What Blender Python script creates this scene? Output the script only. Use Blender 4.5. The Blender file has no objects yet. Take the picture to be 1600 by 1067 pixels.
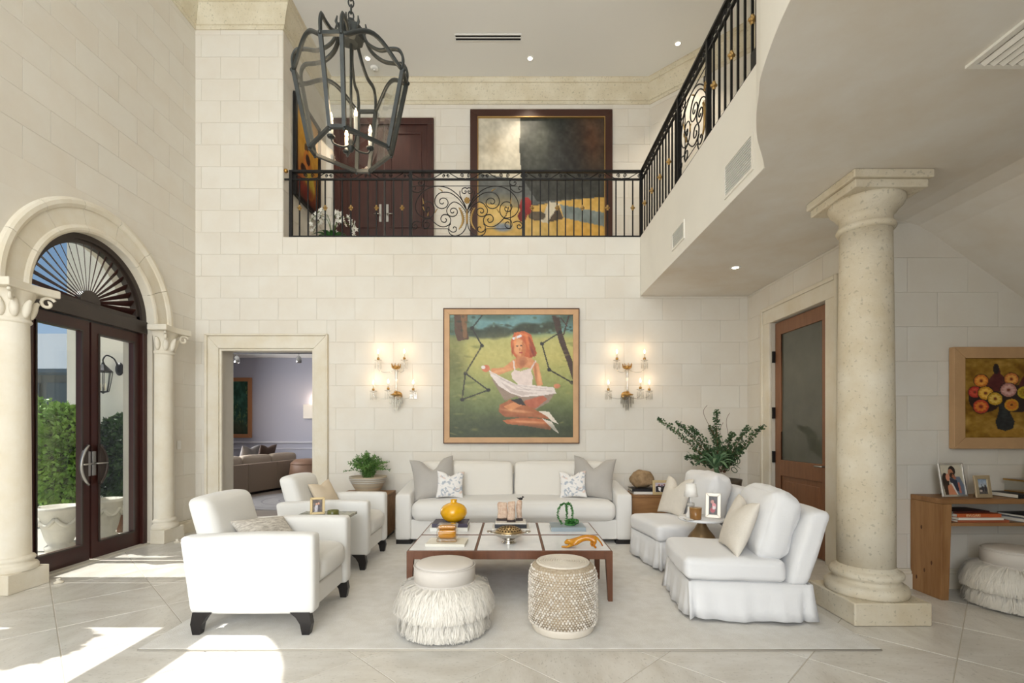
import bpy, bmesh, math, random
import numpy as np
from mathutils import Vector, Matrix, noise as mnoise

# ------------------------------------------------------------------ camera, light, exposure
S = bpy.context.scene
COL = S.collection
F_PX, CAM_H, HORIZON = 760.0, 1.4, 670.0
cam_d = bpy.data.cameras.new('camera')
cam_d.sensor_width = 36.0
cam_d.lens = F_PX * 36.0 / 1600.0
cam_d.shift_y = (HORIZON - 533.5) / 1600.0
cam_d.clip_start = 0.05
cam = bpy.data.objects.new('camera', cam_d)
cam.location = (0, 0, CAM_H)
cam.rotation_euler = (math.pi / 2, 0, 0)
COL.objects.link(cam)
S.camera = cam

world = bpy.data.worlds.new('sky_world')
S.world = world
world.use_nodes = True
wn = world.node_tree
wn.nodes.clear()
w_out = wn.nodes.new('ShaderNodeOutputWorld')
w_bg = wn.nodes.new('ShaderNodeBackground')
w_sky = wn.nodes.new('ShaderNodeTexSky')
w_sky.sky_type = 'HOSEK_WILKIE'
w_sky.turbidity = 3.0
w_sky.ground_albedo = 0.5
w_sky.sun_direction = (-0.61, 0.0, 0.79)
w_bg.inputs['Strength'].default_value = 2.0
wn.links.new(w_sky.outputs[0], w_bg.inputs[0])
wn.links.new(w_bg.outputs[0], w_out.inputs[0])

def lamp(kind, name, loc, energy, color=(1, 1, 1), target=None, **kw):
    d = bpy.data.lights.new(name, kind)
    d.energy = energy
    d.color = color
    for k, v in kw.items():
        setattr(d, k, v)
    o = bpy.data.objects.new(name, d)
    o.location = loc
    if target is not None:
        o.rotation_euler = (Vector(target) - Vector(loc)).to_track_quat('-Z', 'Y').to_euler()
    COL.objects.link(o)
    return o

lamp('SUN', 'sun', (-10, 2.5, 13), 6.5, (1.0, 0.97, 0.92), target=(-0.0, 2.5, 0.0), angle=0.006)
# added area fill light at the unseen rear window, standing in for sky light
lamp('AREA', 'rear_fill_light', (-1.4, -6.25, 3.5), 730, (0.925, 0.962, 1.0), target=(-1.4, 5, 3.5),
     shape='RECTANGLE', size=5.4, size_y=6.0)
# added area light brightening the room beyond the doorway; no window is built there
lamp('AREA', 'far_room_fill', (-6.75, 9.6, 1.7), 130, (0.93, 0.96, 1.0), target=(0, 10.0, 1.4),
     shape='RECTANGLE', size=3.0, size_y=1.8)
S.view_settings.view_transform = 'Standard'
S.view_settings.look = 'None'
S.view_settings.gamma = 1.0
S.view_settings.use_curve_mapping = False
S.view_settings.exposure = 0.12

# ------------------------------------------------------------------ helpers
R = random.Random(7)
PI = math.pi

def P(px, py, d):
    return Vector(((px - 800) * d / F_PX, d, CAM_H + (HORIZON - py) * d / F_PX))

def lin(c):
    out = []
    for v in c[:3]:
        v = v / 255.0
        out.append(v / 12.92 if v <= 0.04045 else ((v + 0.055) / 1.055) ** 2.4)
    return (out[0], out[1], out[2], 1.0)

MATS = {}
def mat(name, rgb, rough=0.6, metal=0.0, var=0.0, vscale=6.0, bump=0.0, bscale=60.0, rnd=0.0,
        spec=0.5, emit=None, estr=0.0, trans=0.0, sheen=0.0, stretch=None, rgb2=None, pits=0.0, pscale=90.0,
        detail=6.0, ior=1.45, coat=0.0):
    if name in MATS:
        return MATS[name]
    m = bpy.data.materials.new(name)
    m.use_nodes = True
    nt = m.node_tree
    b = nt.nodes['Principled BSDF']
    base = lin(rgb)
    b.inputs['Base Color'].default_value = base
    b.inputs['Roughness'].default_value = rough
    b.inputs['Metallic'].default_value = metal
    b.inputs['Specular IOR Level'].default_value = spec
    b.inputs['IOR'].default_value = ior
    b.inputs['Transmission Weight'].default_value = trans
    b.inputs['Sheen Weight'].default_value = sheen
    b.inputs['Coat Weight'].default_value = coat
    m.diffuse_color = base
    L = nt.links.new
    N = nt.nodes.new
    tc = N('ShaderNodeTexCoord')
    src = tc.outputs['Object']
    if rnd:
        # every piece gets its own patch of the texture
        oi0 = N('ShaderNodeObjectInfo')
        add = N('ShaderNodeVectorMath'); add.operation = 'ADD'
        mul = N('ShaderNodeMath'); mul.operation = 'MULTIPLY'; mul.inputs[1].default_value = 37.0
        L(oi0.outputs['Random'], mul.inputs[0])
        L(src, add.inputs[0]); L(mul.outputs[0], add.inputs[1])
        src = add.outputs[0]
    if stretch:
        mp = N('ShaderNodeMapping')
        mp.inputs['Scale'].default_value = stretch
        L(src, mp.inputs[0])
        src = mp.outputs[0]
    col = None
    if var or rgb2:
        nz = N('ShaderNodeTexNoise')
        nz.inputs['Scale'].default_value = vscale
        nz.inputs['Detail'].default_value = detail
        nz.inputs['Roughness'].default_value = 0.62
        L(src, nz.inputs['Vector'])
        mx = N('ShaderNodeMix'); mx.data_type = 'RGBA'
        if rgb2:
            c2 = lin(rgb2)
        else:
            c2 = tuple(v * (1 - var) for v in base[:3]) + (1,)
        mx.inputs[6].default_value = base
        mx.inputs[7].default_value = c2
        rp = N('ShaderNodeMapRange')
        rp.inputs[1].default_value = 0.38; rp.inputs[2].default_value = 0.68
        L(nz.outputs['Fac'], rp.inputs[0])
        L(rp.outputs[0], mx.inputs[0])
        col = mx.outputs[2]
    if rnd:
        oi = N('ShaderNodeObjectInfo')
        hs = N('ShaderNodeHueSaturation')
        mr = N('ShaderNodeMapRange')
        mr.inputs[3].default_value = 1 - rnd; mr.inputs[4].default_value = 1 + rnd
        L(oi.outputs['Random'], mr.inputs[0])
        L(mr.outputs[0], hs.inputs['Value'])
        if col: L(col, hs.inputs['Color'])
        else: hs.inputs['Color'].default_value = base
        col = hs.outputs[0]
    if pits:
        vz = N('ShaderNodeTexNoise'); vz.inputs['Scale'].default_value = pscale; vz.inputs['Detail'].default_value = 2
        L(src, vz.inputs['Vector'])
        pr = N('ShaderNodeMapRange'); pr.inputs[1].default_value = 0.62; pr.inputs[2].default_value = 0.70
        L(vz.outputs['Fac'], pr.inputs[0])
        dk = N('ShaderNodeMix'); dk.data_type = 'RGBA'; dk.blend_type = 'MULTIPLY'
        dk.inputs[7].default_value = (1 - pits, 1 - pits, 1 - pits * 1.1, 1)
        L(pr.outputs[0], dk.inputs[0])
        if col: L(col, dk.inputs[6])
        else: dk.inputs[6].default_value = base
        col = dk.outputs[2]
    if col:
        L(col, b.inputs['Base Color'])
    if bump:
        bz = N('ShaderNodeTexNoise')
        bz.inputs['Scale'].default_value = bscale
        bz.inputs['Detail'].default_value = 4
        L(src, bz.inputs['Vector'])
        bp = N('ShaderNodeBump')
        bp.inputs['Strength'].default_value = bump
        bp.inputs['Distance'].default_value = 0.01
        L(bz.outputs['Fac'], bp.inputs['Height'])
        L(bp.outputs[0], b.inputs['Normal'])
    if emit:
        b.inputs['Emission Color'].default_value = lin(emit)
        b.inputs['Emission Strength'].default_value = estr
    MATS[name] = m
    return m

def glass_mat(name, tint=(1, 1, 1), gloss=0.12, rough=0.02):
    if name in MATS: return MATS[name]
    m = bpy.data.materials.new(name); m.use_nodes = True
    nt = m.node_tree; nt.nodes.clear()
    o = nt.nodes.new('ShaderNodeOutputMaterial')
    mx = nt.nodes.new('ShaderNodeMixShader')
    t = nt.nodes.new('ShaderNodeBsdfTransparent'); t.inputs[0].default_value = tint + (1,)
    g = nt.nodes.new('ShaderNodeBsdfGlossy'); g.inputs['Roughness'].default_value = rough
    lw = nt.nodes.new('ShaderNodeLayerWeight'); lw.inputs[0].default_value = 0.5
    pw_ = nt.nodes.new('ShaderNodeMath'); pw_.operation = 'POWER'; pw_.inputs[1].default_value = 4.0
    nt.links.new(lw.outputs['Facing'], pw_.inputs[0])
    ad = nt.nodes.new('ShaderNodeMath'); ad.operation = 'ADD'; ad.inputs[1].default_value = gloss; ad.use_clamp = True
    nt.links.new(pw_.outputs[0], ad.inputs[0])
    nt.links.new(ad.outputs[0], mx.inputs[0])
    nt.links.new(t.outputs[0], mx.inputs[1]); nt.links.new(g.outputs[0], mx.inputs[2])
    nt.links.new(mx.outputs[0], o.inputs[0])
    MATS[name] = m
    return m

class MB:
    """collects vertices and faces of one mesh"""
    def __init__(s):
        s.v = []; s.f = []; s.sm = []
    def add(s, vs, fs, smooth=False, M=None):
        o = len(s.v)
        if M is not None:
            vs = [M @ Vector(q) for q in vs]
        s.v += [tuple(q) for q in vs]
        s.f += [tuple(i + o for i in f) for f in fs]
        s.sm += [smooth] * len(fs)
        return s
    def box(s, c, d, M=None):
        x, y, z = c; a, b, e = d[0] / 2, d[1] / 2, d[2] / 2
        vs = [(x + i * a, y + j * b, z + k * e) for k in (-1, 1) for j in (-1, 1) for i in (-1, 1)]
        fs = [(0, 2, 3, 1), (4, 5, 7, 6), (0, 1, 5, 4), (2, 6, 7, 3), (0, 4, 6, 2), (1, 3, 7, 5)]
        return s.add(vs, fs, False, M)
    def bb(s, x0, x1, y0, y1, z0, z1, M=None):
        return s.box(((x0 + x1) / 2, (y0 + y1) / 2, (z0 + z1) / 2), (x1 - x0, y1 - y0, z1 - z0), M)
    def prism(s, poly, a, b, axis='z', M=None):
        """poly of 2-D points extruded from a to b along axis (x: poly is y,z; y: poly is x,z; z: poly is x,y)"""
        n = len(poly)
        def mk(p, t):
            return {'z': (p[0], p[1], t), 'y': (p[0], t, p[1]), 'x': (t, p[0], p[1])}[axis]
        vs = [mk(p, a) for p in poly] + [mk(p, b) for p in poly]
        fs = [tuple(range(n))[::-1], tuple(range(n, 2 * n))] + [(i, (i + 1) % n, n + (i + 1) % n, n + i) for i in range(n)]
        return s.add(vs, fs, False, M)
    def lathe(s, prof, c=(0, 0, 0), seg=24, M=None, a0=0.0, a1=2 * PI, smooth=True):
        full = abs(a1 - a0 - 2 * PI) < 1e-6
        n = seg if full else seg + 1
        vs = []
        for r, z in prof:
            for k in range(n):
                a = a0 + (a1 - a0) * k / seg
                vs.append((c[0] + r * math.cos(a), c[1] + r * math.sin(a), c[2] + z))
        fs = []
        for i in range(len(prof) - 1):
            for k in range(seg):
                k2 = (k + 1) % n
                fs.append((i * n + k, i * n + k2, (i + 1) * n + k2, (i + 1) * n + k))
        if full:
            if prof[0][0] > 1e-5: fs.append(tuple(range(n))[::-1])
            if prof[-1][0] > 1e-5: fs.append(tuple((len(prof) - 1) * n + k for k in range(n)))
        return s.add(vs, fs, smooth, M)
    def tube(s, pts, rad, seg=8, M=None, closed=False, cap=True, flat=None):
        pts = [Vector(p) for p in pts]
        n = len(pts)
        rs = rad if isinstance(rad, (list, tuple)) else [rad] * n
        T = []
        for i in range(n):
            if closed: t = pts[(i + 1) % n] - pts[i - 1]
            else: t = pts[min(i + 1, n - 1)] - pts[max(i - 1, 0)]
            T.append(t.normalized() if t.length > 1e-9 else Vector((0, 0, 1)))
        up = Vector((0, 0, 1)) if abs(T[0].z) < 0.9 else Vector((1, 0, 0))
        u = T[0].cross(up).normalized()
        vs = []
        for i in range(n):
            u = (u - T[i] * u.dot(T[i]))
            u = u.normalized() if u.length > 1e-6 else T[i].orthogonal().normalized()
            w = T[i].cross(u)
            for k in range(seg):
                a = 2 * PI * k / seg
                fa = (1, 1) if flat is None else flat
                vs.append(pts[i] + (u * math.cos(a) * fa[0] + w * math.sin(a) * fa[1]) * rs[i])
        fs = []
        for i in range(n if closed else n - 1):
            j = (i + 1) % n
            for k in range(seg):
                k2 = (k + 1) % seg
                fs.append((i * seg + k, i * seg + k2, j * seg + k2, j * seg + k))
        if cap and not closed:
            fs.append(tuple(range(seg))[::-1])
            fs.append(tuple((n - 1) * seg + k for k in range(seg)))
        return s.add(vs, fs, seg > 4, M)
    def bar(s, p, q, w, h=None):
        """square bar between two points"""
        h = h or w
        p = Vector(p); q = Vector(q)
        t = (q - p).normalized()
        up = Vector((0, 0, 1)) if abs(t.z) < 0.95 else Vector((0, 1, 0))
        u = t.cross(up).normalized(); v = u.cross(t).normalized()
        vs = [e + u * (i * w / 2) + v * (j * h / 2) for e in (p, q) for i, j in ((-1, -1), (1, -1), (1, 1), (-1, 1))]
        fs = [(3, 2, 1, 0), (4, 5, 6, 7), (0, 1, 5, 4), (1, 2, 6, 5), (2, 3, 7, 6), (3, 0, 4, 7)]
        return s.add(vs, fs)
    def ball(s, c, r, seg=12, rings=8, sc=(1, 1, 1), M=None):
        vs = []; fs = []
        for i in range(rings + 1):
            th = PI * i / rings
            for k in range(seg):
                a = 2 * PI * k / seg
                vs.append((c[0] + r * sc[0] * math.sin(th) * math.cos(a), c[1] + r * sc[1] * math.sin(th) * math.sin(a), c[2] - r * sc[2] * math.cos(th)))
        for i in range(rings):
            for k in range(seg):
                k2 = (k + 1) % seg
                fs.append((i * seg + k, i * seg + k2, (i + 1) * seg + k2, (i + 1) * seg + k))
        return s.add(vs, fs, True, M)
    def mesh(s, name, m=None):
        me = bpy.data.meshes.new(name)
        me.from_pydata(s.v, [], s.f)
        me.polygons.foreach_set('use_smooth', s.sm)
        if m: me.materials.append(m)
        me.validate()
        me.update()
        return me
    def build(s, name, m, parent=None, loc=None, rot=None, bevel=0.0, seg=3, fix=True):
        me = s.mesh(name, m)
        if fix:
            bm = bmesh.new(); bm.from_mesh(me)
            bmesh.ops.remove_doubles(bm, verts=bm.verts, dist=1e-6)
            bmesh.ops.recalc_face_normals(bm, faces=bm.faces)
            bm.to_mesh(me); bm.free()
        return link(name, me, parent, loc, rot, bevel, seg)

def link(name, me, parent=None, loc=None, rot=None, bevel=0.0, seg=3):
    o = bpy.data.objects.new(name, me)
    COL.objects.link(o)
    if parent is not None: o.parent = parent
    if loc is not None: o.location = loc
    if rot is not None: o.rotation_euler = rot
    if bevel:
        for p in me.polygons: p.use_smooth = True
        b = o.modifiers.new('bevel', 'BEVEL')
        b.width = bevel; b.segments = seg; b.limit_method = 'ANGLE'; b.angle_limit = math.radians(40)
        b.harden_normals = True
    return o

def tag(o, label, cat, group=None, kind=None):
    o['label'] = label; o['category'] = cat
    if group: o['group'] = group
    if kind: o['kind'] = kind
    return o

def struct(o, label=None, cat=None):
    o['kind'] = 'structure'
    if label: o['label'] = label
    if cat: o['category'] = cat
    return o

def thing(name, label, cat, loc=(0, 0, 0), rz=0.0, group=None):
    o = bpy.data.objects.new(name, None)
    o.empty_display_size = 0.05
    COL.objects.link(o)
    o.location = loc; o.rotation_euler = (0, 0, rz)
    return tag(o, label, cat, group)

def copy_tree(o, parent=None):
    c = o.copy(); COL.objects.link(c); c.parent = parent
    for ch in list(o.children):
        copy_tree(ch, c)
    return c

def cush(size, r, puff=(0, 0, 0), n=12, wr=0.0, seed=0, shear=None):
    """soft box mesh builder: rounded corners, puffed faces, a little wrinkling"""
    mb = MB()
    hx, hy, hz = size[0] / 2, size[1] / 2, size[2] / 2
    idx = {}
    vs = []; fs = []
    def vert(q):
        k = (round(q[0], 5), round(q[1], 5), round(q[2], 5))
        if k in idx: return idx[k]
        p = [math.copysign(1 - (1 - abs(t)) ** 1.7, t) for t in q]
        h = (hx, hy, hz)
        w = [p[i] * h[i] for i in range(3)]
        rr = [min(r, h[i] * 0.98) for i in range(3)]
        inn = [max(-(h[i] - rr[i]), min(h[i] - rr[i], w[i])) for i in range(3)]
        d = Vector([(w[i] - inn[i]) / rr[i] for i in range(3)])
        if d.length > 1e-6: d.normalize()
        out = [inn[i] + d[i] * rr[i] for i in range(3)]
        for i in range(3):
            a, b = (i + 1) % 3, (i + 2) % 3
            out[i] += math.copysign(1, p[i]) * abs(p[i]) ** 2 * puff[i] * (1 - p[a] ** 2) * (1 - p[b] ** 2)
        if wr:
            nv = mnoise.noise(Vector((out[0] * 9 + seed, out[1] * 9, out[2] * 9))) + 0.5 * mnoise.noise(Vector((out[0] * 21 + seed, out[1] * 21, out[2] * 21)))
            for i in range(3): out[i] += nv * wr * p[i]
        if shear: out = list(shear(out))
        idx[k] = len(vs); vs.append(tuple(out))
        return idx[k]
    for ax in range(3):
        for sg in (-1, 1):
            for i in range(n):
                for j in range(n):
                    q = []
                    for (a, b) in ((i, j), (i + 1, j), (i + 1, j + 1), (i, j + 1)):
                        t = [0, 0, 0]
                        t[ax] = sg; t[(ax + 1) % 3] = -1 + 2 * a / n; t[(ax + 2) % 3] = -1 + 2 * b / n
                        q.append(vert(t))
                    fs.append(tuple(q) if sg > 0 else tuple(q[::-1]))
    mb.add(vs, fs, True)
    return mb

def pillow(w, h, t, chop=0.0, n=16, seed=0, crumple=0.006):
    """knife-edge throw pillow standing in the x-z plane, base at z=0"""
    mb = MB()
    vs = []; fs = []
    for side in (1, -1):
        for j in range(n + 1):
            for i in range(n + 1):
                u = math.sin((-1 + 2 * i / n) * PI / 2); v = math.sin((-1 + 2 * j / n) * PI / 2)
                x = u * w / 2 * (1 - 0.10 * (1 - v * v))
                z = v * h / 2 * (1 - 0.10 * (1 - u * u))
                y = side * t / 2 * ((1 - u * u) * (1 - v * v)) ** 0.42
                if chop:
                    dpt = chop * math.exp(-(u / 0.33) ** 2) * max(0, (v + 0.25) / 1.25) ** 2
                    z -= dpt; y *= 1 - 0.25 * math.exp(-(u / 0.3) ** 2) * max(0, v)
                e = (1 - u * u) * (1 - v * v)
                y += crumple * e * side * (mnoise.noise(Vector((x * 14 + seed, z * 14, side))) + 0.6 * mnoise.noise(Vector((x * 30 + seed, z * 30, side))))
                vs.append((x, y, z + h / 2))
    m = (n + 1) ** 2
    for side in (0, 1):
        for j in range(n):
            for i in range(n):
                q = [side * m + j * (n + 1) + i, side * m + j * (n + 1) + i + 1, side * m + (j + 1) * (n + 1) + i + 1, side * m + (j + 1) * (n + 1) + i]
                fs.append(tuple(q) if side else tuple(q[::-1]))
    mb.add(vs, fs, True)
    return mb

# ------------------------------------------------------------------ painted pictures (flat print as colour attribute)
class Canvas:
    def __init__(s, w, h, bg):
        s.w, s.h = w, h
        s.a = np.zeros((h, w, 3)); s.a[:] = bg
        s.X, s.Y = np.meshgrid((np.arange(w)) / (w - 1), (np.arange(h)) / (h - 1))
        s.rng = np.random.RandomState(3)
    def mix(s, mask, c, al=1.0):
        mk = (mask * al)[..., None]
        s.a = s.a * (1 - mk) + np.array(c, float) * mk
    def poly(s, pts, c, al=1.0):
        x, y = s.X, s.Y
        ins = np.zeros(x.shape, bool)
        n = len(pts)
        for i in range(n):
            x1, y1 = pts[i]; x2, y2 = pts[(i + 1) % n]
            cond = ((y1 > y) != (y2 > y))
            with np.errstate(divide='ignore', invalid='ignore'):
                xi = (x2 - x1) * (y - y1) / ((y2 - y1) if y2 != y1 else 1e-9) + x1
            ins ^= cond & (x < xi)
        s.mix(ins.astype(float), c, al)
    def ell(s, cx, cy, rx, ry, c, al=1.0, soft=0.0, rot=0.0):
        dx, dy = s.X - cx, s.Y - cy
        u = dx * math.cos(rot) + dy * math.sin(rot); v = -dx * math.sin(rot) + dy * math.cos(rot)
        d = np.sqrt((u / rx) ** 2 + (v / ry) ** 2)
        s.mix(np.clip((1 + soft - d) / (soft * 2), 0, 1) if soft else (d < 1).astype(float), c, al)
    def line(s, p, q, wd, c, al=1.0):
        px, py = s.X - p[0], s.Y - p[1]
        dx, dy = q[0] - p[0], q[1] - p[1]
        t = np.clip((px * dx + py * dy) / (dx * dx + dy * dy + 1e-12), 0, 1)
        d = np.hypot(px - t * dx, py - t * dy)
        s.mix((d < wd / 2).astype(float), c, al)
    def noise(s, amp, cells=24, tint=(1, 1, 1)):
        g = s.rng.rand(cells + 1, cells + 1) - 0.5
        fx = s.X * (cells - 1e-6); fy = s.Y * (cells - 1e-6)
        ix = fx.astype(int); iy = fy.astype(int); fx = fx - ix; fy = fy - iy
        v = (g[iy, ix] * (1 - fx) + g[iy, ix + 1] * fx) * (1 - fy) + (g[iy + 1, ix] * (1 - fx) + g[iy + 1, ix + 1] * fx) * fy
        s.a = s.a + v[..., None] * amp * np.array(tint)
    def speck(s, amp):
        s.a = s.a + (s.rng.rand(s.h, s.w, 1) - 0.5) * amp
    def mesh(s, name, w, h, rough=0.5):
        """plane in x-z, centred in x, base at z=0, facing -y"""
        W, H = s.w, s.h
        vs = [((s.X[j, i] - 0.5) * w, 0.0, (1 - s.Y[j, i]) * h) for j in range(H) for i in range(W)]
        fs = [(j * W + i, (j + 1) * W + i, (j + 1) * W + i + 1, j * W + i + 1) for j in range(H - 1) for i in range(W - 1)]
        me = bpy.data.meshes.new(name)
        me.from_pydata(vs, [], fs)
        at = me.color_attributes.new('paint', 'FLOAT_COLOR', 'POINT')
        c = np.clip(s.a, 0, 255) / 255.0
        l = np.where(c <= 0.04045, c / 12.92, ((c + 0.055) / 1.055) ** 2.4).reshape(-1, 3)
        buf = np.ones((W * H, 4), np.float32); buf[:, :3] = l
        at.data.foreach_set('color', buf.ravel())
        key = 'print_%.2f' % rough
        if key not in MATS:
            m = bpy.data.materials.new(key); m.use_nodes = True
            b = m.node_tree.nodes['Principled BSDF']
            b.inputs['Roughness'].default_value = rough
            nd = m.node_tree.nodes.new('ShaderNodeAttribute'); nd.attribute_name = 'paint'
            m.node_tree.links.new(nd.outputs['Color'], b.inputs['Base Color'])
            MATS[key] = m
        me.materials.append(MATS[key])
        me.update()
        return me

def frame_parts(parent, w, h, fw, depth, m, bevel=0.006, y0=0.0, slope=0.0):
    """four mitred sides of a picture frame in the x-z plane, base at z=0, front at y=y0-depth"""
    x0, x1, z0, z1 = -w / 2, w / 2, 0, h
    sides = [((x0, z0), (x1, z0), (x1 - fw, z0 + fw), (x0 + fw, z0 + fw)), ((x1, z0), (x1, z1), (x1 - fw, z1 - fw), (x1 - fw, z0 + fw)),
             ((x1, z1), (x0, z1), (x0 + fw, z1 - fw), (x1 - fw, z1 - fw)), ((x0, z1), (x0, z0), (x0 + fw, z0 + fw), (x0 + fw, z1 - fw))]
    for q in sides:
        b = MB()
        yo = [y0 - depth, y0 - depth, y0 - depth + slope, y0 - depth + slope]
        vs = [(p[0], y0, p[1]) for p in q] + [(q[i][0], yo[i], q[i][1]) for i in range(4)]
        b.add(vs, [(0, 1, 2, 3), (7, 6, 5, 4), (0, 4, 5, 1), (1, 5, 6, 2), (2, 6, 7, 3), (3, 7, 4, 0)])
        b.build('frame_side', m, parent, bevel=bevel, seg=2)

def text_mesh(txt, size, m, parent, loc, rot, extrude=0.0005, name='lettering'):
    c = bpy.data.curves.new(name, 'FONT')
    c.body = txt; c.size = size; c.extrude = extrude; c.align_x = 'CENTER'; c.align_y = 'CENTER'
    o = bpy.data.objects.new(name + '_curve', c)
    COL.objects.link(o)
    dg = bpy.context.evaluated_depsgraph_get(); dg.update()
    me = bpy.data.meshes.new_from_object(o.evaluated_get(dg))
    bpy.data.objects.remove(o); bpy.data.curves.remove(c)
    me.materials.clear(); me.materials.append(m)
    return link(name, me, parent, loc, rot)

# ------------------------------------------------------------------ materials of the place
STONE = mat('coral_stone_block', (227, 222, 211), 0.75, var=0.08, vscale=1.6, bump=0.1, bscale=30, rnd=0.012, rgb2=(222, 214, 200))
STONE_J = mat('stone_joint', (214, 206, 190), 0.85, var=0.06, vscale=3)
STONE_TRIM = mat('carved_stone_trim', (228, 221, 205), 0.75, var=0.1, vscale=3, bump=0.2, bscale=45, rgb2=(220, 209, 186))
CROWN = mat('crown_stone', (224, 216, 194), 0.8, var=0.1, vscale=3, bump=0.2, bscale=40, rgb2=(210, 199, 172), pits=0.28, pscale=42)
COLSTONE = mat('column_coral_stone', (222, 213, 193), 0.8, var=0.12, vscale=2.4, bump=0.35, bscale=28, rgb2=(206, 191, 162), pits=0.25, pscale=44)
PLASTER = mat('white_plaster', (236, 232, 222), 0.8, var=0.03, vscale=2)
SOFFIT = mat('venetian_plaster', (232, 228, 220), 0.6, var=0.08, vscale=1.3, rgb2=(222, 212, 196), bump=0.05, bscale=12)
CEIL = mat('ceiling_paint', (240, 240, 237), 0.9)
TRAV = mat('travertine_tile', (221, 217, 209), 0.28, var=0.1, vscale=2.6, rnd=0.03, rgb2=(204, 198, 187), stretch=(1, 2.6, 1), pits=0.22, pscale=34, spec=0.5)
GROUT = mat('floor_grout', (190, 182, 168), 0.8)
MAHOG = mat('mahogany', (62, 30, 24), 0.32, var=0.3, vscale=3.5, stretch=(1, 1, 0.12), spec=0.5)
BRONZE_F = mat('dark_bronze_frame', (58, 48, 42), 0.4, var=0.15, vscale=5)
MAHOG2 = mat('gallery_mahogany', (70, 38, 31), 0.38, var=0.3, vscale=3, stretch=(6, 6, 0.7))
WALNUT = mat('walnut', (112, 70, 46), 0.42, var=0.25, vscale=4, stretch=(5, 5, 0.6))
IRON = mat('black_wrought_iron', (27, 26, 26), 0.45, metal=0.3)
GOLD = mat('gilded_iron', (178, 146, 92), 0.38, metal=0.8)
BRASS = mat('brass', (190, 148, 84), 0.28, metal=0.9)
STEEL = mat('brushed_steel', (178, 176, 172), 0.3, metal=0.95)
GLASS = glass_mat('clear_glass', (0.97, 0.985, 0.98), 0.04)
GLASS_L = glass_mat('lantern_glass', (0.95, 0.955, 0.95), 0.014)
DARKGLASS = mat('dim_door_glass', (92, 92, 82), 0.08, spec=0.6, var=0.2, vscale=2)
LAV = mat('lavender_paint', (176, 175, 186), 0.8)
LAVT = mat('lavender_trim', (200, 198, 204), 0.6)

# ------------------------------------------------------------------ dimensions
XL, YB, ZC = -4.395, 6.75, 7.30       # left wall, back wall, ceiling
ZG = 4.06                              # gallery floor
ZS = 3.24                              # soffit under the gallery
XF = 1.78                              # fascia of the side gallery
XD = 3.27                              # wall with the wooden door
YW = 4.29                              # wall with the flower picture
YG = 8.30                              # gallery back wall
CH, CL, CP = 0.304, 0.533, 0.172       # stone courses

def cat_rom(pts, n=6):
    out = []
    for i in range(len(pts) - 1):
        p0 = pts[max(i - 1, 0)]; p1 = pts[i]; p2 = pts[i + 1]; p3 = pts[min(i + 2, len(pts) - 1)]
        for k in range(n):
            t = k / n
            out.append(tuple(0.5 * (2 * p1[d] + (p2[d] - p0[d]) * t + (2 * p0[d] - 5 * p1[d] + 4 * p2[d] - p3[d]) * t * t + (3 * p1[d] - p0[d] - 3 * p2[d] + p3[d]) * t ** 3) for d in range(len(p1))))
    out.append(pts[-1])
    return out
BLOCK_CACHE = {}
def block_mesh(w, h, t):
    k = (round(w, 3), round(h, 3), round(t, 3))
    if k not in BLOCK_CACHE:
        g, b = 0.001, 0.003
        a, c = w / 2 - g, h / 2 - g
        a2, c2 = max(a - b, 0.001), max(c - b, 0.001)
        vs = [(-a, 0, -c), (a, 0, -c), (a, 0, c), (-a, 0, c), (-a, t - 0.002, -c), (a, t - 0.002, -c), (a, t - 0.002, c), (-a, t - 0.002, c),
              (-a2, t, -c2), (a2, t, -c2), (a2, t, c2), (-a2, t, c2)]
        fs = [(8, 11, 10, 9)] + [(i, 4 + i, 4 + (i + 1) % 4, (i + 1) % 4) for i in range(4)] + [(4 + i, 8 + i, 8 + (i + 1) % 4, 4 + (i + 1) % 4) for i in range(4)]
        mb = MB().add(vs, fs)
        me = mb.mesh('stone_block', STONE)
        BLOCK_CACHE[k] = me
    return BLOCK_CACHE[k]

def clip_half(poly, p0, n):
    out = []
    for i in range(len(poly)):
        a, b = poly[i], poly[(i + 1) % len(poly)]
        da = (a[0] - p0[0]) * n[0] + (a[1] - p0[1]) * n[1]
        db = (b[0] - p0[0]) * n[0] + (b[1] - p0[1]) * n[1]
        if da >= 0: out.append(a)
        if (da >= 0) != (db >= 0):
            t = da / (da - db)
            out.append((a[0] + (b[0] - a[0]) * t, a[1] + (b[1] - a[1]) * t))
    return out

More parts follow.
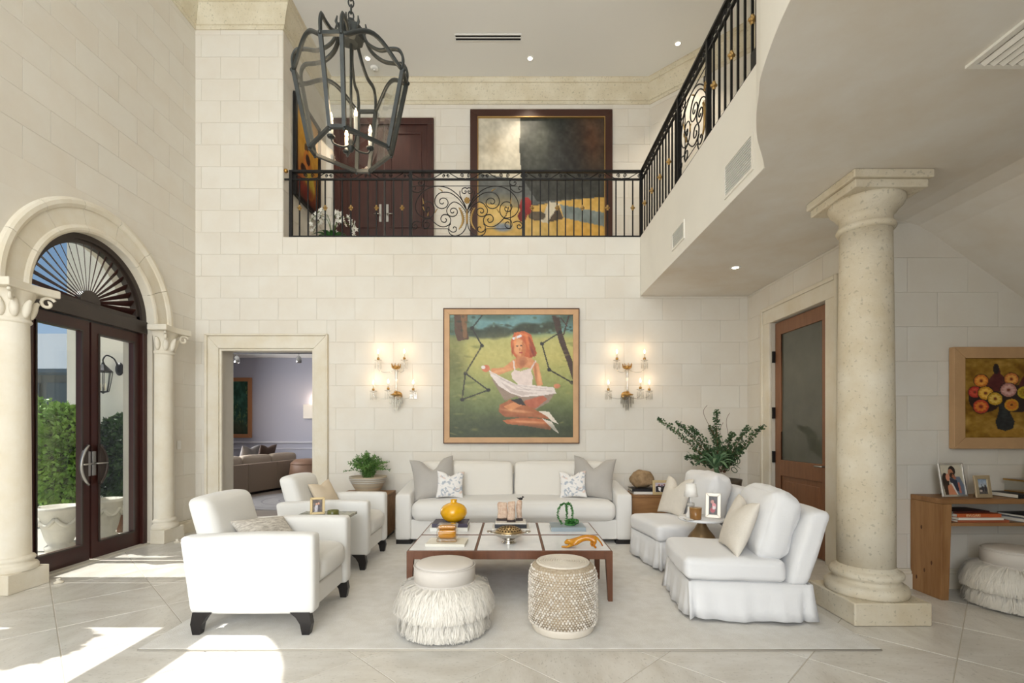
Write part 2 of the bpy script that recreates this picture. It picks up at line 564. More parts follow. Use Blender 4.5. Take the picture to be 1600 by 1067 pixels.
def block_wall(parent, O, N, u0, u1, z0, z1, holes=(), arch=None, t=0.006, u_of=None, phase=0.0, halfplane=None, mesh_t=None):
    """lays stone blocks on a vertical wall. u runs along U (world axis direction), z is up."""
    O = Vector(O); N = Vector(N); X = N.cross(Vector((0, 0, 1)))
    U = Vector(u_of) if u_of else X
    sgn = 1 if U.dot(X) > 0 else -1
    Mrot = Matrix((X, N, Vector((0, 0, 1)))).transposed().to_4x4()
    k0 = math.floor((z0 - CP) / CH)
    k = k0
    while CP + k * CH < z1 - 0.01:
        za, zb = max(z0, CP + k * CH), min(z1, CP + (k + 1) * CH)
        off = phase + (CL / 2 if k % 2 else 0)
        j = math.floor((u0 - off) / CL)
        while off + j * CL < u1 - 0.01:
            ua, ub = max(u0, off + j * CL), min(u1, off + (j + 1) * CL)
            rects = [(ua, ub, za, zb)]
            for (hu0, hu1, hz0, hz1) in holes:
                nr = []
                for (a, b, c, d) in rects:
                    if b <= hu0 or a >= hu1 or d <= hz0 or c >= hz1:
                        nr.append((a, b, c, d)); continue
                    if a < hu0: nr.append((a, hu0, c, d))
                    if b > hu1: nr.append((hu1, b, c, d))
                    m0, m1 = max(a, hu0), min(b, hu1)
                    if c < hz0: nr.append((m0, m1, c, hz0))
                    if d > hz1: nr.append((m0, m1, hz1, d))
                rects = nr
            for (a, b, c, d) in rects:
                if b - a < 0.025 or d - c < 0.02: continue
                poly = None
                if arch:
                    cu, cz, rr = arch
                    mu, mz = (a + b) / 2, (c + d) / 2
                    nu, nz = max(a, min(b, cu)), max(c, min(d, cz))
                    dn = math.hypot(nu - cu, nz - cz)
                    if dn < rr and d > cz:
                        far = max(math.hypot(p - cu, q - cz) for p in (a, b) for q in (c, d))
                        if far < rr + 0.02: continue
                        L = math.hypot(mu - cu, mz - cz)
                        n2 = ((mu - cu) / L, (mz - cz) / L)
                        poly = clip_half([(a, c), (b, c), (b, d), (a, d)], (cu + n2[0] * rr, cz + n2[1] * rr), n2)
                if halfplane:
                    poly = clip_half(poly or [(a, c), (b, c), (b, d), (a, d)], halfplane[0], halfplane[1])
                    if len(poly) == 4 and abs((b - a) * (d - c) - abs(sum(poly[i][0] * poly[(i + 1) % 4][1] - poly[(i + 1) % 4][0] * poly[i][1] for i in range(4))) / 2) < 1e-6:
                        poly = None
                    elif len(poly) < 3: continue
                mu, mz = (a + b) / 2, (c + d) / 2
                if poly is None:
                    me = block_mesh(b - a, d - c, t)
                else:
                    if len(poly) < 3: continue
                    mb = MB(); mb.prism([((p[0] - mu) * sgn, p[1] - mz) for p in poly], 0, t, 'y')
                    me = mb.mesh('stone_block', STONE)
                    bm = bmesh.new(); bm.from_mesh(me); bmesh.ops.recalc_face_normals(bm, faces=bm.faces); bm.to_mesh(me); bm.free()
                o = bpy.data.objects.new('stone_block', me)
                COL.objects.link(o)
                o.parent = parent
                o.matrix_basis = Matrix.Translation(O + U * mu + Vector((0, 0, mz))) @ Mrot
            j += 1
        k += 1

def arch_front(mb, plane0, plane1, y0, y1, z0, ztop, cy, half, spring, seg=24):
    """wall slab (thickness plane0..plane1 in x) from y0..y1, with an arched opening down to z0"""
    mb.bb(plane0, plane1, y0, cy - half, z0, ztop)
    mb.bb(plane0, plane1, cy + half, y1, z0, ztop)
    for i in range(seg):
        a, b = PI * i / seg, PI * (i + 1) / seg
        ya, yb = cy - half * math.cos(a), cy - half * math.cos(b)
        za, zb = spring + half * math.sin(a), spring + half * math.sin(b)
        mb.prism([(ya, za), (yb, zb), (yb, ztop), (ya, ztop)], plane0, plane1, 'x')

# ------------------------------------------------------------------ floor
fl = MB().bb(-4.75, 6.2, -6.5, 9.0, -0.12, -0.003).build('floor', GROUT)
struct(fl, 'honed travertine floor laid in large diagonal squares', 'floor')
TS = 0.91
tile_me = None
def tile_mesh():
    a = TS / 2 - 0.004; b = a - 0.003
    vs = [(a, 0, -0.012), (0, a, -0.012), (-a, 0, -0.012), (0, -a, -0.012), (a, 0, -0.003), (0, a, -0.003), (-a, 0, -0.003), (0, -a, -0.003), (b, 0, 0), (0, b, 0), (-b, 0, 0), (0, -b, 0)]
    fs = [(8, 9, 10, 11)] + [(i, (i + 1) % 4, 4 + (i + 1) % 4, 4 + i) for i in range(4)] + [(4 + i, 4 + (i + 1) % 4, 8 + (i + 1) % 4, 8 + i) for i in range(4)]
    return MB().add(vs, fs).mesh('floor_tile', TRAV)
tile_me = tile_mesh()
cnt = 0
for iu in range(-12, 24):
    for iv in range(-14, 24):
        u = 0.22 + TS * (iu + 0.5); v = -0.25 - TS * (iv + 0.5)      # u = x+y, v = x-y
        x, y = (u + v) / 2, (u - v) / 2
        if y < 0.2 or y > 7.0 or x < -4.9 or x > 5.6: continue
        if y < 2.2 and abs(x) > 3.4: continue
        if abs(x) > 1.053 * (y + 0.7) + 0.6: continue
        o = bpy.data.objects.new('floor_tile', tile_me)
        COL.objects.link(o); o.parent = fl; o.location = (x, y, 0)
        o.rotation_euler = (0, 0, R.choice((0, PI / 2, PI, -PI / 2)))

# ------------------------------------------------------------------ back wall
wb = MB()
wb.bb(-4.9, -4.05, YB, 7.07, 0, ZC)
wb.bb(-4.05, -3.18, YB, 7.07, 2.51, ZC)
wb.bb(-3.18, -2.735, YB, 7.07, 2.51, ZG)
wb.bb(-2.735, 3.6, YB, 7.07, 0, ZG)
wall_back = struct(wb.build('wall_back', STONE_J), 'cream coral stone block wall behind the sofa', 'wall')
block_wall(wall_back, (0, YB, 0), (0, -1, 0), XL, XD, 0, 6.93, u_of=(1, 0, 0), phase=(375 - 800) / 112.6 + 0.2665,
           holes=[(-4.2, -2.567, -1, 2.683), (-3.18, 3.4, ZG, 9), (XF, 3.4, ZS, 9)])
# ------------------------------------------------------------------ left wall with the arched door
DY, DH, DSP = 5.18, 0.76, 2.68
wl = MB()
arch_front(wl, -4.75, XL, 4.0, 7.07, 0, ZC, DY, DH, DSP)
arch_front(wl, -4.75, XL, -6.7, 4.0, 0, ZC, 2.14, 1.35, 3.28)
wall_left = struct(wl.build('wall_left', STONE_J), 'cream coral stone wall around the arched glass door', 'wall')
block_wall(wall_left, (XL, 0, 0), (1, 0, 0), 3.52, YB, 0, 6.93, u_of=(0, 1, 0), phase=0.1,
           holes=[(4.05, 6.28, -1, DSP)], arch=(DY, DSP, 1.03))
# rear wall of the hall with its tall window, right side closure
wr = MB()
wr.bb(-4.75, -4.2, -6.7, -6.5, 0, ZC); wr.bb(1.4, 6.2, -6.7, -6.5, 0, ZC)
wr.bb(-4.2, 1.4, -6.7, -6.5, 5.9, ZC); wr.bb(-4.2, 1.4, -6.7, -6.5, 0, 0.3)
struct(wr.build('wall_rear', STONE_J), 'stone end wall of the hall around its tall window', 'wall')
wn1 = MB()
for x in (-4.2, -2.34, -0.46, 1.4): wn1.bb(x - 0.04, x + 0.04, -6.64, -6.56, 0.3, 5.9)
for z in (0.3, 2.6, 5.9): wn1.bb(-4.2, 1.4, -6.64, -6.56, z - 0.04, z + 0.04)
struct(wn1.build('window_1', BRONZE_F), 'tall bronze framed window in the end wall of the hall', 'window')
struct(MB().bb(6.0, 6.2, -6.7, 9.0, 0, ZC).build('wall_right', PLASTER), 'plaster wall closing the right side', 'wall')
# ceiling
struct(MB().bb(-4.9, 6.2, -6.7, 9.0, ZC, ZC + 0.2).build('ceiling', CEIL), 'high smooth white ceiling over hall and gallery', 'ceiling')

# ------------------------------------------------------------------ gallery shell
gl = MB().bb(-3.18, 6.0, 7.07, 9.0, 3.5, ZG)
struct(gl.build('floor_gallery', PLASTER), 'upper gallery floor behind the railing', 'floor')
wg = MB().bb(-3.18, 2.35, YG, YG + 0.25, ZG, ZC)
wall_gal = struct(wg.build('wall_gallery_back', STONE_J), 'stone wall at the back of the upper gallery', 'wall')
block_wall(wall_gal, (0, YG, 0), (0, -1, 0), -3.18, 2.35, ZG, 6.93, u_of=(1, 0, 0), phase=0.12,
           holes=[(-3.06, -1.30, ZG, 6.72)])
wgl = MB().bb(-4.9, -3.18, 7.07, YG + 0.25, ZG - 0.5, ZC)
wall_gl = struct(wgl.build('wall_gallery_left', STONE_J), 'stone side wall of the gallery with the tall dark picture', 'wall')
block_wall(wall_gl, (-3.18, 0, 0), (1, 0, 0), YB, YG, ZG, 6.93, u_of=(0, 1, 0), phase=0.0)
A = Vector((2.35, YG, 0)); B = Vector((3.90, YG - 1.55, 0))
wgr = MB().prism([(A.x, A.y), (B.x, B.y), (B.x, 1.0), (B.x + 0.2, 1.0), (B.x + 0.2, 8.6), (A.x, 8.6)], ZG, ZC, 'z')
wall_gr = struct(wgr.build('wall_gallery_right', STONE_J), 'angled stone wall of the gallery beyond the side railing', 'wall')
dAB = (B - A).normalized()
block_wall(wall_gr, A, (-dAB.y * -1 if False else dAB.y, -dAB.x, 0), 0, 2.19, ZG, 6.93, u_of=tuple(dAB), phase=0.2)
block_wall(wall_gr, (B.x, 0, 0), (-1, 0, 0), 3.2, B.y, ZG, 6.93, u_of=(0, 1, 0), phase=0.2)

# side gallery slab with its plain fascia, bulging stair wall and plaster soffit
sf = MB().bb(XF, 6.0, 3.44, YB - 0.001, ZS + 0.004, ZG)
struct(sf.build('wall_gallery_fascia', PLASTER), 'smooth white fascia of the side gallery below the railing', 'wall')
BUL = [(1.80, 3.455), (1.68, 3.27), (1.549, 3.073), (1.434, 2.854), (1.36, 2.68), (1.30, 2.54), (1.233, 2.29), (1.195, 2.087), (1.15, 1.75), (1.12, 1.4), (1.1, 0.8), (1.1, -6.5)]
BUL = [BUL[0]] + [tuple(p) for p in cat_rom(BUL[1:-1], 5)] + [BUL[-1]]
bul = MB().prism(BUL + [(6.0, -6.5), (6.0, 3.43)], ZS + 0.004, ZC, 'z')
struct(bul.build('wall_stair_bulge', PLASTER), 'curved white wall above the column bay', 'wall')
# soffit: flat, folding down to the right under the stair flight
so = MB()
prof = [(XF, ZS), (3.30, ZS), (3.45, ZS - 0.01), (3.58, ZS - 0.05), (3.72, ZS - 0.13), (3.9, ZS - 0.26), (4.52, ZS - 0.70), (6.0, ZS - 1.77)]
poly = BUL[:]
so.prism([(XF, 3.455), (3.35, 3.455), (3.35, YB), (XF, YB)], ZS, ZS + 0.003, 'z')
so.prism(BUL + [(3.35, -6.5), (3.35, 3.455)], ZS, ZS + 0.003, 'z')
for i in range(1, len(prof) - 1):
    (xa, za), (xb, zb) = prof[i], prof[i + 1]
    so.prism([(xa, za), (xb, zb), (xb, zb + 0.05), (xa, za + 0.05)], -6.5, 4.55, 'y')
struct(so.build('ceiling_soffit', SOFFIT), 'mottled plaster soffit folding down under the stair', 'ceiling')
# wall with the door, and the stone wall with the flower picture
wd = MB()
wd.bb(XD, XD + 0.22, 6.12, YB + 0.1, 0, ZS + 0.01)
wd.bb(XD, XD + 0.22, YW, 5.03, 0, ZS + 0.01)
wd.bb(XD, XD + 0.22, 5.03, 6.12, 2.73, ZS + 0.01)
wall_door = struct(wd.build('wall_door', STONE_J), 'short stone wall holding the wooden glazed door', 'wall')
block_wall(wall_door, (XD, 0, 0), (-1, 0, 0), YW, YB, 0, ZS, u_of=(0, 1, 0), phase=0.05, holes=[(4.88, 6.27, -1, 2.90)])
wf = MB().bb(XD + 0.22, 6.0, YW, YW + 0.25, 0, ZS + 0.01)
wall_fl = struct(wf.build('wall_flower', STONE_J), 'stone block wall carrying the flower picture', 'wall')
block_wall(wall_fl, (0, YW, 0), (0, -1, 0), XD, 5.4, 0, ZS, u_of=(1, 0, 0), phase=(1417 - 800) * YW / 760 + 0.0,
           halfplane=((3.55, ZS + 0.06), (-0.585, -0.811)))
struct(MB().bb(1.25, 1.4, -6.5, -1.0, 0, ZS - 0.001).build('wall_bay_shade', PLASTER), 'added unseen plaster wall shading the column bay', 'wall')  # unseen wall added to keep the rear light off the right-hand bay
# dark passage behind the wooden door
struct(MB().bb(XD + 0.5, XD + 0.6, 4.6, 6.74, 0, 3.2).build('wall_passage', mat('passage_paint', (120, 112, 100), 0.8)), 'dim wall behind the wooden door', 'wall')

# ------------------------------------------------------------------ crown mouldings
def crown(name, path, label, seg_len=None):
    """path: list of xy points walked with the room on the right-hand side"""
    prof = [(0, 0), (0.018, 0), (0.03, 0.02), (0.03, 0.045), (0.045, 0.05), (0.055, 0.10), (0.085, 0.19), (0.12, 0.26), (0.125, 0.285), (0.145, 0.29), (0.145, 0.36), (0.16, 0.37), (0, 0.37)]
    zb = ZC - 0.371
    mb = MB(); n = len(path); m = len(prof)
    vs = []
    for i, p in enumerate(path):
        p = Vector((p[0], p[1]))
        d1 = (p - Vector(path[i - 1])).normalized() if i > 0 else None
        d2 = (Vector(path[i + 1]) - p).normalized() if i < n - 1 else None
        d1 = d1 or d2; d2 = d2 or d1
        n1 = Vector((d1.y, -d1.x)); n2 = Vector((d2.y, -d2.x))
        b = (n1 + n2); b = b / max(b.dot(n1), 0.2)
        for (o, z) in prof:
            vs.append((p.x + b.x * o, p.y + b.y * o, zb + z))
    fs = [(i * m + k, i * m + (k + 1) % m, (i + 1) * m + (k + 1) % m, (i + 1) * m + k) for i in range(n - 1) for k in range(m)]
    fs += [tuple(range(m)), tuple((n - 1) * m + k for k in range(m))]
    mb.add(vs, fs)
    return struct(mb.build(name, CROWN), label, 'crown moulding')
crown('trim_1', [(XL, 1.0), (XL, YB), (-3.18, YB), (-3.18, YG), (2.35, YG), (3.90, YG - 1.55), (3.90, 3.5)], 'pitted cream stone crown moulding under the high ceiling')

# baseboards
def base(name, pts, label):
    mb = MB()
    for (a, b) in zip(pts[:-1], pts[1:]):
        a = Vector(a); b = Vector(b); d = (b - a).normalized(); nn = Vector((d.y, -d.x))
        for (t, h) in ((0.034, 0.13), (0.024, 0.155), (0.016, 0.17)):
            q = [a, b, b + nn * t, a + nn * t]
            mb.prism([(v.x, v.y) for v in q], 0, h, 'z')
    return struct(mb.build(name, STONE_TRIM), label, 'baseboard')
base('baseboard_back', [(-2.567, YB), (XD, YB)], 'low stone baseboard along the sofa wall')
base('baseboard_left', [(XL, 6.3), (XL, YB), (-4.2, YB)], 'low stone baseboard beside the arched door')
base('baseboard_right', [(XD, YW), (6.0, YW)], 'low stone baseboard under the wooden console')

# ------------------------------------------------------------------ doorway casing on the back wall
cs = MB()
def casing_piece(name, q, parent, y0=YB, d=0.05, m=STONE_TRIM):
    return MB().prism(q, y0 - d, y0 + 0.0, 'y').build(name, m, parent, bevel=0.006, seg=2)
tr2 = thing('trim_2', 'pale stone casing around the opening to the lavender room', 'door casing', (-3.39, YB, 0)); struct(tr2)
o = (-3.39, 0)
def rel(q): return [(a + 3.39, b) for a, b in q]
for nm, q in (('jamb', [(-4.2, 0), (-4.05, 0), (-4.05, 2.51), (-4.2, 2.683)]), ('lintel', [(-4.2, 2.683), (-4.05, 2.51), (-2.735, 2.51), (-2.567, 2.683)]),
              ('jamb', [(-2.735, 0), (-2.567, 0), (-2.567, 2.683), (-2.735, 2.51)])):
    ob = MB().prism(rel(q), -0.045, 0.0, 'y').build(nm, STONE_TRIM, tr2, bevel=0.008, seg=2)
for nm, q in (('outer_moulding', [(-4.235, 0), (-4.2, 0), (-4.2, 2.683), (-4.235, 2.71)]), ('outer_moulding', [(-4.235, 2.71), (-4.2, 2.683), (-2.567, 2.683), (-2.54, 2.71)]),
              ('outer_moulding', [(-2.567, 0), (-2.54, 0), (-2.54, 2.71), (-2.567, 2.683)])):
    MB().prism(rel(q), -0.07, 0.0, 'y').build(nm, STONE_TRIM, tr2, bevel=0.01, seg=3)
for (a, b, c, d) in ((-4.05, -4.02, 0, 2.51), (-2.765, -2.735, 0, 2.51), (-4.02, -2.765, 2.48, 2.51)):
    MB().bb(a + 3.39, b + 3.39, -0.02, 0.02, c, d).build('inner_bead', STONE_TRIM, tr2, bevel=0.004)

# ------------------------------------------------------------------ the lavender room
lr = MB(); lr.bb(-8.0, -0.5, 13.0, 13.2, 0, 3.5)
wall_lav = struct(lr.build('wall_far_room', LAV), 'lavender painted far wall seen through the doorway', 'wall')
MB().bb(-8.0, -0.5, 12.95, 13.0, 1.02, 1.07).build('chair_rail', LAVT, wall_lav, bevel=0.008)
MB().bb(-8.0, -0.5, 12.975, 13.0, 0.86, 0.89).build('panel_moulding', LAVT, wall_lav, bevel=0.005)
MB().bb(-8.0, -0.5, 12.97, 13.0, 0.0, 0.16).build('skirting', LAVT, wall_lav, bevel=0.005)
struct(MB().prism([(-6.2, 7.07), (-6.35, 7.07), (-8.15, 13.0), (-8.0, 13.0)], 0, 3.5, 'z').build('wall_far_room_left', LAV), 'lavender side wall of the far room', 'wall')
struct(MB().bb(-0.7, -0.5, 7.07, 13.0, 0, 3.5).build('wall_far_room_right', LAV), 'lavender right wall of the far room', 'wall')
struct(MB().prism([(-6.2, 7.07), (-0.5, 7.07), (-0.5, 13.2), (-8.0, 13.2)], 3.3, 3.5, 'z').build('ceiling_far_room', CEIL), 'ceiling of the far room', 'ceiling')

# ------------------------------------------------------------------ arched door on the left
XDOOR = -4.52
door1 = struct(thing('door_1', 'dark mahogany arched double door with tall glass leaves and sunburst fanlight', 'door', (XDOOR, DY, 0)))
def seg_ring(r0, r1, x0, x1, a0, a1, n, zc):
    mb = MB()
    for i in range(n):
        a, b = a0 + (a1 - a0) * i / n, a0 + (a1 - a0) * (i + 1) / n
        mb.prism([(r0 * math.cos(a), zc + r0 * math.sin(a)), (r1 * math.cos(a), zc + r1 * math.sin(a)), (r1 * math.cos(b), zc + r1 * math.sin(b)), (r0 * math.cos(b), zc + r0 * math.sin(b))], x0, x1, 'x')
    return mb
for sg in (-1, 1):
    MB().bb(-0.05, 0.07, min(sg * 0.755, sg * 0.69), max(sg * 0.755, sg * 0.69), 0, 2.56).build('jamb', MAHOG, door1, bevel=0.006)
MB().bb(-0.06, 0.075, -0.757, 0.757, 2.55, 2.70).build('transom', BRONZE_F, door1, bevel=0.008)
seg_ring(0.69, 0.757, -0.05, 0.06, 0, PI, 28, 2.69).build('arched_frame', BRONZE_F, door1)
seg_ring(0.64, 0.69, -0.04, 0.03, 0, PI, 28, 2.70).build('fanlight_frame', BRONZE_F, door1)
MB().bb(-0.04, 0.03, -0.69, 0.69, 2.70, 2.745).build('fanlight_sill', BRONZE_F, door1)
hub = seg_ring(0.0001, 0.125, -0.03, 0.035, 0, PI, 14, 2.745).build('fanlight_hub', BRONZE_F, door1)
fan = MB()
for i in range(20):
    a = PI * (i + 0.5) / 20
    M = Matrix.Translation((0, 0, 2.745)) @ Matrix.Rotation(a, 4, 'X')
    tw = math.radians(50 if i < 10 else 50)
    w0, w1 = 0.013, 0.045
    dirx, dirz = math.cos(tw), math.sin(tw)
    b = MB()
    vs = []
    for (yy, w) in ((0.118, w0), (0.638, w1)):
        for (s1, s2) in ((-1, -1), (1, -1), (1, 1), (-1, 1)):
            vs.append((dirx * s1 * w + -dirz * s2 * 0.003, yy, dirz * s1 * w + dirx * s2 * 0.003))
    b.add(vs, [(3, 2, 1, 0), (4, 5, 6, 7), (0, 1, 5, 4), (1, 2, 6, 5), (2, 3, 7, 6), (3, 0, 4, 7)], M=M)
    b.build('fan_louver', MAHOG, door1)
MB().prism([(0.66 * math.cos(PI * i / 20), 2.72 + 0.66 * math.sin(PI * i / 20)) for i in range(21)], -0.036, -0.030, 'x').build('fanlight_pane', GLASS, door1)
for sg in (-1, 1):
    a, b = (0.012, 0.688) if sg > 0 else (-0.688, -0.012)
    leaf = MB()
    leaf.bb(-0.03, 0.03, a, a + 0.095, 0.012, 2.54); leaf.bb(-0.03, 0.03, b - 0.095, b, 0.012, 2.54)
    leaf.bb(-0.03, 0.03, a + 0.095, b - 0.095, 2.42, 2.54); leaf.bb(-0.03, 0.03, a + 0.095, b - 0.095, 0.012, 0.185)
    lf = leaf.build('door_leaf', MAHOG, door1)
    MB().bb(-0.004, 0.004, a + 0.09, b - 0.09, 0.18, 2.43).build('pane', GLASS, lf)
    gb = MB()
    for (y0, y1, z0, z1) in ((a + 0.085, a + 0.10, 0.18, 2.43), (b - 0.10, b - 0.085, 0.18, 2.43), (a + 0.09, b - 0.09, 2.42, 2.435), (a + 0.09, b - 0.09, 0.175, 0.19)):
        gb.bb(0.028, 0.042, y0, y1, z0, z1)
    gb.build('glazing_bead', BRONZE_F, lf)
    # crescent pull
    yc = sg * 0.075
    cres = []
    for i in range(13):
        t = -1 + 2 * i / 12
        cres.append((0.04 + 0.02, yc + sg * (0.085 * (1 - t * t)), 1.02 + t * 0.21))
    inner = [(0.06, yc, 1.02 + (1 - 2 * i / 12) * 0.21) for i in range(13)]
    h = MB().prism([(p[1], p[2]) for p in cres] + [(p[1], p[2]) for p in inner[1:-1]], 0.045, 0.075, 'x').build('pull_handle', BRONZE_F, lf)
    MB().tube([(0.078, p[1], p[2]) for p in cres], 0.012, 8).build('pull_rim', STEEL if sg < 0 else BRONZE_F, h)
    MB().bb(0.03, 0.045, sg * 0.035 - 0.024, sg * 0.035 + 0.024, 0.90, 1.16).build('lock_plate', STEEL, lf, bevel=0.004)
    MB().tube([(0.045, sg * 0.035, 1.03), (0.085, sg * 0.035, 1.03), (0.09, sg * 0.15, 1.03)], 0.009, 8).build('lever', STEEL, lf)
MB().bb(-0.10, 0.12, -0.757, 0.757, 0.0, 0.012).build('threshold', mat('threshold_stone', (206, 200, 186), 0.5), door1)

# carved arch over the door
arc = struct(thing('trim_3', 'broad pale stone arch surround over the glass door', 'arch surround', (XL, DY, DSP)))
prof = [(0.757, -0.12), (0.757, 0.028), (0.775, 0.042), (0.80, 0.046), (0.82, 0.034), (0.83, 0.024), (0.985, 0.024), (0.99, 0.04), (1.02, 0.058), (1.055, 0.055), (1.075, 0.038), (1.085, 0.0)]
NV = 7
for v in range(NV):
    a0, a1 = PI * v / NV + 0.0025, PI * (v + 1) / NV - 0.0025
    n = 8; vs = []; m = len(prof)
    for i in range(n + 1):
        a = a0 + (a1 - a0) * i / n
        for (r, d) in prof: vs.append((d, r * math.cos(a), r * math.sin(a)))
    fs = [(i * m + k, i * m + k + 1, (i + 1) * m + k + 1, (i + 1) * m + k) for i in range(n) for k in range(m - 1)]
    fs += [tuple(range(m)), tuple(n * m + k for k in range(m))]
    MB().add(vs, fs).build('voussoir', STONE_TRIM, arc)

# engaged columns of the arch
def pilaster(y, label):
    t = thing('engaged_column', label, 'column', (-4.385, y, 0), group='engaged columns of the arched door')
    MB().bb(-0.01, 0.165, -0.185, 0.185, 0, 0.17).build('plinth', STONE_TRIM, t, bevel=0.008)
    MB().lathe([(0.178, 0.17), (0.182, 0.185), (0.182, 0.205), (0.172, 0.222), (0.15, 0.232), (0.148, 0.245), (0.16, 0.255), (0.163, 0.27), (0.155, 0.285), (0.135, 0.295)], seg=24, a0=-PI / 2, a1=PI / 2).build('base_moulding', STONE_TRIM, t)
    MB().lathe([(0.135, 0.29), (0.132, 0.9), (0.128, 1.6), (0.122, 2.33)], seg=24, a0=-PI / 2, a1=PI / 2).build('shaft', STONE_TRIM, t)
    MB().lathe([(0.122, 2.32), (0.137, 2.33), (0.14, 2.345), (0.13, 2.36), (0.125, 2.37), (0.13, 2.45), (0.15, 2.54), (0.175, 2.60)], seg=24, a0=-PI / 2, a1=PI / 2).build('capital_bell', STONE_TRIM, t)
    ab = MB().prism([(-0.01, -0.235), (0.225, -0.235), (0.195, -0.10), (0.19, 0), (0.195, 0.10), (0.225, 0.235), (-0.01, 0.235)], 2.595, 2.665, 'z').build('abacus', STONE_TRIM, t, bevel=0.01)
    for i in range(5):
        a = -PI / 2 + PI * (i + 0.5) / 5
        pts = []
        for k in range(8):
            s = k / 7
            r = 0.128 + 0.05 * s ** 2; z = 2.37 + 0.17 * s - 0.035 * max(0, s - 0.75) * 4 * 0.5
            pts.append((r * math.cos(a), r * math.sin(a), z))
        MB().tube(pts, [0.012, 0.026, 0.032, 0.034, 0.032, 0.026, 0.02, 0.012], 8).build('acanthus_leaf', STONE_TRIM, t)
    for sg in (-1, 1):
        pts = []
        for k in range(22):
            a = k / 21 * 2.3 * PI; r = 0.06 * (1 - k / 26)
            pts.append((0.165 + 0.0 * k + r * math.cos(a + 0.5) * 0.55, sg * (0.165 + r * math.cos(a + 0.5) * 0.8), 2.535 + r * math.sin(a + 0.5)))
        MB().tube(pts, 0.014, 8).build('volute', STONE_TRIM, t)
    return t
pilaster(4.255, 'cream engaged stone column with volute capital nearer the large sun patch')
pilaster(6.085, 'cream engaged stone column with volute capital beside the light switch')
sw = thing('light_switch', 'small white light switch plate on the stone wall by the arched door', 'light switch', (XL + 0.012, 6.40, 1.13))
MB().bb(0, 0.006, -0.036, 0.036, 0, 0.115).build('plate', mat('switch_white', (236, 233, 226), 0.4), sw, bevel=0.003)
MB().bb(0.006, 0.01, -0.016, 0.016, 0.03, 0.085).build('rocker', MATS['switch_white'], sw, bevel=0.002)
for (x, y, lb) in ((-4.12, 4.42, 'small pale stone door stop beside the plinth nearest the sun patch'), (-4.13, 6.0, 'small pale stone door stop beside the far plinth by the light switch')):
    s_ = MB().lathe([(0.035, 0), (0.036, 0.012), (0.02, 0.02), (0.016, 0.03), (0.022, 0.038), (0.0, 0.046)], seg=14).build('door_stop', STONE_TRIM, loc=(x, y, 0.0))
    tag(s_, lb, 'door stop')
# tall arched window further along the left wall (lets the sun in on the rug corner)
w2 = MB()
w2.bb(-4.66, -4.56, 0.79, 3.49, 2.86, 3.28)
for y in (0.82, 2.14, 3.46): w2.bb(-4.64, -4.58, y - 0.03, y + 0.03, 0, 2.9)
struct(w2.build('window_2', MAHOG), 'tall arched french window further along the left wall', 'window')

# ------------------------------------------------------------------ wooden glazed door on the right
door2 = struct(thing('door_2', 'brown wooden door with dark glass upper panel and tall bolt', 'door', (XD, 5.575, 0)))
for (y0, y1, z0, z1) in ((-0.70, -0.545, 0, 2.73), (0.545, 0.70, 0, 2.73), (-0.70, 0.70, 2.73, 2.90)):
    MB().bb(-0.035, 0.0, y0, y1, z0, z1).build('casing', STONE_TRIM, door2, bevel=0.008)
for (y0, y1, z0, z1) in ((-0.745, -0.70, 0, 2.945), (0.70, 0.745, 0, 2.945), (-0.70, 0.70, 2.90, 2.945)):
    MB().bb(-0.05, 0.0, y0, y1, z0, z1).build('casing_moulding', STONE_TRIM, door2, bevel=0.01)
lf = MB()
lf.bb(0.03, 0.08, -0.525, -0.40, 0.01, 2.715); lf.bb(0.03, 0.08, 0.40, 0.525, 0.01, 2.715)
lf.bb(0.03, 0.08, -0.40, 0.40, 2.56, 2.715); lf.bb(0.03, 0.08, -0.40, 0.40, 0.83, 1.02); lf.bb(0.03, 0.08, -0.40, 0.40, 0.01, 0.22)
DOORW = mat('brown_door_wood', (136, 94, 66), 0.42, var=0.22, vscale=4, stretch=(5, 5, 0.6))
leaf2 = lf.build('door_leaf', DOORW, door2, bevel=0.004)
MB().bb(0.05, 0.06, -0.41, 0.41, 1.01, 2.57).build('pane', DARKGLASS, leaf2)
MB().bb(0.045, 0.065, -0.41, 0.41, 0.21, 0.84).build('lower_panel', DOORW, leaf2)
MB().bb(0.035, 0.06, -0.34, 0.34, 0.28, 0.77).build('raised_field', DOORW, leaf2, bevel=0.012, seg=2)
for z in (0.55, 1.05, 1.6, 2.3): MB().bb(0.0, 0.03, 0.515, 0.545, z - 0.07, z + 0.07).build('hinge', IRON, leaf2)
MB().tube([(0.015, -0.49, 0.1), (0.015, -0.49, 2.66)], 0.007, 8).build('bolt_rod', STEEL, leaf2)
MB().bb(0.012, 0.03, -0.50, -0.48, 0.85, 1.15).build('lock_plate', STEEL, leaf2, bevel=0.003)
MB().tube([(0.03, -0.45, 1.0), (-0.02, -0.45, 1.0), (-0.03, -0.36, 1.0)], 0.009, 8).build('lever', STEEL, leaf2)

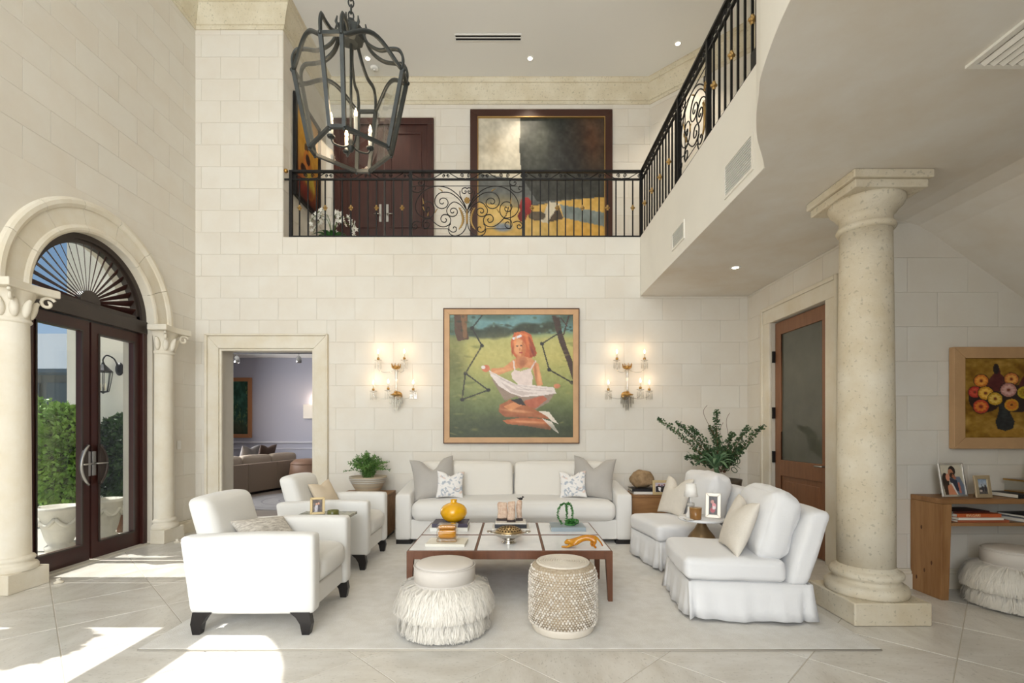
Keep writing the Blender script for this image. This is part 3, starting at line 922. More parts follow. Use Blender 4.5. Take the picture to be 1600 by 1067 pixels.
# ------------------------------------------------------------------ gallery double door
door3 = struct(thing('door_3', 'tall dark mahogany double door on the upper gallery', 'door', (-2.18, YG, ZG)))
for (x0, x1, z0, z1) in ((-0.85, -0.74, 0, 2.51), (0.74, 0.85, 0, 2.51), (-0.85, 0.85, 2.51, 2.62)):
    MB().bb(x0, x1, -0.05, 0.0, z0, z1).build('casing', MAHOG2, door3, bevel=0.008)
for sg in (-1, 1):
    a, b = (0.004, 0.74) if sg > 0 else (-0.74, -0.004)
    l3 = MB().bb(a, b, -0.02, 0.0, 0.01, 2.51).build('door_leaf', MAHOG2, door3)
    for (z0, z1) in ((0.12, 0.62), (0.76, 2.38)):
        fr = MB()
        for (x0, x1, c, d) in ((a + 0.10, a + 0.125, z0, z1), (b - 0.125, b - 0.10, z0, z1), (a + 0.125, b - 0.125, z0, z0 + 0.025), (a + 0.125, b - 0.125, z1 - 0.025, z1)):
            fr.bb(x0, x1, -0.034, -0.02, c, d)
        fr.build('panel_moulding', MAHOG2, l3, bevel=0.004)
    MB().bb(sg * 0.06 - 0.022, sg * 0.06 + 0.022, -0.03, -0.02, 0.86, 1.16).build('lock_plate', STEEL, l3, bevel=0.004)
    MB().tube([(sg * 0.06, -0.03, 0.98), (sg * 0.06, -0.07, 0.98), (sg * 0.16, -0.075, 0.98)], 0.01, 8).build('lever', STEEL, l3)

# ------------------------------------------------------------------ ceiling fittings
slot = thing('ceiling_air_slot', 'black twin linear air slot in the white ceiling', 'air vent', ((712 + 813) / 2 * 1.0 * 0 - 0.36, 7.33, ZC))
for k in (-1, 1): MB().bb(-0.49, 0.49, k * 0.03 - 0.016, k * 0.03 + 0.016, -0.008, 0.0).build('slot', mat('slot_black', (14, 14, 14), 0.7), slot)
for k in (-1, 0, 1): MB().bb(-0.5, 0.5, k * 0.055 - 0.008, k * 0.055 + 0.008, -0.010, 0.0).build('flange', CEIL, slot)
def downlight(x, y, z, label, watts, up=None):
    t = thing('downlight', label, 'ceiling light', (x, y, z), group='recessed downlights')
    MB().lathe([(0.035, -0.002), (0.055, -0.006), (0.06, -0.002), (0.06, 0.0)], seg=20).build('trim_ring', CEIL, t)
    MB().lathe([(0.0, -0.003), (0.036, -0.003)], seg=16).build('lens', mat('lamp_glow', (255, 244, 225), emit=(255, 236, 205), estr=9.0), t)
    lamp('SPOT', 'downlight_beam', (x, y, z - 0.03), watts, (1.0, 0.87, 0.70), target=(x, y, z - 3), spot_size=math.radians(95), spot_blend=0.7, shadow_soft_size=0.05)
downlight(0.29, 7.75, ZC, 'lit recessed downlight above the gallery in front of the big picture', 90)
downlight(2.54, 7.45, ZC, 'lit recessed downlight above the gallery near the angled wall', 70)
downlight(-2.30, 7.75, ZC, 'lit recessed downlight above the gallery in front of the double door', 70)
downlight(2.55, 5.55, ZS, 'lit recessed downlight in the plaster soffit by the wooden door', 30)
sd = thing('smoke_detector', 'round white smoke detector on the ceiling behind the lantern', 'smoke detector', (-2.25, 7.95, ZC))
MB().lathe([(0.0, -0.035), (0.05, -0.033), (0.065, -0.02), (0.068, 0.0)], seg=20).build('cover', CEIL, sd)
MB().lathe([(0.02, -0.042), (0.02, -0.033), (0.0, -0.042)], seg=12).build('test_button', CEIL, sd)
def grille(label, y0, y1, z0, z1):
    t = thing('return_air_grille', label, 'air vent', (XF, (y0 + y1) / 2, z0))
    hy = (y1 - y0) / 2; h = z1 - z0
    g = mat('grille_grey', (206, 206, 200), 0.5)
    for (a, b, c, d) in ((-hy, -hy + 0.02, 0, h), (hy - 0.02, hy, 0, h), (-hy + 0.02, hy - 0.02, 0, 0.02), (-hy + 0.02, hy - 0.02, h - 0.02, h)):
        MB().bb(-0.012, 0, a, b, c, d).build('frame_side', PLASTER, t)
    MB().bb(-0.003, 0, -hy + 0.02, hy - 0.02, 0.02, h - 0.02).build('backing', g, t)
    n = int(h / 0.022)
    sl = MB().bb(-0.009, -0.003, -hy + 0.02, hy - 0.02, -0.006, 0.006).mesh('slat', g)
    for k in range(1, n): link('slat', sl, t, loc=(0, 0, 0.012 + k * (h - 0.02) / n))
grille('small grey air grille in the white gallery fascia', 5.01, 5.39, 3.365, 3.56)
grille('large grey air grille in the white gallery fascia near the curved wall', 3.58, 4.06, 3.31, 3.59)
vt = thing('soffit_air_vent', 'white slatted air vent in the plaster soffit', 'air vent', (2.50, 2.05, ZS))
for (a, b, c, d) in ((-0.20, -0.17, -0.42, 0.42), (0.17, 0.20, -0.42, 0.42), (-0.17, 0.17, -0.42, -0.39), (-0.17, 0.17, 0.39, 0.42)):
    MB().bb(a, b, c, d, -0.014, 0).build('frame_side', PLASTER, vt)
for k in range(7):
    MB().bb(-0.014, 0.014, -0.39, 0.39, -0.003, 0.003).build('slat', PLASTER, vt, loc=(-0.14 + k * 0.047, 0, -0.012), rot=(0, 0.5, 0))

# ------------------------------------------------------------------ the free-standing column
colm = thing('stone_column', 'thick pitted coral stone column on a square plinth by the wooden console', 'column', (2.70, 3.715, 0))
MB().bb(-0.275, 0.275, -0.275, 0.275, 0, 0.165).build('plinth', COLSTONE, colm, bevel=0.012)
MB().lathe([(0.262, 0.165), (0.27, 0.18), (0.272, 0.205), (0.265, 0.23), (0.245, 0.245), (0.225, 0.252), (0.215, 0.27), (0.222, 0.285), (0.236, 0.295), (0.24, 0.315), (0.233, 0.333), (0.215, 0.342), (0.20, 0.352), (0.19, 0.375)], seg=40).build('base_moulding', COLSTONE, colm)
MB().lathe([(0.187, 0.36), (0.187, 0.8), (0.184, 1.4), (0.178, 2.0), (0.172, 2.6), (0.168, 2.90)], seg=40).build('shaft', COLSTONE, colm)
MB().lathe([(0.168, 2.89), (0.185, 2.90), (0.193, 2.915), (0.187, 2.935), (0.17, 2.945), (0.17, 3.0), (0.178, 3.012), (0.195, 3.022), (0.198, 3.035), (0.21, 3.045), (0.235, 3.07), (0.247, 3.10), (0.245, 3.125)], seg=40).build('capital', COLSTONE, colm)
MB().bb(-0.262, 0.262, -0.262, 0.262, 3.12, 3.18).build('abacus', COLSTONE, colm, bevel=0.01)
MB().bb(-0.285, 0.285, -0.285, 0.285, 3.18, 3.239).build('abacus_fillet', COLSTONE, colm, bevel=0.01)

# ------------------------------------------------------------------ wrought iron railings
def spiral(cx, cy, r0, r1, a0, turns, n=26):
    """from inside out: radius r0 to r1, ending at angle a0+turns*2pi (picture coordinates, y down)"""
    return [(cx + (r0 + (r1 - r0) * i / n) * math.cos(a0 + turns * 2 * PI * i / n), cy + (r0 + (r1 - r0) * i / n) * math.sin(a0 + turns * 2 * PI * i / n)) for i in range(n + 1)]
def smooth(pts, n=6):
    out = []
    for i in range(len(pts) - 1):
        p0 = pts[max(i - 1, 0)]; p1 = pts[i]; p2 = pts[i + 1]; p3 = pts[min(i + 2, len(pts) - 1)]
        for k in range(n):
            t = k / n
            out.append(tuple(0.5 * (2 * p1[d] + (p2[d] - p0[d]) * t + (2 * p0[d] - 5 * p1[d] + 4 * p2[d] - p3[d]) * t * t + (3 * p1[d] - p0[d] - 3 * p2[d] + p3[d]) * t ** 3) for d in range(len(p1))))
    out.append(pts[-1])
    return out
# left half of the ornamental panel, millimetres, centre line at x=800, y down from the lower rail
HALF = [
    spiral(470, 490, 12, 112, 0.4, 1.5) + smooth([(372, 420), (440, 358), (560, 356), (660, 420), (735, 510), (790, 600)])[2:],
    spiral(610, 622, 10, 92, 0.2, 1.6) + smooth([(545, 545), (620, 488), (700, 520), (760, 590), (790, 650)])[2:],
    smooth([(240, 560), (270, 660), (330, 750), (420, 825), (500, 838), (565, 800), (578, 730), (540, 675), (480, 670), (447, 715), (460, 765), (505, 775), (525, 740), (505, 722)]),
    smooth([(612, 862), (625, 840), (655, 855), (650, 900), (605, 915), (560, 880), (560, 820), (610, 785), (670, 810), (690, 870), (660, 930)][::1])[:40] + [],
    smooth([(545, 870), (570, 940), (640, 968), (720, 940), (775, 870), (792, 800)]),
    smooth([(765, 340), (780, 330), (790, 345), (770, 368), (735, 355), (735, 305), (775, 285), (800, 300)]),
    smooth([(705, 330), (705, 385), (735, 460), (775, 540), (794, 610)]),
    smooth([(255, 575), (285, 560), (285, 610), (225, 620), (195, 560), (225, 495), (300, 490), (350, 550), (355, 640), (310, 705), (230, 712), (150, 670), (105, 580), (120, 470), (190, 360), (300, 285), (430, 265), (560, 300), (680, 395), (745, 490), (788, 600)]),
    smooth([(170, 220), (155, 200), (140, 225), (170, 255), (215, 240), (225, 200), (200, 170)]),
    smooth([(225, 205), (215, 290), (160, 345), (95, 350), (50, 315), (55, 275), (95, 270), (105, 300), (85, 312)]),
    smooth([(230, 790), (250, 770), (285, 790), (280, 840), (230, 860), (195, 820), (215, 745), (300, 720)]),
    smooth([(80, 830), (100, 810), (125, 830), (110, 865), (70, 860), (60, 800), (110, 760), (180, 780)]),
]
def railing(name, label, to, length, posts, panels, n_spans, handrail_end=False):
    """to(s,h,off): world point at distance s along, height h above the gallery floor"""
    t = thing(name, label, 'railing', to(length / 2, 0, 0))
    org = Vector(to(length / 2, 0, 0))
    def g(s, h, off=0.0): return Vector(to(s, h, off)) - org
    MB().bar(g(0, 0.925), g(length, 0.925), 0.05, 0.026).build('handrail', IRON, t)
    MB().bar(g(0, 0.815), g(length, 0.815), 0.026, 0.022).build('upper_rail', IRON, t)
    MB().bar(g(0, 0.018), g(length, 0.018), 0.03, 0.022).build('bottom_rail', IRON, t)
    for p in posts:
        MB().bar(g(p, 0.0), g(p, 0.92), 0.042).build('post', IRON, t)
    # scroll frieze between the two top rails
    bmesh_fr = None
    m = 0.56; n = max(1, round(length / m)); m = length / n
    for k in range(n):
        mb = MB()
        for sg in (-1, 1):
            cx = (k + 0.5) * m
            a = [(cx + sg * (0.045 + 0.026 * (1 - i / 22) * math.cos(i / 22 * 3 * PI) * 1.0), 0.868 + 0.030 * (1 - i / 24) * math.sin(i / 22 * 3 * PI)) for i in range(23)][::-1]
            b = [(cx + sg * 0.075, 0.848), (cx + sg * 0.13, 0.85), (cx + sg * (m / 2 - 0.06), 0.905)]
            c = [(cx + sg * (m / 2 - 0.03 + 0.02 * math.cos(i / 14 * 2.6 * PI) * (1 - i / 20)), 0.865 + 0.024 * math.sin(i / 14 * 2.6 * PI) * (1 - i / 20)) for i in range(15)]
            mb.tube([g(x, z) for x, z in a], 0.006, 5)
            mb.tube([g(cx + sg * 0.01, 0.83), g(cx + sg * 0.10, 0.833), g(cx + sg * (m / 2 - 0.05), 0.905)], 0.006, 5)
            mb.tube([g(x, z) for x, z in c], 0.006, 5)
        mb.build('frieze_scroll', IRON, t)
    bal = None; col_me = None
    for (s0, s1) in n_spans:
        n = max(1, round((s1 - s0) / 0.1165))
        for k in range(1, n):
            s = s0 + (s1 - s0) * k / n
            if bal is None:
                me = MB().bar((0, 0, 0.02), (0, 0, 0.815), 0.016).mesh('baluster', IRON)
                cm = MB(); cm.ball((0, 0, 0.42), 0.026, 8, 6, (1, 1, 0.7)); cm.ball((0, 0, 0.445), 0.017, 8, 5); cm.ball((0, 0, 0.395), 0.017, 8, 5)
                for q in range(4):
                    cm.ball((0.02 * math.cos(q * PI / 2), 0.02 * math.sin(q * PI / 2), 0.42), 0.014, 6, 4)
                col_me = cm.mesh('gold_collar', GOLD); bal = me
            b = link('baluster', bal, t, loc=g(s, 0))
            if (k - 1) % 3 == 0:
                link('gold_collar', col_me, b)
    for (s0, s1, double) in panels:
        wdt = s1 - s0
        pan = MB(); gold = MB()
        halves = ((-1, (s0 + s1) / 2, wdt / 2), (1, (s0 + s1) / 2, wdt / 2)) if double else ((-1, s1, wdt),)
        for sg, c, hw in halves:
            k = hw / 760.0
            def tp(q, off=0.0):
                return g(c - (-sg) * -1 * 0 + sg * (800 - q[0]) * k, 0.815 - (q[1] - 170) * 0.797 / 810, off)
            for ln in HALF:
                if len(ln) > 2: pan.tube([tp(q) for q in ln], 0.0065, 6)
            for q in ([(90, 262), (800, 262)], [(215, 262), (215, 868)], [(215, 868), (545, 868)]):
                pan.tube([tp(x) for x in q], 0.005, 4)
            # gilded acanthus: a serrated curved leaf, and small sprigs
            leafp = smooth([(690, 880), (735, 800), (745, 720), (725, 640), (690, 570)])
            gold.tube([tp(q, -0.008) for q in leafp], [0.006 + 0.012 * math.sin(PI * i / (len(leafp) - 1)) for i in range(len(leafp))], 6)
            for i in range(2, len(leafp) - 1, 2):
                q = leafp[i]
                gold.tube([tp(q, -0.008), tp((q[0] + 32, q[1] - 12), -0.012)], [0.008, 0.002], 5)
            for (x, y, dx, dy) in ((470, 340, -60, -40), (370, 640, 40, -60), (215, 520, -15, -90), (205, 560, 25, 60), (270, 690, 10, -60)):
                gold.tube([tp((x, y), -0.006), tp((x + dx * 0.5, y + dy * 0.6), -0.012), tp((x + dx, y + dy), -0.006)], [0.009, 0.007, 0.002], 5)
        cx = (s0 + s1) / 2 if double else s1 - 0.03
        def tg(x, y, off): return g(cx + x / 1000, 0.815 - (y - 170) * 0.797 / 810, off)
        gold.tube([tg(0, 600, -0.01), tg(0, 700, -0.014), tg(0, 800, -0.01)], [0.012, 0.016, 0.012], 8)
        for i in range(7):
            a = 2 * PI * i / 7
            p = tg(0 + 26 * math.cos(a), 470 + 30 * math.sin(a), -0.008)
            gold.ball(p, 0.018, 8, 5)
        gold.ball(tg(0, 470, -0.012), 0.02, 8, 6)
        po = pan.build('scroll_panel', IRON, t, fix=False)
        gold.build('gilded_leaves', GOLD, po, fix=False)
    return t
XR0, XR1 = -3.10, XF + 0.02
def px_s(px): return (px - 800) / 112.6 - XR0
LF = XR1 - XR0
p1, p2 = px_s(641), px_s(818)
rail_f = railing('balcony_railing', 'black wrought iron gallery railing facing the sofa wall with gilded double scroll panel',
        lambda s, h, off: (XR0 + s, YB + 0.03 + off, ZG + h), LF, [0.02, p1, p2, LF - 0.0], [(p1, p2, True)], [(0.02, p1), (p2, LF)])
MB().ball((-LF / 2 - 0.05, 0, 0.935), 0.03, 12, 8).build('brass_knob', BRASS, rail_f)
MB().bar((-LF / 2 - 0.07, 0, 0.815), (-LF / 2, 0, 0.815), 0.022).build('wall_anchor', IRON, rail_f)
LS = YB + 0.03 - 3.545
def sy(y): return YB + 0.03 - y
rail_s = railing('balcony_railing', 'black wrought iron railing on the white side gallery fascia with single gilded scroll panel',
        lambda s, h, off: (XF + 0.03 + off, YB + 0.03 - s, ZG + h), LS, [sy(5.27), sy(4.48), LS - 0.01], [(sy(5.27), sy(4.48), False)], [(0.03, sy(5.27)), (sy(4.48), LS)])
MB().bb(-0.012, 0.012, -LS / 2, -LS / 2 + 0.12, 0.03, 0.16).build('end_plate', IRON, rail_s)

# ------------------------------------------------------------------ lantern chandelier
LIRON = mat('grey_patina_iron', (60, 63, 62), 0.45, metal=0.4, var=0.25, vscale=14)
WAX = mat('candle_sleeve', (240, 232, 214), 0.5)
FLAME = mat('candle_bulb', (255, 240, 210), emit=(255, 214, 160), estr=14.0)
LX, LY = -1.39, 4.2
ch = thing('lantern_chandelier', 'large grey iron lantern with bent glass panes and candle lights hanging on a chain', 'chandelier', (LX, LY, 3.80))
zb, zs, rb, rs, hb, hs = 0.0, 0.64, 0.335, 0.462, 0.058, 0.082
def crn(i, sgn, r, h):
    a = -PI / 2 + i * PI / 2
    d = Vector((math.cos(a), math.sin(a), 0)); tt = Vector((-math.sin(a), math.cos(a), 0))
    return d * r + tt * (sgn * h)
B_ = [[crn(i, s, rb, hb) + Vector((0, 0, zb)) for s in (-1, 1)] for i in range(4)]
T_ = [[crn(i, s, rs, hs) + Vector((0, 0, zs)) for s in (-1, 1)] for i in range(4)]
def pane(pts, name='glass_pane', par=None):
    b = MB(); b.add(pts, [tuple(range(len(pts)))])
    o_ = b.build(name, GLASS_L, par or ch, fix=False)
    sdf = o_.modifiers.new('solid', 'SOLIDIFY'); sdf.thickness = 0.004
    return o_
top_c = Vector((0, 0, 1.06))
for i in range(4):
    for s in (0, 1):
        MB().bar(B_[i][s], T_[i][s], 0.030, 0.030).build('upright', LIRON, ch)
    MB().bar(B_[i][0], B_[i][1], 0.028).build('bottom_bar', LIRON, ch)
    MB().bar(T_[i][0], T_[i][1], 0.028).build('top_bar', LIRON, ch)
    j = (i + 1) % 4
    MB().bar(B_[i][1], B_[j][0], 0.026).build('bottom_bar', LIRON, ch)
    a, b = T_[i][1], T_[j][0]
    arcp = [a.lerp(b, k / 14) + Vector((0, 0, 0.15 * (math.sin(PI * k / 14) ** 1.4))) for k in range(15)]
    MB().tube(arcp, 0.018, 6).build('arched_rail', LIRON, ch)
    pane([B_[i][1], B_[j][0]] + arcp[::-1])
    pane([B_[i][0], B_[i][1], T_[i][1], T_[i][0]])
    d = crn(i, 0, 1, 0)
    for s in (0, 1):
        p = T_[i][s]
        tdir = (T_[i][1] - T_[i][0]).normalized() * (1 if s else -1)
        pts = [p, p + Vector((0, 0, 0.10)) + d * 0.005, p + Vector((0, 0, 0.165)) - d * 0.03, p + Vector((0, 0, 0.175)) - d * 0.10, p + Vector((0, 0, 0.18)) - d * 0.2 - tdir * 0.02,
               p + Vector((0, 0, 0.25)) - d * 0.30 - tdir * 0.04, p + Vector((0, 0, 0.36)) - d * 0.355 - tdir * 0.06]
        MB().tube(smooth([tuple(q) for q in pts], 5), 0.02, 6, flat=(1.3, 0.6)).build('top_strap', LIRON, ch)
        MB().ball(p + d * 0.012, 0.017, 8, 6).build('rivet_knob', LIRON, ch)
        MB().ball(B_[i][s] + Vector((0, 0, -0.018)), 0.013, 8, 6).build('rivet_knob', LIRON, ch)
hubm = MB(); hubm.lathe([(0.0, 0.92), (0.06, 0.925), (0.105, 0.95), (0.115, 0.98), (0.115, 1.04), (0.095, 1.06), (0.05, 1.08), (0.03, 1.10), (0.03, 1.13), (0.0, 1.14)], seg=8, smooth=False)
hb_o = hubm.build('crown_hub', LIRON, ch)
for k in range(8):
    a = 2 * PI * k / 8
    MB().tube([(0.10 * math.cos(a), 0.10 * math.sin(a), 0.99), (0.135 * math.cos(a), 0.135 * math.sin(a), 1.04), (0.125 * math.cos(a), 0.125 * math.sin(a), 1.09)], [0.012, 0.012, 0.006], 6).build('hub_leaf', LIRON, hb_o)
MB().tube([(0, 0, 0.06), (0, 0, 0.95)], 0.012, 8).build('centre_rod', LIRON, ch)
MB().lathe([(0.0, -0.02), (0.02, 0.0), (0.035, 0.03), (0.02, 0.05), (0.028, 0.075), (0.014, 0.10), (0.014, 0.14)], seg=12).build('candle_hub', LIRON, ch)
for k in range(4):
    a = 2 * PI * k / 4 + 0.55
    cx, cy = 0.165 * math.cos(a), 0.165 * math.sin(a)
    arm = MB().tube(smooth([(0, 0, 0.05), (cx * 0.4, cy * 0.4, 0.015), (cx * 0.85, cy * 0.85, 0.02), (cx, cy, 0.06)]), 0.008, 6)
    arm.lathe([(0.0, 0.06), (0.03, 0.064), (0.034, 0.078), (0.018, 0.082)], (cx, cy, 0), 12)
    ao = arm.build('candle_arm', LIRON, ch)
    MB().lathe([(0.0, 0.08), (0.016, 0.08), (0.016, 0.20), (0.0, 0.202)], (cx, cy, 0), 12).build('candle_sleeve', WAX, ao)
    MB().lathe([(0.0, 0.20), (0.010, 0.205), (0.015, 0.225), (0.011, 0.25), (0.003, 0.275), (0.0, 0.28)], (cx, cy, 0), 12).build('flame_bulb', FLAME, ao)
lamp('POINT', 'lantern_glow', (LX, LY, 4.08), 14, (1.0, 0.78, 0.52), shadow_soft_size=0.15)
z = 1.13; k = 0
while 3.80 + z < ZC - 0.02:
    pts = [(0.022 * math.cos(t * PI / 6), 0, 0.036 * math.sin(t * PI / 6)) for t in range(12)]
    M = Matrix.Translation((0, 0, z + 0.036)) @ Matrix.Rotation(PI / 2 * (k % 2) + 0.4, 4, 'Z')
    MB().tube(pts, 0.007, 6, closed=True, M=M).build('chain_link', LIRON, ch)
    z += 0.056; k += 1
MB().lathe([(0.07, 3.5), (0.07, 3.49), (0.04, 3.455), (0.012, 3.45), (0.0, 3.45)], seg=16).build('ceiling_rose', LIRON, ch)

# ------------------------------------------------------------------ wall sconces
CRYS = glass_mat('crystal', (0.93, 0.93, 0.92), 0.16, 0.05)
SLEEVE = mat('sconce_sleeve', (236, 222, 196), 0.4)
def sconce(px, label, mirror):
    c = P(px, 617, 6.58)
    t = thing('wall_sconce', label, 'wall lamp', (c.x, YB - 0.014, c.z), group='brass and crystal wall sconces')
    MB().lathe([(0.0, 0), (0.055, 0.0), (0.06, 0.012), (0.045, 0.02), (0.0, 0.022)], seg=20, M=Matrix.Rotation(PI / 2, 4, 'X')).build('backplate', BRASS, t)
    MB().tube([(0, -0.02, 0), (0, -0.10, 0)], 0.012, 8).build('wall_arm', BRASS, t)
    MB().lathe([(0.0, -0.012), (0.075, -0.004), (0.085, 0.01), (0.06, 0.016), (0.03, 0.03), (0.028, 0.05)], (0, -0.12, 0), 16).build('lower_cup', BRASS, t)
    MB().lathe([(0.014, 0.04), (0.022, 0.08), (0.016, 0.2), (0.022, 0.32), (0.014, 0.37)], (0, -0.12, 0), 12).build('crystal_stem', CRYS, t)
    cr = MB().lathe([(0.02, 0.35), (0.05, 0.362), (0.06, 0.38), (0.045, 0.39), (0.02, 0.40)], (0, -0.12, 0), 14)
    for k in range(8):
        a = 2 * PI * k / 8
        cr.tube([(0.052 * math.cos(a), -0.12 + 0.052 * math.sin(a), 0.375), (0.066 * math.cos(a), -0.12 + 0.066 * math.sin(a), 0.43)], [0.011, 0.003], 5)
    cr.build('brass_crown', BRASS, t)
    arms = [(-0.245, 0.48, -0.12, 0.36), (0.115, 0.48, -0.14, 0.36), (-0.31, 0.06, -0.12, 0.0), (-0.07, 0.06, -0.27, 0.0), (0.24, 0.06, -0.16, 0.0)]
    if mirror: arms = [(-0.14, 0.48, -0.12, 0.36), (0.235, 0.48, -0.12, 0.36), (-0.26, 0.06, -0.14, 0.0), (0.14, 0.07, -0.27, 0.0), (0.30, 0.06, -0.12, 0.0)]
    for (x, z, y, z0) in arms:
        am = MB().tube(smooth([(0, -0.12, z0), (x * 0.45, -0.12 + (y + 0.12) * 0.5, z0 - 0.05), (x * 0.95, y, z0 - 0.02), (x, y, z)]), 0.006, 6)
        ao = am.build('crystal_arm', CRYS, t)
        MB().lathe([(0.0, z), (0.016, z), (0.019, z + 0.025), (0.014, z + 0.03), (0.0, z + 0.03)], (x, y, 0), 12).build('brass_socket', BRASS, ao)
        MB().lathe([(0.0, z - 0.03), (0.045, z - 0.014), (0.052, z - 0.004), (0.0, z - 0.006)], (x, y, 0), 14).build('bobeche', CRYS, ao)
        MB().lathe([(0.0, z + 0.03), (0.008, z + 0.03), (0.008, z + 0.085), (0.0, z + 0.085)], (x, y, 0), 10).build('candle_sleeve', SLEEVE, ao)
        MB().lathe([(0.0, z + 0.085), (0.008, z + 0.09), (0.0125, z + 0.105), (0.009, z + 0.125), (0.0, z + 0.145)], (x, y, 0), 10).build('flame_bulb', FLAME, ao)
        dr = MB()
        for k in range(6):
            a = 2 * PI * k / 6
            q = (x + 0.042 * math.cos(a), y + 0.042 * math.sin(a))
            dr.lathe([(0.0, z - 0.13), (0.006, z - 0.11), (0.004, z - 0.05), (0.0, z - 0.02)], (q[0], q[1], 0), 6, smooth=False)
        dr.build('crystal_drops', CRYS, ao)
    dr = MB()
    for ring, (r, n, l) in enumerate(((0.085, 14, 0.13), (0.055, 10, 0.18), (0.02, 5, 0.22))):
        for k in range(n):
            a = 2 * PI * k / n + ring
            dr.lathe([(0.0, -l), (0.007, -l + 0.025), (0.005, -0.03), (0.0, -0.008)], (r * math.cos(a), -0.12 + r * math.sin(a), 0), 6, smooth=False)
    dr.build('crystal_drops', CRYS, t)
    for (x, z, y, z0) in arms:
        lamp('POINT', 'sconce_glow', (c.x + x, YB - 0.014 + y, c.z + z + 0.17), 0.45, (1.0, 0.72, 0.46), shadow_soft_size=0.02)
sconce(618, 'brass and crystal candle sconce on the stone wall nearer the doorway', False)
sconce(981, 'brass and crystal candle sconce on the stone wall nearer the wooden door', True)

# ------------------------------------------------------------------ pictures
def crop(pts, x0, y0, w, h): return [((x - x0) / w, (y - y0) / h) for x, y in pts]
# meadow picture
cv = Canvas(190, 190, (142, 142, 84))
cv.a[:] = np.stack([np.interp(cv.Y, [0, .12, .2, .35, .6, .8, 1], v) for v in ([90, 96, 176, 186, 140, 96, 60], [124, 134, 172, 176, 146, 106, 62], [120, 118, 104, 100, 84, 62, 40])], -1)
q = lambda pts: crop(pts, 105, 103, 840, 838)
E = lambda x, y, rx, ry, c, al=1, soft=0.0, rot=0: cv.ell((x - 105) / 840, (y - 103) / 838, rx / 840, ry / 838, c, al, soft, rot)
cv.poly(q([(105, 100), (945, 100), (945, 215), (700, 230), (560, 210), (380, 260), (105, 240)]), (108, 146, 146))
for (x, y, rx, ry) in ((330, 235, 70, 32), (410, 220, 60, 50), (470, 222, 60, 36), (620, 195, 70, 36), (700, 200, 90, 36), (790, 190, 60, 40), (560, 215, 40, 24), (240, 220, 60, 30)):
    E(x, y, rx, ry, (52, 58, 40), .9, .25)
E(150, 180, 110, 100, (70, 76, 44), .55, .5); E(870, 130, 120, 50, (60, 66, 46), .6, .5); E(420, 115, 120, 26, (60, 74, 56), .6, .5)
for (x, y, rx, ry, al) in ((130, 420, 80, 120, .45), (150, 700, 90, 280, .3), (480, 900, 420, 70, .6), (850, 850, 150, 110, .45), (380, 830, 140, 60, .4), (130, 900, 120, 120, .5)):
    E(x, y, rx, ry, (62, 70, 38), al, .6)
E(440, 400, 160, 120, (196, 186, 116), .5, .7); E(830, 330, 110, 90, (196, 184, 112), .45, .7)
cv.poly(q([(135, 103), (228, 103), (222, 200), (238, 270), (160, 285), (140, 220)]), (88, 62, 42)); cv.poly(q([(180, 103), (222, 103), (222, 260), (200, 270)]), (128, 92, 58))
cv.poly(q([(800, 110), (850, 110), (870, 220), (905, 330), (945, 430), (945, 560), (905, 430), (850, 290), (820, 180)]), (70, 50, 38))
cv.line(*q([(880, 240), (915, 115)]), 0.012, (70, 50, 38)); cv.line(*q([(905, 180), (860, 125)]), 0.009, (70, 50, 38))
# figure in white dress with red hair
SK, SKD = (214, 146, 96), (160, 92, 52)
cv.poly(q([(390, 540), (480, 690), (560, 660), (690, 750), (780, 700), (820, 640), (600, 640)]), (150, 128, 110))
cv.poly(q([(445, 720), (520, 680), (600, 690), (700, 760), (800, 790), (780, 815), (640, 800), (480, 800), (440, 765)]), (168, 98, 56))
cv.poly(q([(465, 825), (600, 805), (740, 815), (800, 870), (790, 890), (620, 862), (500, 850)]), (186, 104, 58))
cv.poly(q([(470, 730), (540, 700), (600, 720), (520, 760)]), (212, 140, 88)); cv.poly(q([(520, 685), (590, 672), (625, 725), (575, 715)]), (46, 38, 32))
cv.poly(q([(610, 690), (740, 655), (770, 680), (690, 745), (640, 730)]), (178, 96, 66))
cv.poly(q([(705, 760), (780, 765), (845, 850), (800, 830), (770, 800)]), (226, 214, 198)); cv.poly(q([(730, 810), (800, 835), (850, 915), (810, 890)]), (222, 210, 196))
cv.poly(q([(520, 290), (545, 225), (610, 215), (660, 240), (685, 330), (700, 370), (660, 400), (560, 400), (525, 360)]), (196, 98, 52))
cv.poly(q([(640, 240), (690, 330), (695, 385), (650, 395)]), (158, 70, 36))
cv.poly(q([(540, 410), (600, 385), (660, 400), (710, 440), (740, 585), (700, 590), (670, 470), (590, 460), (480, 500), (440, 515), (385, 490), (390, 470), (470, 465)]), SK)
cv.poly(q([(560, 380), (610, 380), (640, 420), (590, 480), (555, 440)]), (196, 124, 78))
E(578, 325, 42, 62, (226, 160, 108), 1, .12, -.25); cv.poly(q([(600, 270), (625, 330), (615, 385), (590, 388)]), (196, 116, 66))
E(565, 318, 8, 4, (60, 40, 30)); E(592, 314, 8, 4, (60, 40, 30)); E(590, 362, 12, 5, (166, 50, 44)); E(582, 340, 5, 9, (196, 120, 76))
cv.poly(q([(530, 262), (590, 238), (598, 252), (538, 276)]), (226, 226, 230))
cv.poly(q([(545, 480), (590, 490), (650, 470), (670, 520), (668, 600), (580, 590), (530, 540), (525, 500)]), (226, 206, 196))
cv.line(*q([(540, 420), (548, 490)]), .012, (226, 206, 196)); cv.line(*q([(690, 420), (655, 480)]), .012, (226, 206, 196))
cv.poly(q([(370, 480), (460, 530), (560, 580), (680, 585), (815, 600), (830, 640), (740, 655), (600, 665), (520, 640), (440, 590), (385, 520)]), (230, 216, 208))
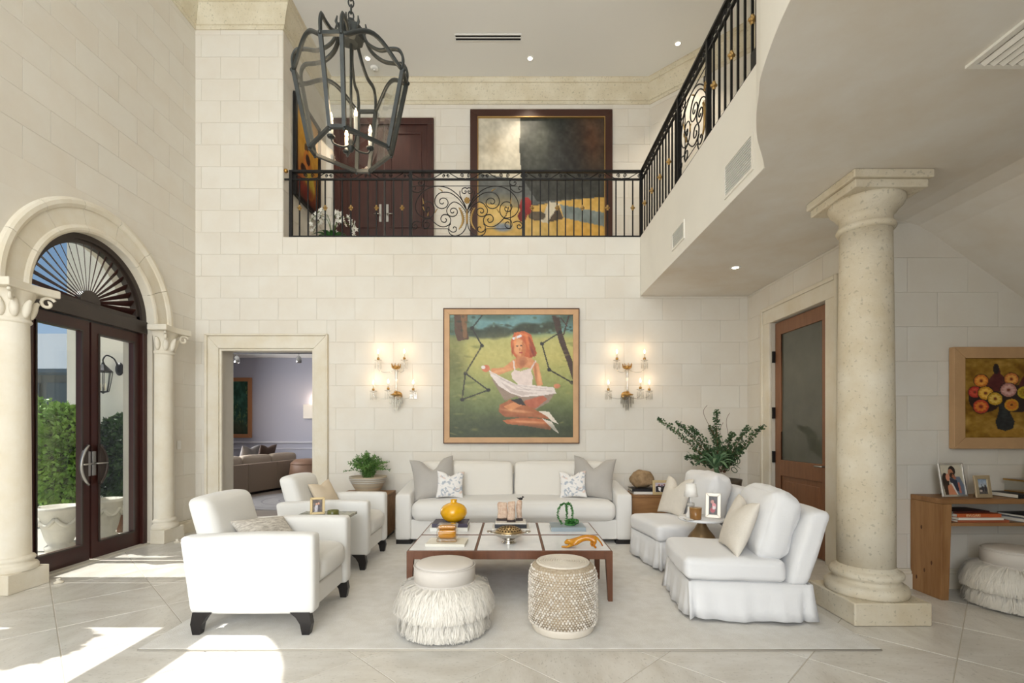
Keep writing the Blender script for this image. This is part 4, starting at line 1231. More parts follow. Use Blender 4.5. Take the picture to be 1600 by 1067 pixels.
cv.poly(q([(450, 560), (560, 620), (700, 640), (600, 655), (520, 630)]), (206, 188, 180))
E(352, 470, 28, 24, (206, 120, 82)); E(835, 590, 22, 16, (206, 130, 92)); E(335, 462, 14, 12, (236, 226, 220))
for a, b in (((325, 110), (258, 195)), ((258, 195), (325, 315)), ((325, 315), (213, 503)), ((213, 503), (190, 683)), ((213, 503), (368, 618)), ((368, 618), (190, 683)), ((858, 222), (733, 302)), ((733, 302), (782, 478)), ((782, 478), (940, 568))):
    cv.line(*q([a, b]), .011, (38, 34, 26))
for (x, y) in ((258, 195), (325, 315), (213, 503), (190, 683), (368, 618), (858, 222), (733, 302), (782, 478), (936, 566)):
    E(x, y, 14, 13, (36, 32, 25))
E(640, 880, 240, 26, (40, 46, 26), .45, .6)
for (x, y, rx, ry, rt, c) in ((548, 300, 8, 60, .2, (232, 140, 80)), (640, 300, 10, 70, -.3, (224, 128, 70)), (665, 350, 8, 40, -.4, (120, 48, 26)), (535, 340, 7, 40, .1, (150, 66, 34)), (610, 240, 40, 8, .3, (230, 140, 84))):
    E(x, y, rx, ry, c, .7, .4, rt)
for (a, b) in (((400, 505), (560, 600)), ((450, 540), (640, 620)), ((520, 580), (760, 610)), ((560, 610), (800, 625))):
    cv.line(*q([a, b]), .008, (196, 178, 172), .6)
for (x, y, rx, ry, rt) in ((450, 488, 60, 8, -.2), (715, 520, 8, 60, -.15), (560, 760, 90, 9, .1), (640, 835, 110, 8, .05)):
    E(x, y, rx, ry, (236, 178, 128), .55, .5, rt)
for (x, y, rx, ry, rt) in ((690, 500, 7, 70, -.1), (600, 800, 120, 9, .05), (470, 770, 30, 12, .3), (600, 430, 20, 26, 0)):
    E(x, y, rx, ry, (140, 76, 44), .5, .5, rt)
for k in range(120):
    rr = random.Random(k + 50); x = rr.uniform(105, 945); y = rr.uniform(260, 940)
    if not (330 < x < 860 and 220 < y < 920): E(x, y, rr.uniform(12, 34), rr.uniform(4, 9), rr.choice(((110, 120, 58), (190, 182, 110), (80, 90, 44), (160, 154, 88))), .35, .6, rr.uniform(-.3, .3))
for k in range(60):
    rr = random.Random(k + 500); E(rr.uniform(105, 945), rr.uniform(100, 230), rr.uniform(6, 18), rr.uniform(4, 10), rr.choice(((44, 52, 36), (70, 80, 52), (120, 150, 140))), .6, .4)
cv.noise(14, 40); cv.noise(10, 90)
pw, ph = 1.874, 1.863
pic = thing('framed_painting', 'square meadow painting with a seated figure in white, thin tan frame', 'painting', (-0.009, YB - 0.015, 1.197))
FT = mat('tan_oak_frame', (204, 162, 118), 0.5, var=0.12, vscale=6); FTD = mat('dark_frame_edge', (92, 58, 36), 0.5)
frame_parts(pic, pw, ph, 0.012, 0.05, FTD, 0.002)
sub = MB().bb(-pw / 2 + 0.01, pw / 2 - 0.01, -0.02, 0, 0.01, ph - 0.01).build('backing_board', FTD, pic)
for ch_ in [0]:
    e = bpy.data.objects.new('inner_frame', None)
fr2w, fr2h = pw - 0.024, ph - 0.024
tmp = thing('tmp', 'x', 'x'); frame_parts(tmp, fr2w, fr2h, 0.075, 0.042, FT, 0.003)
for c_ in list(tmp.children):
    c_.parent = pic; c_.location = (0, 0, 0.012); c_.name = 'inner_frame_side'
bpy.data.objects.remove(tmp); bpy.data.objects.remove(e)
link('canvas', cv.mesh('canvas', pw - 0.17, ph - 0.17, 0.5), pic, loc=(0, -0.026, 0.085))

# gallery picture
cv = Canvas(150, 140, (80, 76, 68))
q = lambda pts: crop(pts, 222, 178, 853, 735)
E = lambda x, y, rx, ry, c, al=1, soft=0.0, rot=0: cv.ell((x - 222) / 853, (y - 178) / 735, rx / 853, ry / 735, c, al, soft, rot)
cv.poly(q([(500, 170), (1090, 170), (1090, 620), (500, 480)]), (38, 40, 36)); E(640, 300, 150, 150, (72, 76, 66), .8, .8); E(980, 300, 110, 160, (98, 56, 28), .8, .8); E(830, 420, 120, 200, (26, 26, 25), .7, .6)
cv.poly(q([(215, 170), (508, 170), (500, 330), (512, 470), (515, 500), (215, 465)]), (200, 192, 172)); E(330, 320, 60, 60, (176, 160, 132), .4, .7); E(440, 240, 80, 60, (214, 208, 192), .6, .7)
cv.poly(q([(215, 470), (515, 500), (740, 440), (1090, 560), (1090, 590), (700, 620), (500, 640), (215, 620)]), (92, 94, 90))
cv.poly(q([(520, 490), (740, 440), (1090, 500), (1090, 590), (620, 615)]), (52, 52, 46))
cv.poly(q([(215, 620), (500, 650), (800, 610), (1090, 590), (1090, 920), (215, 920)]), (206, 166, 84)); E(380, 680, 160, 70, (216, 186, 112), .7, .6); E(920, 830, 160, 90, (204, 150, 50), .7, .7); E(650, 800, 140, 80, (208, 178, 108), .6, .7)
cv.poly(q([(775, 630), (1090, 675), (1090, 748), (800, 700)]), (122, 132, 128)); cv.poly(q([(700, 615), (775, 625), (700, 730), (640, 720)]), (206, 196, 172)); cv.poly(q([(765, 635), (800, 705), (690, 725)]), (78, 62, 44))
E(620, 690, 60, 24, (92, 80, 62)); E(545, 640, 44, 48, (150, 34, 30)); E(520, 690, 30, 30, (120, 26, 24)); E(390, 750, 60, 22, (110, 130, 160), .8, .3)
cv.poly(q([(215, 790), (330, 830), (480, 870), (640, 905), (700, 920), (215, 920)]), (66, 46, 28)); E(280, 850, 70, 40, (120, 74, 32), .6, .5)
cv.noise(26, 30); cv.noise(18, 70)
c0 = P(735, 174, YG); c1 = P(956, 372, YG)
gw = c1.x - c0.x; gz0 = ZG + 0.10; gh = c0.z - gz0
gp = thing('framed_painting', 'large dark still life painting in a wide mahogany frame on the gallery', 'painting', ((c0.x + c1.x) / 2, YG - 0.013, gz0))
frame_parts(gp, gw, gh, 0.135, 0.05, mat('gallery_frame', (66, 38, 28), 0.35), 0.006)
MB().bb(-gw / 2 + 0.05, gw / 2 - 0.05, -0.012, 0, 0.05, gh - 0.05).build('backing_board', MATS['gallery_frame'], gp)
tmp = thing('tmp', 'x', 'x'); frame_parts(tmp, gw - 0.25, gh - 0.25, 0.014, 0.055, GOLD, 0.002)
for c_ in list(tmp.children):
    c_.parent = gp; c_.location = (0, 0, 0.125); c_.name = 'gilt_slip'
bpy.data.objects.remove(tmp)
link('canvas', cv.mesh('canvas', gw - 0.275, gh - 0.275, 0.45), gp, loc=(0, -0.018, 0.1375))

# tall picture on the gallery side wall
cv = Canvas(60, 110, (150, 104, 38))
cv.a[:] = np.stack([np.interp(cv.Y, [0, .5, .75, 1], v) for v in ([186, 176, 150, 70], [136, 128, 84, 30], [40, 44, 34, 20])], -1)
cv.ell(.45, .40, .09, .06, (40, 24, 14)); cv.ell(.48, .54, .16, .13, (178, 104, 40)); cv.ell(.52, .50, .1, .06, (46, 26, 16)); cv.ell(.34, .66, .14, .06, (46, 26, 16)); cv.ell(.62, .76, .22, .16, (172, 150, 52)); cv.ell(.4, .86, .4, .08, (110, 34, 22), .9, .5); cv.ell(.2, .2, .25, .2, (206, 158, 50), .6, .8)
cv.noise(30, 14); cv.noise(16, 40)
sp = thing('framed_painting', 'tall amber figure painting in a black frame on the gallery side wall', 'painting', (-3.166, 7.485, ZG + 0.73), rz=PI / 2)
frame_parts(sp, 0.91, 1.50, 0.055, 0.05, mat('black_frame', (20, 19, 19), 0.35), 0.004)
MB().bb(-0.44, 0.44, -0.01, 0, 0.02, 1.48).build('backing_board', MATS['black_frame'], sp)
link('canvas', cv.mesh('canvas', 0.80, 1.39, 0.45), sp, loc=(0, -0.02, 0.055))

# flower picture
cv = Canvas(150, 130, (150, 112, 34))
cv.noise(60, 10); cv.noise(50, 26)
q = lambda pts: crop(pts, 122, 170, 960, 765)
E = lambda x, y, rx, ry, c, al=1, soft=0.0, rot=0: cv.ell((x - 122) / 960, (y - 170) / 765, rx / 960, ry / 765, c, al, soft, rot)
E(300, 560, 130, 130, (40, 20, 18)); E(560, 560, 160, 130, (36, 18, 18)); E(700, 520, 150, 120, (36, 18, 18)); E(880, 560, 150, 130, (36, 18, 18))
for bx in (395, 660, 900):
    for (dx, dy, rx, ry, rt) in ((0, -30, 30, 120, 0), (-40, 10, 34, 100, .35), (45, 10, 34, 100, -.35), (0, 40, 60, 60, 0)):
        E(bx + dx, 390 + dy - (20 if bx > 500 else 0), rx, ry, (84, 28, 30), 1, 0, rt)
    E(bx - 8, 270, 24, 50, (30, 18, 20))
cv.poly(q([(335, 850), (600, 850), (600, 925), (335, 925)]), (166, 124, 44))
cv.poly(q([(410, 600), (470, 600), (500, 700), (535, 780), (520, 850), (460, 872), (400, 850), (380, 780), (405, 700)]), (30, 34, 38)); E(455, 690, 22, 60, (60, 66, 62), .5, .5)
for (x, y, r_, c, c2) in ((270, 385, 62, (206, 116, 40), (236, 170, 70)), (220, 495, 56, (186, 52, 40), (206, 86, 60)), (305, 505, 66, (206, 146, 40), (240, 196, 90)), (268, 635, 68, (190, 66, 40), (222, 140, 50)), (380, 560, 64, (196, 152, 40), (236, 206, 110)), (508, 370, 62, (204, 120, 60), (236, 180, 90)), (485, 475, 70, (190, 134, 124), (222, 180, 170)), (612, 500, 62, (196, 170, 44), (150, 120, 30)), (510, 620, 62, (210, 150, 40), (206, 110, 40)), (690, 580, 76, (206, 184, 150), (240, 226, 200)), (800, 480, 70, (196, 90, 40), (230, 170, 60)), (900, 560, 74, (180, 56, 44), (220, 120, 60)), (830, 620, 60, (206, 150, 40), (236, 200, 90)), (980, 470, 66, (206, 170, 60), (160, 110, 30))):
    E(x, y, r_, r_ * 1.05, (34, 20, 18)); E(x, y, r_ * .9, r_ * .95, c)
    for k in range(9):
        a = k * 0.698; E(x + r_ * .5 * math.cos(a), y + r_ * .5 * math.sin(a), r_ * .26, r_ * .16, c2, .8, .2, a)
    E(x, y, r_ * .2, r_ * .2, (120, 50, 24))
cv.noise(20, 60)
fp = thing('framed_painting', 'flower bouquet painting in a wide tan wood frame on the stone wall over the console', 'painting', (3.84 + 0.63, YW - 0.013, 1.226))
frame_parts(fp, 1.26, 0.887, 0.098, 0.055, mat('tan_wide_frame', (196, 158, 116), 0.5, var=0.12, vscale=5, stretch=(1, 1, 1)), 0.005)
MB().bb(-0.60, 0.60, -0.015, 0, 0.03, 0.857).build('backing_board', MATS['dark_frame_edge'], fp)
link('canvas', cv.mesh('canvas', 1.26 - 0.196, 0.887 - 0.196, 0.4), fp, loc=(0, -0.025, 0.098))

# orchid on the gallery floor
def orchid(x, y, label):
    t = thing('potted_orchid', label, 'plant', (x, y, ZG))
    MB().lathe([(0.0, 0.0), (0.10, 0.0), (0.13, 0.14), (0.135, 0.2), (0.12, 0.2), (0.11, 0.17), (0.0, 0.17)], seg=20).build('pot', mat('orchid_pot', (225, 220, 210), 0.4), t)
    lv = MB(); fw = MB(); st = MB(); r_ = random.Random(4)
    for k in range(9):
        a = k * 0.7 + 0.2; l = 0.3
        pts = [(0.03 * math.cos(a), 0.03 * math.sin(a), 0.18), (0.16 * math.cos(a), 0.16 * math.sin(a), 0.30), (l * math.cos(a), l * math.sin(a), 0.24)]
        lv.tube(smooth(pts, 4), [0.01, 0.03, 0.045, 0.05, 0.045, 0.035, 0.025, 0.012, 0.004], 6, flat=(1, 0.15))
    for k in range(7):
        a = k * 0.9; r = 0.22 + 0.07 * r_.random()
        pts = smooth([(0, 0, 0.18), (0.3 * r * math.cos(a), 0.3 * r * math.sin(a), 0.5), (r * math.cos(a), r * math.sin(a), 0.56), (1.5 * r * math.cos(a), 1.5 * r * math.sin(a), 0.40)], 5)
        st.tube(pts, 0.004, 5)
        for p in pts[6:]:
            for _ in range(1):
                c = Vector(p) + Vector((r_.uniform(-.03, .03), r_.uniform(-.03, .03), r_.uniform(-.03, .03)))
                rot = Matrix.Translation(c) @ Matrix.Rotation(r_.uniform(0, 6.28), 4, 'Z') @ Matrix.Rotation(PI / 2 + r_.uniform(-.4, .4), 4, 'X')
                for m_ in range(5):
                    b = m_ * 2 * PI / 5
                    fw.add([(0, 0, 0), (0.022 * math.cos(b - .6), 0.022 * math.sin(b - .6), 0.006), (0.042 * math.cos(b), 0.042 * math.sin(b), 0.002), (0.022 * math.cos(b + .6), 0.022 * math.sin(b + .6), 0.006)], [(0, 1, 2, 3)], True, rot)
    lv.build('leaves', mat('orchid_leaf', (44, 92, 40), 0.4), t, fix=False)['kind'] = 'stuff'
    st.build('flower_stem', mat('orchid_stem', (80, 110, 50), 0.5), t, fix=False)
    fw.build('blossoms', mat('orchid_white', (246, 243, 232), 0.5), t, fix=False)['kind'] = 'stuff'
orchid(-2.74, 7.42, 'white blooming orchid behind the gallery railing below the amber picture')

# ------------------------------------------------------------------ fabrics
WHITE_F = mat('white_upholstery', (228, 226, 221), 0.85, bump=0.08, bscale=160, sheen=0.25)
LINEN = mat('white_slipcover', (231, 230, 229), 0.9, bump=0.15, bscale=60, sheen=0.2)
CREAM_F = mat('cream_sofa_linen', (232, 229, 223), 0.9, bump=0.1, bscale=120, sheen=0.2)
BACK_F = mat('cream_back_cushion', (229, 223, 212), 0.9, bump=0.1, bscale=120, sheen=0.2)
GREY_P = mat('grey_satin_pillow', (178, 172, 164), 0.55, var=0.08, vscale=4, sheen=0.3)
BEIGE_P = mat('oatmeal_pillow', (224, 216, 203), 0.9, bump=0.15, bscale=90, var=0.05, vscale=20)
TAN_P = mat('tan_pillow', (214, 198, 174), 0.85, bump=0.1, bscale=90)
BLACKWOOD = mat('black_wood', (30, 26, 26), 0.35)
WOODBOX = mat('honey_wood', (164, 120, 74), 0.5, var=0.2, vscale=3, stretch=(0.6, 5, 5), rgb2=(130, 90, 52))
OAK = mat('knotty_oak', (166, 124, 80), 0.5, var=0.25, vscale=3.2, stretch=(5, 5, 0.5), rgb2=(138, 96, 56))
FLORAL = None
def floral_mat():
    m = bpy.data.materials.new('leaf_print_linen'); m.use_nodes = True
    nt = m.node_tree; b = nt.nodes['Principled BSDF']; b.inputs['Roughness'].default_value = 0.85
    tc = nt.nodes.new('ShaderNodeTexCoord')
    n1 = nt.nodes.new('ShaderNodeTexNoise'); n1.inputs['Scale'].default_value = 13; n1.inputs['Detail'].default_value = 3; n1.inputs['Distortion'].default_value = 1.5
    n2 = nt.nodes.new('ShaderNodeTexNoise'); n2.inputs['Scale'].default_value = 8; n2.inputs['Distortion'].default_value = 1.0
    r1 = nt.nodes.new('ShaderNodeValToRGB'); e = r1.color_ramp.elements
    e[0].position = 0.40; e[0].color = lin((178, 184, 192)); e[1].position = 0.47; e[1].color = lin((238, 234, 229))
    r2 = nt.nodes.new('ShaderNodeValToRGB'); e = r2.color_ramp.elements
    e[0].position = 0.60; e[0].color = (0, 0, 0, 1); e[1].position = 0.66; e[1].color = (0.75, 0.75, 0.75, 1)
    mx = nt.nodes.new('ShaderNodeMix'); mx.data_type = 'RGBA'; mx.inputs[7].default_value = lin((222, 196, 180))
    L = nt.links.new
    L(tc.outputs['Object'], n1.inputs[0]); L(tc.outputs['Object'], n2.inputs[0]); L(n1.outputs[0], r1.inputs[0]); L(n2.outputs[0], r2.inputs[0])
    L(r2.outputs[0], mx.inputs[0]); L(r1.outputs[0], mx.inputs[6]); L(mx.outputs[2], b.inputs['Base Color'])
    return m
FLORAL = floral_mat()
STREAK = mat('grey_streaked_knit', (216, 210, 200), 0.9, var=0.3, vscale=26, stretch=(1, 1, 3), rgb2=(156, 148, 138), bump=0.2, bscale=60)

# ------------------------------------------------------------------ rug
RUGM = mat('pale_woven_rug', (230, 227, 221), 0.95, var=0.06, vscale=9, bump=0.5, bscale=220, rgb2=(220, 216, 208))
RUG_T = 0.014
rug = thing('area_rug', 'large pale woven wool rug under the seating group', 'rug', (0, 4.7, 0))
MB().bb(-2.36, 2.33, -1.63, 1.42, 0.0, RUG_T).build('rug_field', RUGM, rug, bevel=0.004)
MB().tube([(-2.36, -1.633, 0.006), (2.33, -1.633, 0.006), (2.33, 1.42, 0.006), (-2.36, 1.42, 0.006)], 0.006, 6, closed=True).build('bound_edge', mat('rug_binding', (186, 178, 164), 0.9), rug)

# ------------------------------------------------------------------ sofa
so_ = thing('sofa', 'long cream two-cushion sofa against the stone wall under the meadow painting', 'sofa', (0.02, 6.265, RUG_T))
W2 = 1.425
MB().bb(-W2 + 0.17, W2 - 0.17, -0.40, 0.42, 0.05, 0.29).build('base', CREAM_F, so_, bevel=0.02)
for sg in (-1, 1):
    def shr(p, sg=sg):
        return (p[0], p[1], p[2] + max(0, (p[2] + 0.28) / 0.56) * 0.09 * max(0, (p[1] + 0.43) / 0.86))
    a = cush((0.19, 0.87, 0.55), 0.035, (0.006, 0, 0.004), 10, shear=shr).build('arm', CREAM_F, so_, loc=(sg * (W2 - 0.095), 0, 0.325))
bk = cush((2 * W2 - 0.36, 0.20, 0.72), 0.05, (0, 0.01, 0), 10).build('back', CREAM_F, so_, loc=(0, 0.335, 0.42))
def crinkle(p):
    f = max(0, 1 - abs(p[1] + 0.42) / 0.2)
    return (p[0], p[1] - 0.006 * f * math.sin(p[0] * 55 + 2 * math.sin(p[0] * 9)) * (1 if abs(p[0]) > .15 else .4), p[2])
cush((2 * W2 - 0.385, 0.80, 0.24), 0.10, (0, 0.02, 0.03), 34, shear=crinkle).build('seat_cushion', CREAM_F, so_, loc=(0, -0.085, 0.395))
for sg in (-1, 1):
    c_ = cush((1.21, 0.24, 0.50), 0.06, (0, 0.03, 0.02), 14, wr=0.006, seed=sg * 3).build('back_cushion', BACK_F, so_, loc=(sg * 0.615, 0.15, 0.70), rot=(-0.16, 0, 0))
for x in (-W2 + 0.1, W2 - 0.1):
    for y in (-0.36, 0.38):
        MB().bb(x - 0.09, x + 0.09, y - 0.05, y + 0.05, 0, 0.05).build('foot', BLACKWOOD, so_)
def put_pillow(w, h, t, m, label, loc, rx, rz, chop=0.0, seed=0, ry=0.0):
    p = pillow(w, h, t, chop, seed=seed).build('throw_pillow', m, loc=loc)
    p.rotation_euler = Matrix.Rotation(rz, 3, 'Z').to_4x4().to_euler()
    p.rotation_euler = (Matrix.Rotation(rz, 4, 'Z') @ Matrix.Rotation(rx, 4, 'X') @ Matrix.Rotation(ry, 4, 'Y')).to_euler()
    return tag(p, label, 'pillow')
SZ = 0.545
put_pillow(0.56, 0.54, 0.19, GREY_P, 'grey satin pillow at the sofa end beside the potted fern', (-0.945, 6.095, SZ - 0.025), -0.32, 0.22, 0.15, 1, -0.10)
put_pillow(0.54, 0.54, 0.19, GREY_P, 'grey satin pillow at the sofa end beside the wood box with the rock', (0.99, 6.10, SZ - 0.022), -0.30, -0.22, 0.13, 5, 0.08)
put_pillow(0.34, 0.34, 0.12, FLORAL, 'small blue-grey leaf print pillow leaning on grey pillow nearer the fern', (-0.77, 6.000, SZ), -0.30, 0.14, 0.05, 3, 0.05)
put_pillow(0.34, 0.34, 0.12, FLORAL, 'small blue-grey leaf print pillow leaning on grey pillow nearer the rock', (0.76, 6.021, SZ), -0.30, -0.16, 0.05, 8, -0.05)

# ------------------------------------------------------------------ left armchairs (face +x)
def armchair(label, loc, rz):
    t = thing('armchair', label, 'armchair', loc, rz, group='white armchairs with black splayed legs')
    # body footprint x -0.40..0.43, y -0.39..0.39
    for sg in (-1, 1):
        def sh(p):
            back = max(0.0, -p[0] / 0.42)
            return (p[0] - 0.075 * back * (p[2] + 0.27) / 0.54, p[1], p[2] - 0.02 * back * max(0, p[2]) / 0.27)
        cush((0.84, 0.13, 0.54), 0.035, (0, 0.006, 0.004), 12, shear=sh).build('arm', WHITE_F, t, loc=(0.01, sg * 0.325, 0.405))
    MB().bb(-0.38, 0.40, -0.262, 0.262, 0.145, 0.30).build('seat_base', WHITE_F, t, bevel=0.02)
    cush((0.66, 0.515, 0.20), 0.07, (0.015, 0, 0.035), 14).build('seat_cushion', WHITE_F, t, loc=(0.10, 0, 0.395))
    def shb(p):
        return (p[0] - 0.28 * (p[2] + 0.1), p[1] * (1.02 + 0.06 * p[2]), p[2])
    bk = cush((0.17, 0.56, 0.62), 0.055, (0.02, 0, 0.012), 14, shear=shb).build('backrest', WHITE_F, t, loc=(-0.315, 0, 0.59))
    for (y, z) in ((-0.12, 0.70), (0.12, 0.70)):
        MB().ball((0, 0, 0), 0.016, 10, 6, (0.5, 1, 1)).build('tuft_button', WHITE_F, bk, loc=(0.092 - 0.28 * (z - 0.49), y, z - 0.59))
    for sx in (-1, 1):
        for sy_ in (-1, 1):
            x0 = 0.40 if sx > 0 else -0.385
            mb = MB()
            prof = [(0, 0.15), (-0.13 * sx, 0.15), (-0.09 * sx, 0.115), (-0.062 * sx, 0.07), (-0.048 * sx, 0.0), (0.0 * sx, 0.0), (0.015 * sx, 0.07)]
            mb.prism([(x0 + a, b) for a, b in prof], sy_ * 0.385 - 0.025 - (0.02 if sy_ > 0 else -0.02), sy_ * 0.385 + 0.025 - (0.02 if sy_ > 0 else -0.02), 'y')
            mb.build('leg', BLACKWOOD, t)
    return t
ac1 = armchair('white upholstered armchair with a streaked grey pillow by the sun patch', (-1.765, 3.66, RUG_T), 0.0)
ac2 = armchair('white upholstered armchair with a tan pillow between small table and fern', (-1.845, 5.16, RUG_T), 0.0)
put_pillow(0.46, 0.27, 0.13, STREAK, 'streaked grey knit lumbar pillow on the armchair by the sun patch', (-1.772, 3.638, 0.538), -0.88, PI / 2 - 0.35, 0.0, 4, 0.12)
put_pillow(0.36, 0.34, 0.13, TAN_P, 'plain tan pillow on the armchair near the fern', (-1.94, 5.242, 0.528), -0.47, PI / 2 - 0.25, 0.03, 6, -0.06)

# small table between the armchairs
GRN = mat('green_marble', (92, 98, 78), 0.25, var=0.5, vscale=9, rgb2=(178, 172, 146))
st = thing('small_table', 'small green marble table squeezed between the two white armchairs', 'side table', (-1.70, 4.40, RUG_T))
MB().bb(-0.24, 0.24, -0.19, 0.19, 0.585, 0.61).build('table_top', GRN, st, bevel=0.004)
MB().lathe([(0.0, 0.0), (0.15, 0.0), (0.15, 0.015), (0.03, 0.03), (0.02, 0.06), (0.02, 0.55), (0.06, 0.585), (0.0, 0.585)], seg=24).build('pedestal', BRASS, st)
def photo_frame(label, loc, w, h, m, cvs, fw=0.02, rz=0.0, lean=0.25, group=None):
    t = thing('photo_frame', label, 'photo frame', loc, rz, group)
    e = Matrix.Rotation(-lean, 4, 'X')
    def fix(o_): o_.rotation_euler = (-lean, 0, 0)
    n0 = len(t.children)
    frame_parts(t, w, h, fw, 0.014, m, 0.003)
    b = MB().bb(-w / 2 + 0.004, w / 2 - 0.004, -0.005, 0.0, 0.004, h - 0.004).build('backing', mat('frame_back', (40, 36, 32), 0.7), t)
    link('photograph', cvs.mesh('photograph', w - 2 * fw + 0.002, h - 2 * fw + 0.002, 0.3), t, loc=(0, -0.0065, fw - 0.001))
    for c in t.children:
        l = Vector(c.location); c.rotation_euler = (-lean, 0, 0); c.location = e @ l
    top = e @ Vector((0, 0.0, h * 0.7))
    MB().bar((0, top.y, top.z), (0, top.y + h * 0.28, 0.002), 0.03, 0.004).build('easel_leg', m, t)
    return t
def pic_group():
    c = Canvas(30, 40, (96, 80, 70)); c.noise(60, 6)
    c.ell(.4, .35, .1, .09, (214, 160, 130)); c.ell(.62, .3, .1, .09, (206, 150, 120)); c.poly([(.25, .45), (.55, .42), (.6, 1), (.2, 1)], (190, 186, 190)); c.poly([(.55, .42), (.8, .45), (.85, 1), (.5, 1)], (60, 50, 60)); c.noise(30, 12)
    return c
photo_frame('small gilt photo frame on the green marble table between the armchairs', (-1.76, 4.40, RUG_T + 0.611), 0.125, 0.155, mat('gilt_photo_frame', (190, 168, 124), 0.4, metal=0.3), pic_group(), 0.022, rz=0.35, lean=0.3)
cd = thing('candle_jar', 'short olive green candle jar on the table between the armchairs', 'candle', (-1.585, 4.31, RUG_T + 0.611))
MB().lathe([(0.0, 0.0), (0.048, 0.0), (0.05, 0.01), (0.05, 0.052), (0.046, 0.055), (0.044, 0.045), (0.0, 0.043)], seg=24).build('jar', mat('olive_glass', (112, 112, 60), 0.15, var=0.4, vscale=14), cd)
MB().lathe([(0.0, 0.044), (0.043, 0.044)], seg=16).build('wax', mat('candle_wax', (226, 214, 180), 0.5), cd)

# ------------------------------------------------------------------ wood boxes beside the sofa
def wood_box(label, x0, x1, y0, y1, h):
    t = thing('wood_side_box', label, 'side table', ((x0 + x1) / 2, (y0 + y1) / 2, RUG_T if y1 < 6.3 else 0))
    hx, hy = (x1 - x0) / 2, (y1 - y0) / 2
    MB().bb(-hx + 0.02, hx - 0.02, -hy + 0.02, hy - 0.02, 0.0, 0.04).build('recessed_plinth', BLACKWOOD, t)
    MB().bb(-hx, hx, -hy, hy, 0.04, h - 0.03).build('body', WOODBOX, t, bevel=0.004)
    MB().bb(-hx, hx, -hy, hy, h - 0.028, h).build('top', WOODBOX, t, bevel=0.004)
    return t
wood_box('honey brown wood box table under the potted fern', -2.22, -1.58, 6.15, 6.62, 0.567)
wood_box('honey brown wood box table under the rock and gold photo frame', 1.52, 2.16, 6.14, 6.62, 0.56)
def leafy(mb, p, d, l, w, r_):
    """one small leaf: two bent quads"""
    d = Vector(d).normalized()
    s = d.cross(Vector((r_.uniform(-1, 1), r_.uniform(-1, 1), r_.uniform(-.5, 1)))).normalized()
    p = Vector(p); nn = s.cross(d)
    mb.add([p, p + d * l * 0.5 + s * w + nn * w * .3, p + d * l, p + d * l * 0.5 - s * w + nn * w * .3], [(0, 1, 2), (0, 2, 3)], True)
FERN = mat('fern_green', (106, 142, 70), 0.55, var=0.4, vscale=8, rgb2=(66, 104, 48))
pf = thing('potted_fern', 'bushy green fern in a ribbed cream and tan bowl on the wood box', 'plant', (-1.88, 6.36, 0.567))
POT = mat('banded_ceramic', (206, 186, 154), 0.45, var=0.3, vscale=3, stretch=(0.2, 0.2, 9), rgb2=(160, 152, 140))
MB().lathe([(0.0, 0.0), (0.13, 0.0), (0.145, 0.02), (0.19, 0.09), (0.225, 0.16), (0.235, 0.205), (0.24, 0.215), (0.225, 0.215), (0.20, 0.18), (0.0, 0.17)], seg=32).build('bowl', POT, pf)
for zz in (0.14, 0.165, 0.19):
    rr = 0.19 + (zz - 0.09) * 0.45 + 0.004
    MB().tube([(rr * math.cos(2 * PI * k / 32), rr * math.sin(2 * PI * k / 32), zz) for k in range(32)], 0.006, 6, closed=True).build('raised_rib', mat('ceramic_grey_rib', (188, 184, 176), 0.4), pf)
fo = MB(); sm = MB(); r_ = random.Random(11)
for k in range(110):
    a = r_.uniform(0, 2 * PI); sp_ = r_.uniform(0.02, 0.30); hh = r_.uniform(0.14, 0.32) * (1.2 - sp_ * 1.7)
    base_ = Vector((r_.uniform(-.06, .06), r_.uniform(-.06, .06), 0.18))
    tip = Vector((sp_ * math.cos(a), sp_ * math.sin(a), 0.18 + hh))
    mid = base_.lerp(tip, 0.5) + Vector((0, 0, 0.06))
    pts = smooth([tuple(base_), tuple(mid), tuple(tip)], 8)
    sm.tube(pts, 0.0016, 4, cap=False)
    for i in range(3, len(pts)):
        for _ in range(3):
            leafy(fo, pts[i], (r_.uniform(-1, 1), r_.uniform(-1, 1), r_.uniform(-.4, .8)), r_.uniform(0.02, 0.04), 0.0055, r_)
fo.build('fronds', FERN, pf, fix=False)['kind'] = 'stuff'
sm.build('stems', FERN, pf, fix=False)['kind'] = 'stuff'

# rock on two books and a gold frame on the right box
def book(label, loc, w, d, h, cover, pages=(236, 230, 216), rz=0.0, group=None, spine=-1, text=None, tcol=None, tsize=0.014):
    """lying book, spine towards -y"""
    t = thing('book', label, 'book', loc, rz, group)
    cm = mat('cover_%d_%d_%d' % cover, cover, 0.45)
    MB().bb(-w / 2, w / 2, -d / 2, d / 2, 0, 0.0035).build('cover_board', cm, t)
    MB().bb(-w / 2, w / 2, -d / 2, d / 2, h - 0.0035, h).build('cover_board', cm, t)
    MB().bb(-w / 2, w / 2, -d / 2, -d / 2 + 0.004, 0.0035, h - 0.0035).build('spine', cm, t)
    MB().bb(-w / 2 + 0.005, w / 2 - 0.005, -d / 2 + 0.004, d / 2 - 0.005, 0.0035, h - 0.0035).build('page_block', mat('book_pages', pages, 0.8), t)
    if text:
        text_mesh(text, tsize, mat('text_%d_%d_%d' % tcol, tcol, 0.4), t, (0, -d / 2 - 0.0006, h / 2), (PI / 2, 0, 0))
    return t
ZB = 0.56
book('white book at the bottom of the stack under the rock', (1.72, 6.36, ZB + 0.001), 0.32, 0.25, 0.032, (226, 222, 214))
book('black book directly under the rock', (1.70, 6.37, ZB + 0.034), 0.31, 0.24, 0.036, (24, 22, 24))
